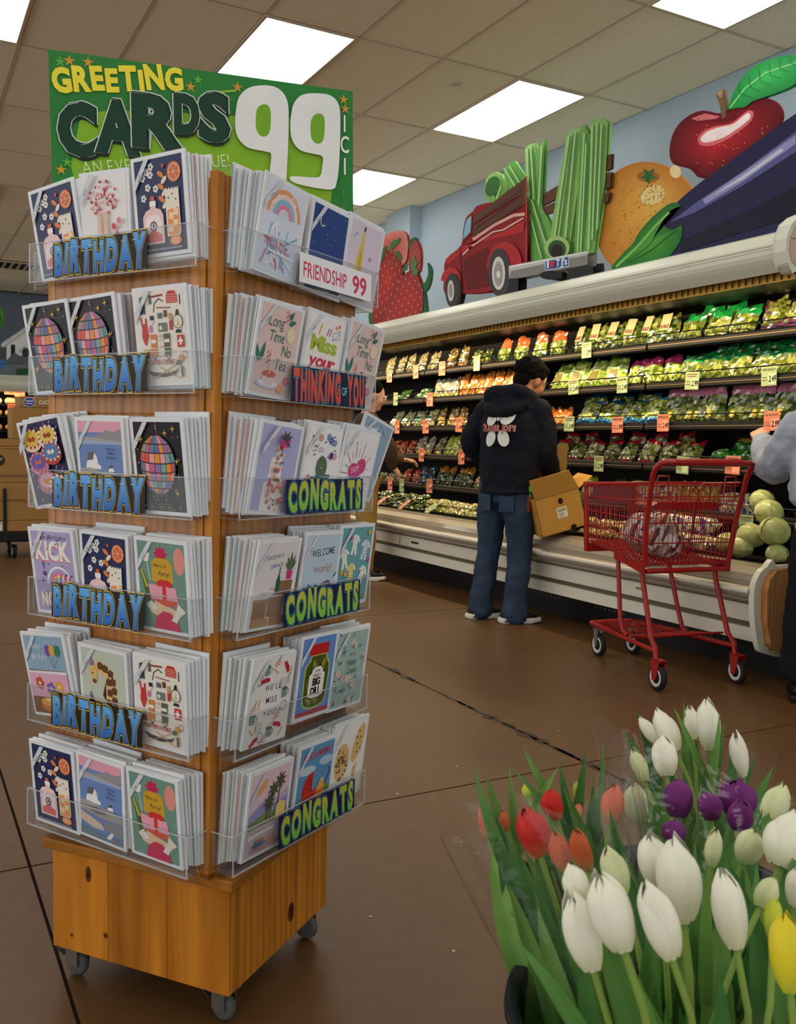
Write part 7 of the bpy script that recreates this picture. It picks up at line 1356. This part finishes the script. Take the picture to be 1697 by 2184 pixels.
def petal_mesh(c, v):
    if (c, v) not in PET:
        a, b = [lin(x) for x in PC[c]]; q = MB(); rr = random.Random(v*9+len(c)); k = rr.uniform(-.06, .06)
        def prof(t): return .5*math.sin(PI*(t*.80+.10))**.6*(1-.58*max(0, (t-.72)/.28)**2)
        def fn(u, t):
            ha = rad(68)*min(1, (t*4+.35))*(1-max(0, (t-.60)/.40)**2.0*.97); an = (u-.5)*2*ha; r = prof(t)*(1+.05*math.cos(an*2)) - .02*abs(u-.5)*2
            ru = r*(1+.04*math.cos(an*6)*t)
            return V(ru*math.sin(an), -ru*math.cos(an)-.02*(1-abs(u-.5)*2), t*(1+k))
        def cf_(u, t):
            w = max(0, 1-t*2.2)*.9+max(0, .12-abs(u-.5))*2.2*(c in ('white', 'pale', 'yellow')); w = min(1, w); return tuple(x+(y-x)*w for x, y in zip(a, b))
        q.grid(fn, 8, 10, cf_); PET[(c, v)] = q.mesh('petal', M_PETAL)
    return PET[(c, v)]
def frame_z(zv):
    zv = zv.normalized(); x = zv.orthogonal().normalized(); return x, zv.cross(x), zv
def leaf_obj(base, tip, w, par, seed, inv, bend=1.0):
    rr = random.Random(seed); ax = tip-base; L = ax.length; d = ax.normalized(); toc = (CAM-base).normalized(); sd = d.cross(toc).normalized(); nm = sd.cross(d).normalized(); tw = rr.uniform(-.7, .7); arc = rr.uniform(-.10, .16)*bend
    g1, g2 = [lin(x) for x in rr.choice([((88, 134, 60), (56, 104, 46)), ((108, 150, 66), (74, 122, 50)), ((72, 120, 58), (48, 96, 46))])]; q = MB()
    def fn(u, t):
        ww = w*.5*(math.sin(PI*min(1, t*.72+.28))**.9)*(1-max(0, t-.86)/.14*.25) if t < .999 else 0.0; x = (u-.5)*2; a = tw*(t-.3); s2 = sd*math.cos(a)+nm*math.sin(a); n2 = nm*math.cos(a)-sd*math.sin(a)
        return inv @ (base+ax*t + s2*(x*ww) + n2*(abs(x)*ww*.45 + arc*L*math.sin(PI*t)*.6))
    def cf_(u, t): m = .5+.5*math.sin(u*40); return tuple(x+(y-x)*(.35*m+.3*(1-t)) for x, y in zip(g1, g2))
    q.grid(fn, 6, 12, cf_); return q.build('leaf', M_LEAF, par)
NAMES = {'white': 'white', 'pale': 'greenish white', 'red': 'red', 'pink': 'pinkish', 'orange': 'rusty orange', 'purple': 'purple', 'yellow': 'yellow', 'bud': 'yellow green budding'}
TUL = [  # colour, tip, base (in the zoomed frame), width, depth, where
 ('white', (1290, 60), (1302, 292), 104, 1.45, 'tallest, at the top of the back bunch'), ('white', (1062, 110), (1150, 300), 100, 1.45, 'large one leaning left at the top left of the back bunch'), ('white', (1092, 232), (1112, 415), 112, 1.38, 'front one of the back bunch, below the leaning one'), ('white', (1420, 214), (1455, 415), 78, 1.4, 'rightmost of the back bunch, narrow'), ('white', (1213, 95), (1228, 250), 66, 1.5, 'partly behind the tallest of the back bunch'), ('white', (985, 145), (1062, 265), 56, 1.52, 'leftmost sliver of the back bunch'), ('pale', (955, 290), (1012, 440), 70, 1.46, 'low at the left of the back bunch behind film'), ('pale', (955, 440), (985, 625), 104, 1.25, 'behind film between the red and the purple ones'),
 ('red', (462, 548), (535, 772), 140, 1.08, 'biggest and brightest of the left bunch'), ('red', (568, 468), (612, 612), 96, 1.14, 'above and behind the biggest red one'), ('pink', (268, 558), (302, 690), 62, 1.16, 'far left edge of the left bunch'), ('pink', (880, 450), (852, 632), 98, 1.12, 'right end of the left bunch near the clear film'), ('orange', (598, 668), (655, 850), 92, 1.03, 'below the biggest red one'), ('orange', (692, 660), (752, 842), 92, 1.0, 'lowest of the left bunch, right side'), ('bud', (462, 452), (485, 516), 40, 1.2, 'small bud at the back of the left bunch'), ('bud', (700, 436), (702, 530), 34, 1.22, 'small bud beside the clear film'), ('pink', (705, 540), (712, 600), 36, 1.18, 'small one half hidden in the leaves of the left bunch'), ('orange', (365, 575), (385, 665), 44, 1.14, 'small one right of the far left pink one'),
 ('purple', (1168, 430), (1160, 605), 128, 1.2, 'left one of the purple group'), ('purple', (1300, 488), (1312, 615), 108, 1.18, 'middle one of the purple group'), ('purple', (1425, 432), (1432, 600), 160, 1.22, 'largest of the purple group, at right'), ('purple', (1150, 610), (1140, 724), 104, 1.12, 'lowest of the purple group, at left'), ('purple', (1452, 530), (1440, 660), 112, 1.15, 'under the largest purple one'),
 ('white', (800, 850), (915, 1200), 190, .75, 'biggest front one leaning left'), ('white', (672, 938), (775, 1290), 160, .79, 'left of the biggest front one, lower'), ('white', (1012, 888), (1130, 1235), 160, .74, 'right of the biggest front one, long and narrow'), ('white', (1030, 676), (1065, 905), 140, .86, 'upper left of the tall front pair'), ('white', (1135, 688), (1182, 1068), 190, .82, 'tall one of the front pair'), ('white', (1358, 836), (1425, 1195), 150, .78, 'front right one with a green base'), ('pale', (838, 736), (905, 955), 116, .92, 'half hidden behind leaves left of the front pair'), ('white', (668, 812), (728, 985), 116, .82, 'peeking over the left of the biggest front one'), ('pale', (1335, 655), (1312, 825), 74, .96, 'thin one under the purple group'), ('pale', (1512, 655), (1455, 805), 120, 1.0, 'loose open one left of the right edge'), ('white', (1696, 575), (1622, 828), 190, .95, 'large one cut by the right edge'), ('pale', (1642, 450), (1572, 640), 112, 1.1, 'near the right edge above the large cut one'), ('pale', (1598, 876), (1532, 1015), 100, .86, 'small open one low at the right'), ('white', (1700, 830), (1690, 1000), 90, .9, 'sliver at the right edge below the large cut one'),
 ('yellow', (1642, 1042), (1672, 1390), 160, .72, 'only bright one, at the bottom right corner'), ('bud', (1600, 958), (1592, 1160), 78, .8, 'greenish bud just left of the yellow one')]
LEAVES = [((460, 285), (540, 430), 55), ((400, 370), (500, 490), 40), ((240, 370), (300, 570), 60), ((395, 365), (412, 625), 48), ((290, 410), (350, 610), 74), ((622, 340), (650, 490), 52), ((620, 370), (520, 570), 58), ((745, 300), (722, 460), 48), ((820, 248), (815, 340), 24), ((640, 460), (740, 710), 74), ((775, 450), (782, 740), 110), ((335, 728), (580, 930), 100), ((470, 588), (595, 870), 84), ((330, 590), (365, 730), 110), ((900, 190), (985, 340), 46), ((970, 100), (1010, 235), 40), ((1140, 98), (1192, 210), 32), ((1188, 78), (1192, 200), 30), ((1350, 118), (1338, 240), 32), ((1376, 160), (1350, 310), 40), ((1200, 150), (1272, 430), 84), ((1408, 260), (1398, 440), 64), ((1520, 310), (1472, 430), 44), ((1596, 370), (1500, 630), 74), ((1690, 512), (1500, 700), 84), ((1416, 510), (1390, 690), 62), ((1256, 552), (1270, 690), 44), ((885, 668), (938, 810), 34), ((908, 690), (922, 970), 44), ((928, 830), (1005, 1070), 92), ((790, 1080), (950, 1450), 190), ((1008, 1000), (1130, 1520), 160), ((1190, 800), (1265, 1270), 136), ((1292, 800), (1290, 1010), 60), ((1310, 900), (1410, 1520), 166), ((1375, 768), (1472, 1010), 84), ((1458, 800), (1505, 1110), 74), ((1352, 1300), (1362, 1560), 116), ((1490, 1000), (1565, 1560), 124), ((1640, 740), (1642, 960), 74), ((1240, 700), (1232, 910), 62), ((400, 1030), (490, 1160), 74), ((388, 900), (445, 1060), 70), ((415, 1150), (530, 1310), 80), ((612, 1050), (655, 1180), 34), ((680, 690), (800, 900), 60), ((1030, 330), (1060, 480), 44), ((560, 560), (600, 700), 60), ((850, 560), (880, 720), 60), ((1060, 560), (1050, 720), 50), ((1545, 560), (1500, 760), 60), ((1600, 1180), (1640, 1560), 110), ((700, 1180), (760, 1540), 120), ((520, 1000), (600, 1300), 110), ((440, 760), (520, 1020), 100), ((1700, 700), (1660, 900), 70)]
BK = [(at(1418, 2150, 1.0), .165), (at(1470, 2000, 1.44), .165)]
for i, (p, r) in enumerate(BK):
    zt = .56 if i == 0 else .48; b = empty('flower_bucket', ['black plastic bucket holding the front tulips, cut by the bottom edge', 'black plastic bucket hidden behind the front tulips'][i], 'bucket', T(p.x, p.y, 0))
    q = MB(); q.lathe([(0, .012), (r*.74, .012), (r*.95, zt-.02), (r*.96, zt-.004), (r, zt-.004), (r*1.04, zt-.002), (r*1.05, zt-.012), (r*1.02, zt-.02), (r*.98, zt-.022), (r*.76, 0), (0, 0)], 40); q.build('bucket_body', M_BUCKET, b)
    q = MB(); q.lathe([(r*.99, zt-.075), (r*1.012, zt-.078), (r*1.01, zt-.088), (r*.985, zt-.09)], 40); q.build('rim_band', M_BUCKET, b)
    q = MB(); q.lathe([(0, zt-.16), (r*.88, zt-.16)], 30); q.build('water', mat('bucket_water', (30, 40, 36), .05), b)
tul_objs = []
for i, (c, tp, bs_, w, d, where) in enumerate(TUL):
    wpx = w*ZF*d/FPX; base = at(*z6(*bs_), d); tip = at(*z6(*tp), d+R.uniform(-.01, .02)); ax = tip-base; L = ax.length; bc = BK[0] if d < 1.3 else BK[1]
    o = empty('tulip', f'{NAMES[c]} tulip, {where}', 'tulip', Matrix.Translation(base), 'tulips in the buckets'); inv = Matrix.Translation(-base); x, y, z = frame_z(ax)
    Mb = basis(x*wpx, y*wpx, z*L, V(0, 0, 0)); a0 = R.uniform(0, 6.3)
    for k in range(6):
        inner = k % 2; s = .90 if inner else 1.0; link('petal', petal_mesh(c, k % 3), o, Mb @ Matrix.Rotation(a0+k*PI/3, 4, 'Z') @ Matrix.Diagonal((s, s, (1.0 if inner else .94)*R.uniform(.96, 1.02), 1)))
    foot = V(bc[0].x+(base.x-bc[0].x)*.35, bc[0].y+(base.y-bc[0].y)*.35, .36); dn = -z
    pts = [base+z*.004, base+dn*.05, base+dn*.09+(foot-base)*.12, base+(foot-base)*.6, foot]; q = MB(); q.tube([inv @ p for p in pts], [.0042*max(.7, wpx/.042)]*4+[.004], 8); q.build('stem', M_STEM, o)
    tul_objs.append((o, bs_, d, inv, base, bc))
for i, (tp, bs_, w) in enumerate(LEAVES):
    j = min(range(len(TUL)), key=lambda k: (TUL[k][2][0]-tp[0])**2+((TUL[k][2][1]-tp[1]-60)*.8)**2+(0 if TUL[k][0] != 'bud' else 4000)); o, tb, d, inv, base, bc = tul_objs[j]; d2 = d+R.uniform(-.035, .03)
    tip = at(*z6(*tp), d2); b = at(*z6(*bs_), d2); b2 = b+(b-tip).normalized()*.10; leaf_obj(b2, tip, w*ZF*d2/FPX*1.05, o, i, inv)
rr = random.Random(77)
for j, (o, tb, d, inv, base, bc) in enumerate(tul_objs):     # lower leaves that fill the bunches
    for k in range(2 if d > 1.3 else 3):
        foot = V(bc[0].x+(base.x-bc[0].x)*.5+rr.uniform(-.03, .03), bc[0].y+(base.y-bc[0].y)*.5+rr.uniform(-.03, .03), .44); t = rr.uniform(.62, .95); tip = foot+(base-foot)*t+V(rr.uniform(-.035, .035), rr.uniform(-.02, .04), 0); leaf_obj(foot, tip, rr.uniform(.028, .045), o, 300+j*5+k, inv, 2)
# clear film sleeves around the bunches
def sleeve(top, rt, bot, rb, label, seed, a0, a1, lip=.03):
    rr = random.Random(seed); ax = (top-bot); x, y, z = frame_z(ax); L = ax.length; q = MB()
    def fn(u, t):
        a = a0+(a1-a0)*u; r = rb+(rt-rb)*t**.8; r *= 1+.08*math.sin(a*3+seed)+.04*math.sin(a*9+t*4+seed); h = t*L*(1+.10*math.sin(a*2.3+seed)*t+.05*math.sin(a*7))
        return x*(r*math.cos(a))+y*(r*math.sin(a))+z*h
    q.grid(fn, 56, 10); o = q.build('film_sleeve', M_CELLO, None, Matrix.Translation(bot)); tag(o, label, 'wrapper')
sleeve(at(*z6(560, 520), 1.13), .125, at(*z6(880, 1560), 1.02), .06, 'clear film sleeve around the red tulips at left', 3, 0, 2*PI)
sleeve(at(*z6(1180, 300), 1.45), .135, at(*z6(1240, 1150), 1.44), .06, 'clear film sleeve around the white tulips at the back', 5, 0, 2*PI)
sleeve(at(*z6(1300, 600), 1.18), .14, at(*z6(1120, 1500), 1.02), .055, 'clear film sleeve around the purple tulips', 8, 0, 2*PI)
sleeve(at(*z6(1080, 1100), .80), .12, at(*z6(1150, 1750), .90), .06, 'clear film sleeve around the front white tulips', 6, 0, 2*PI)
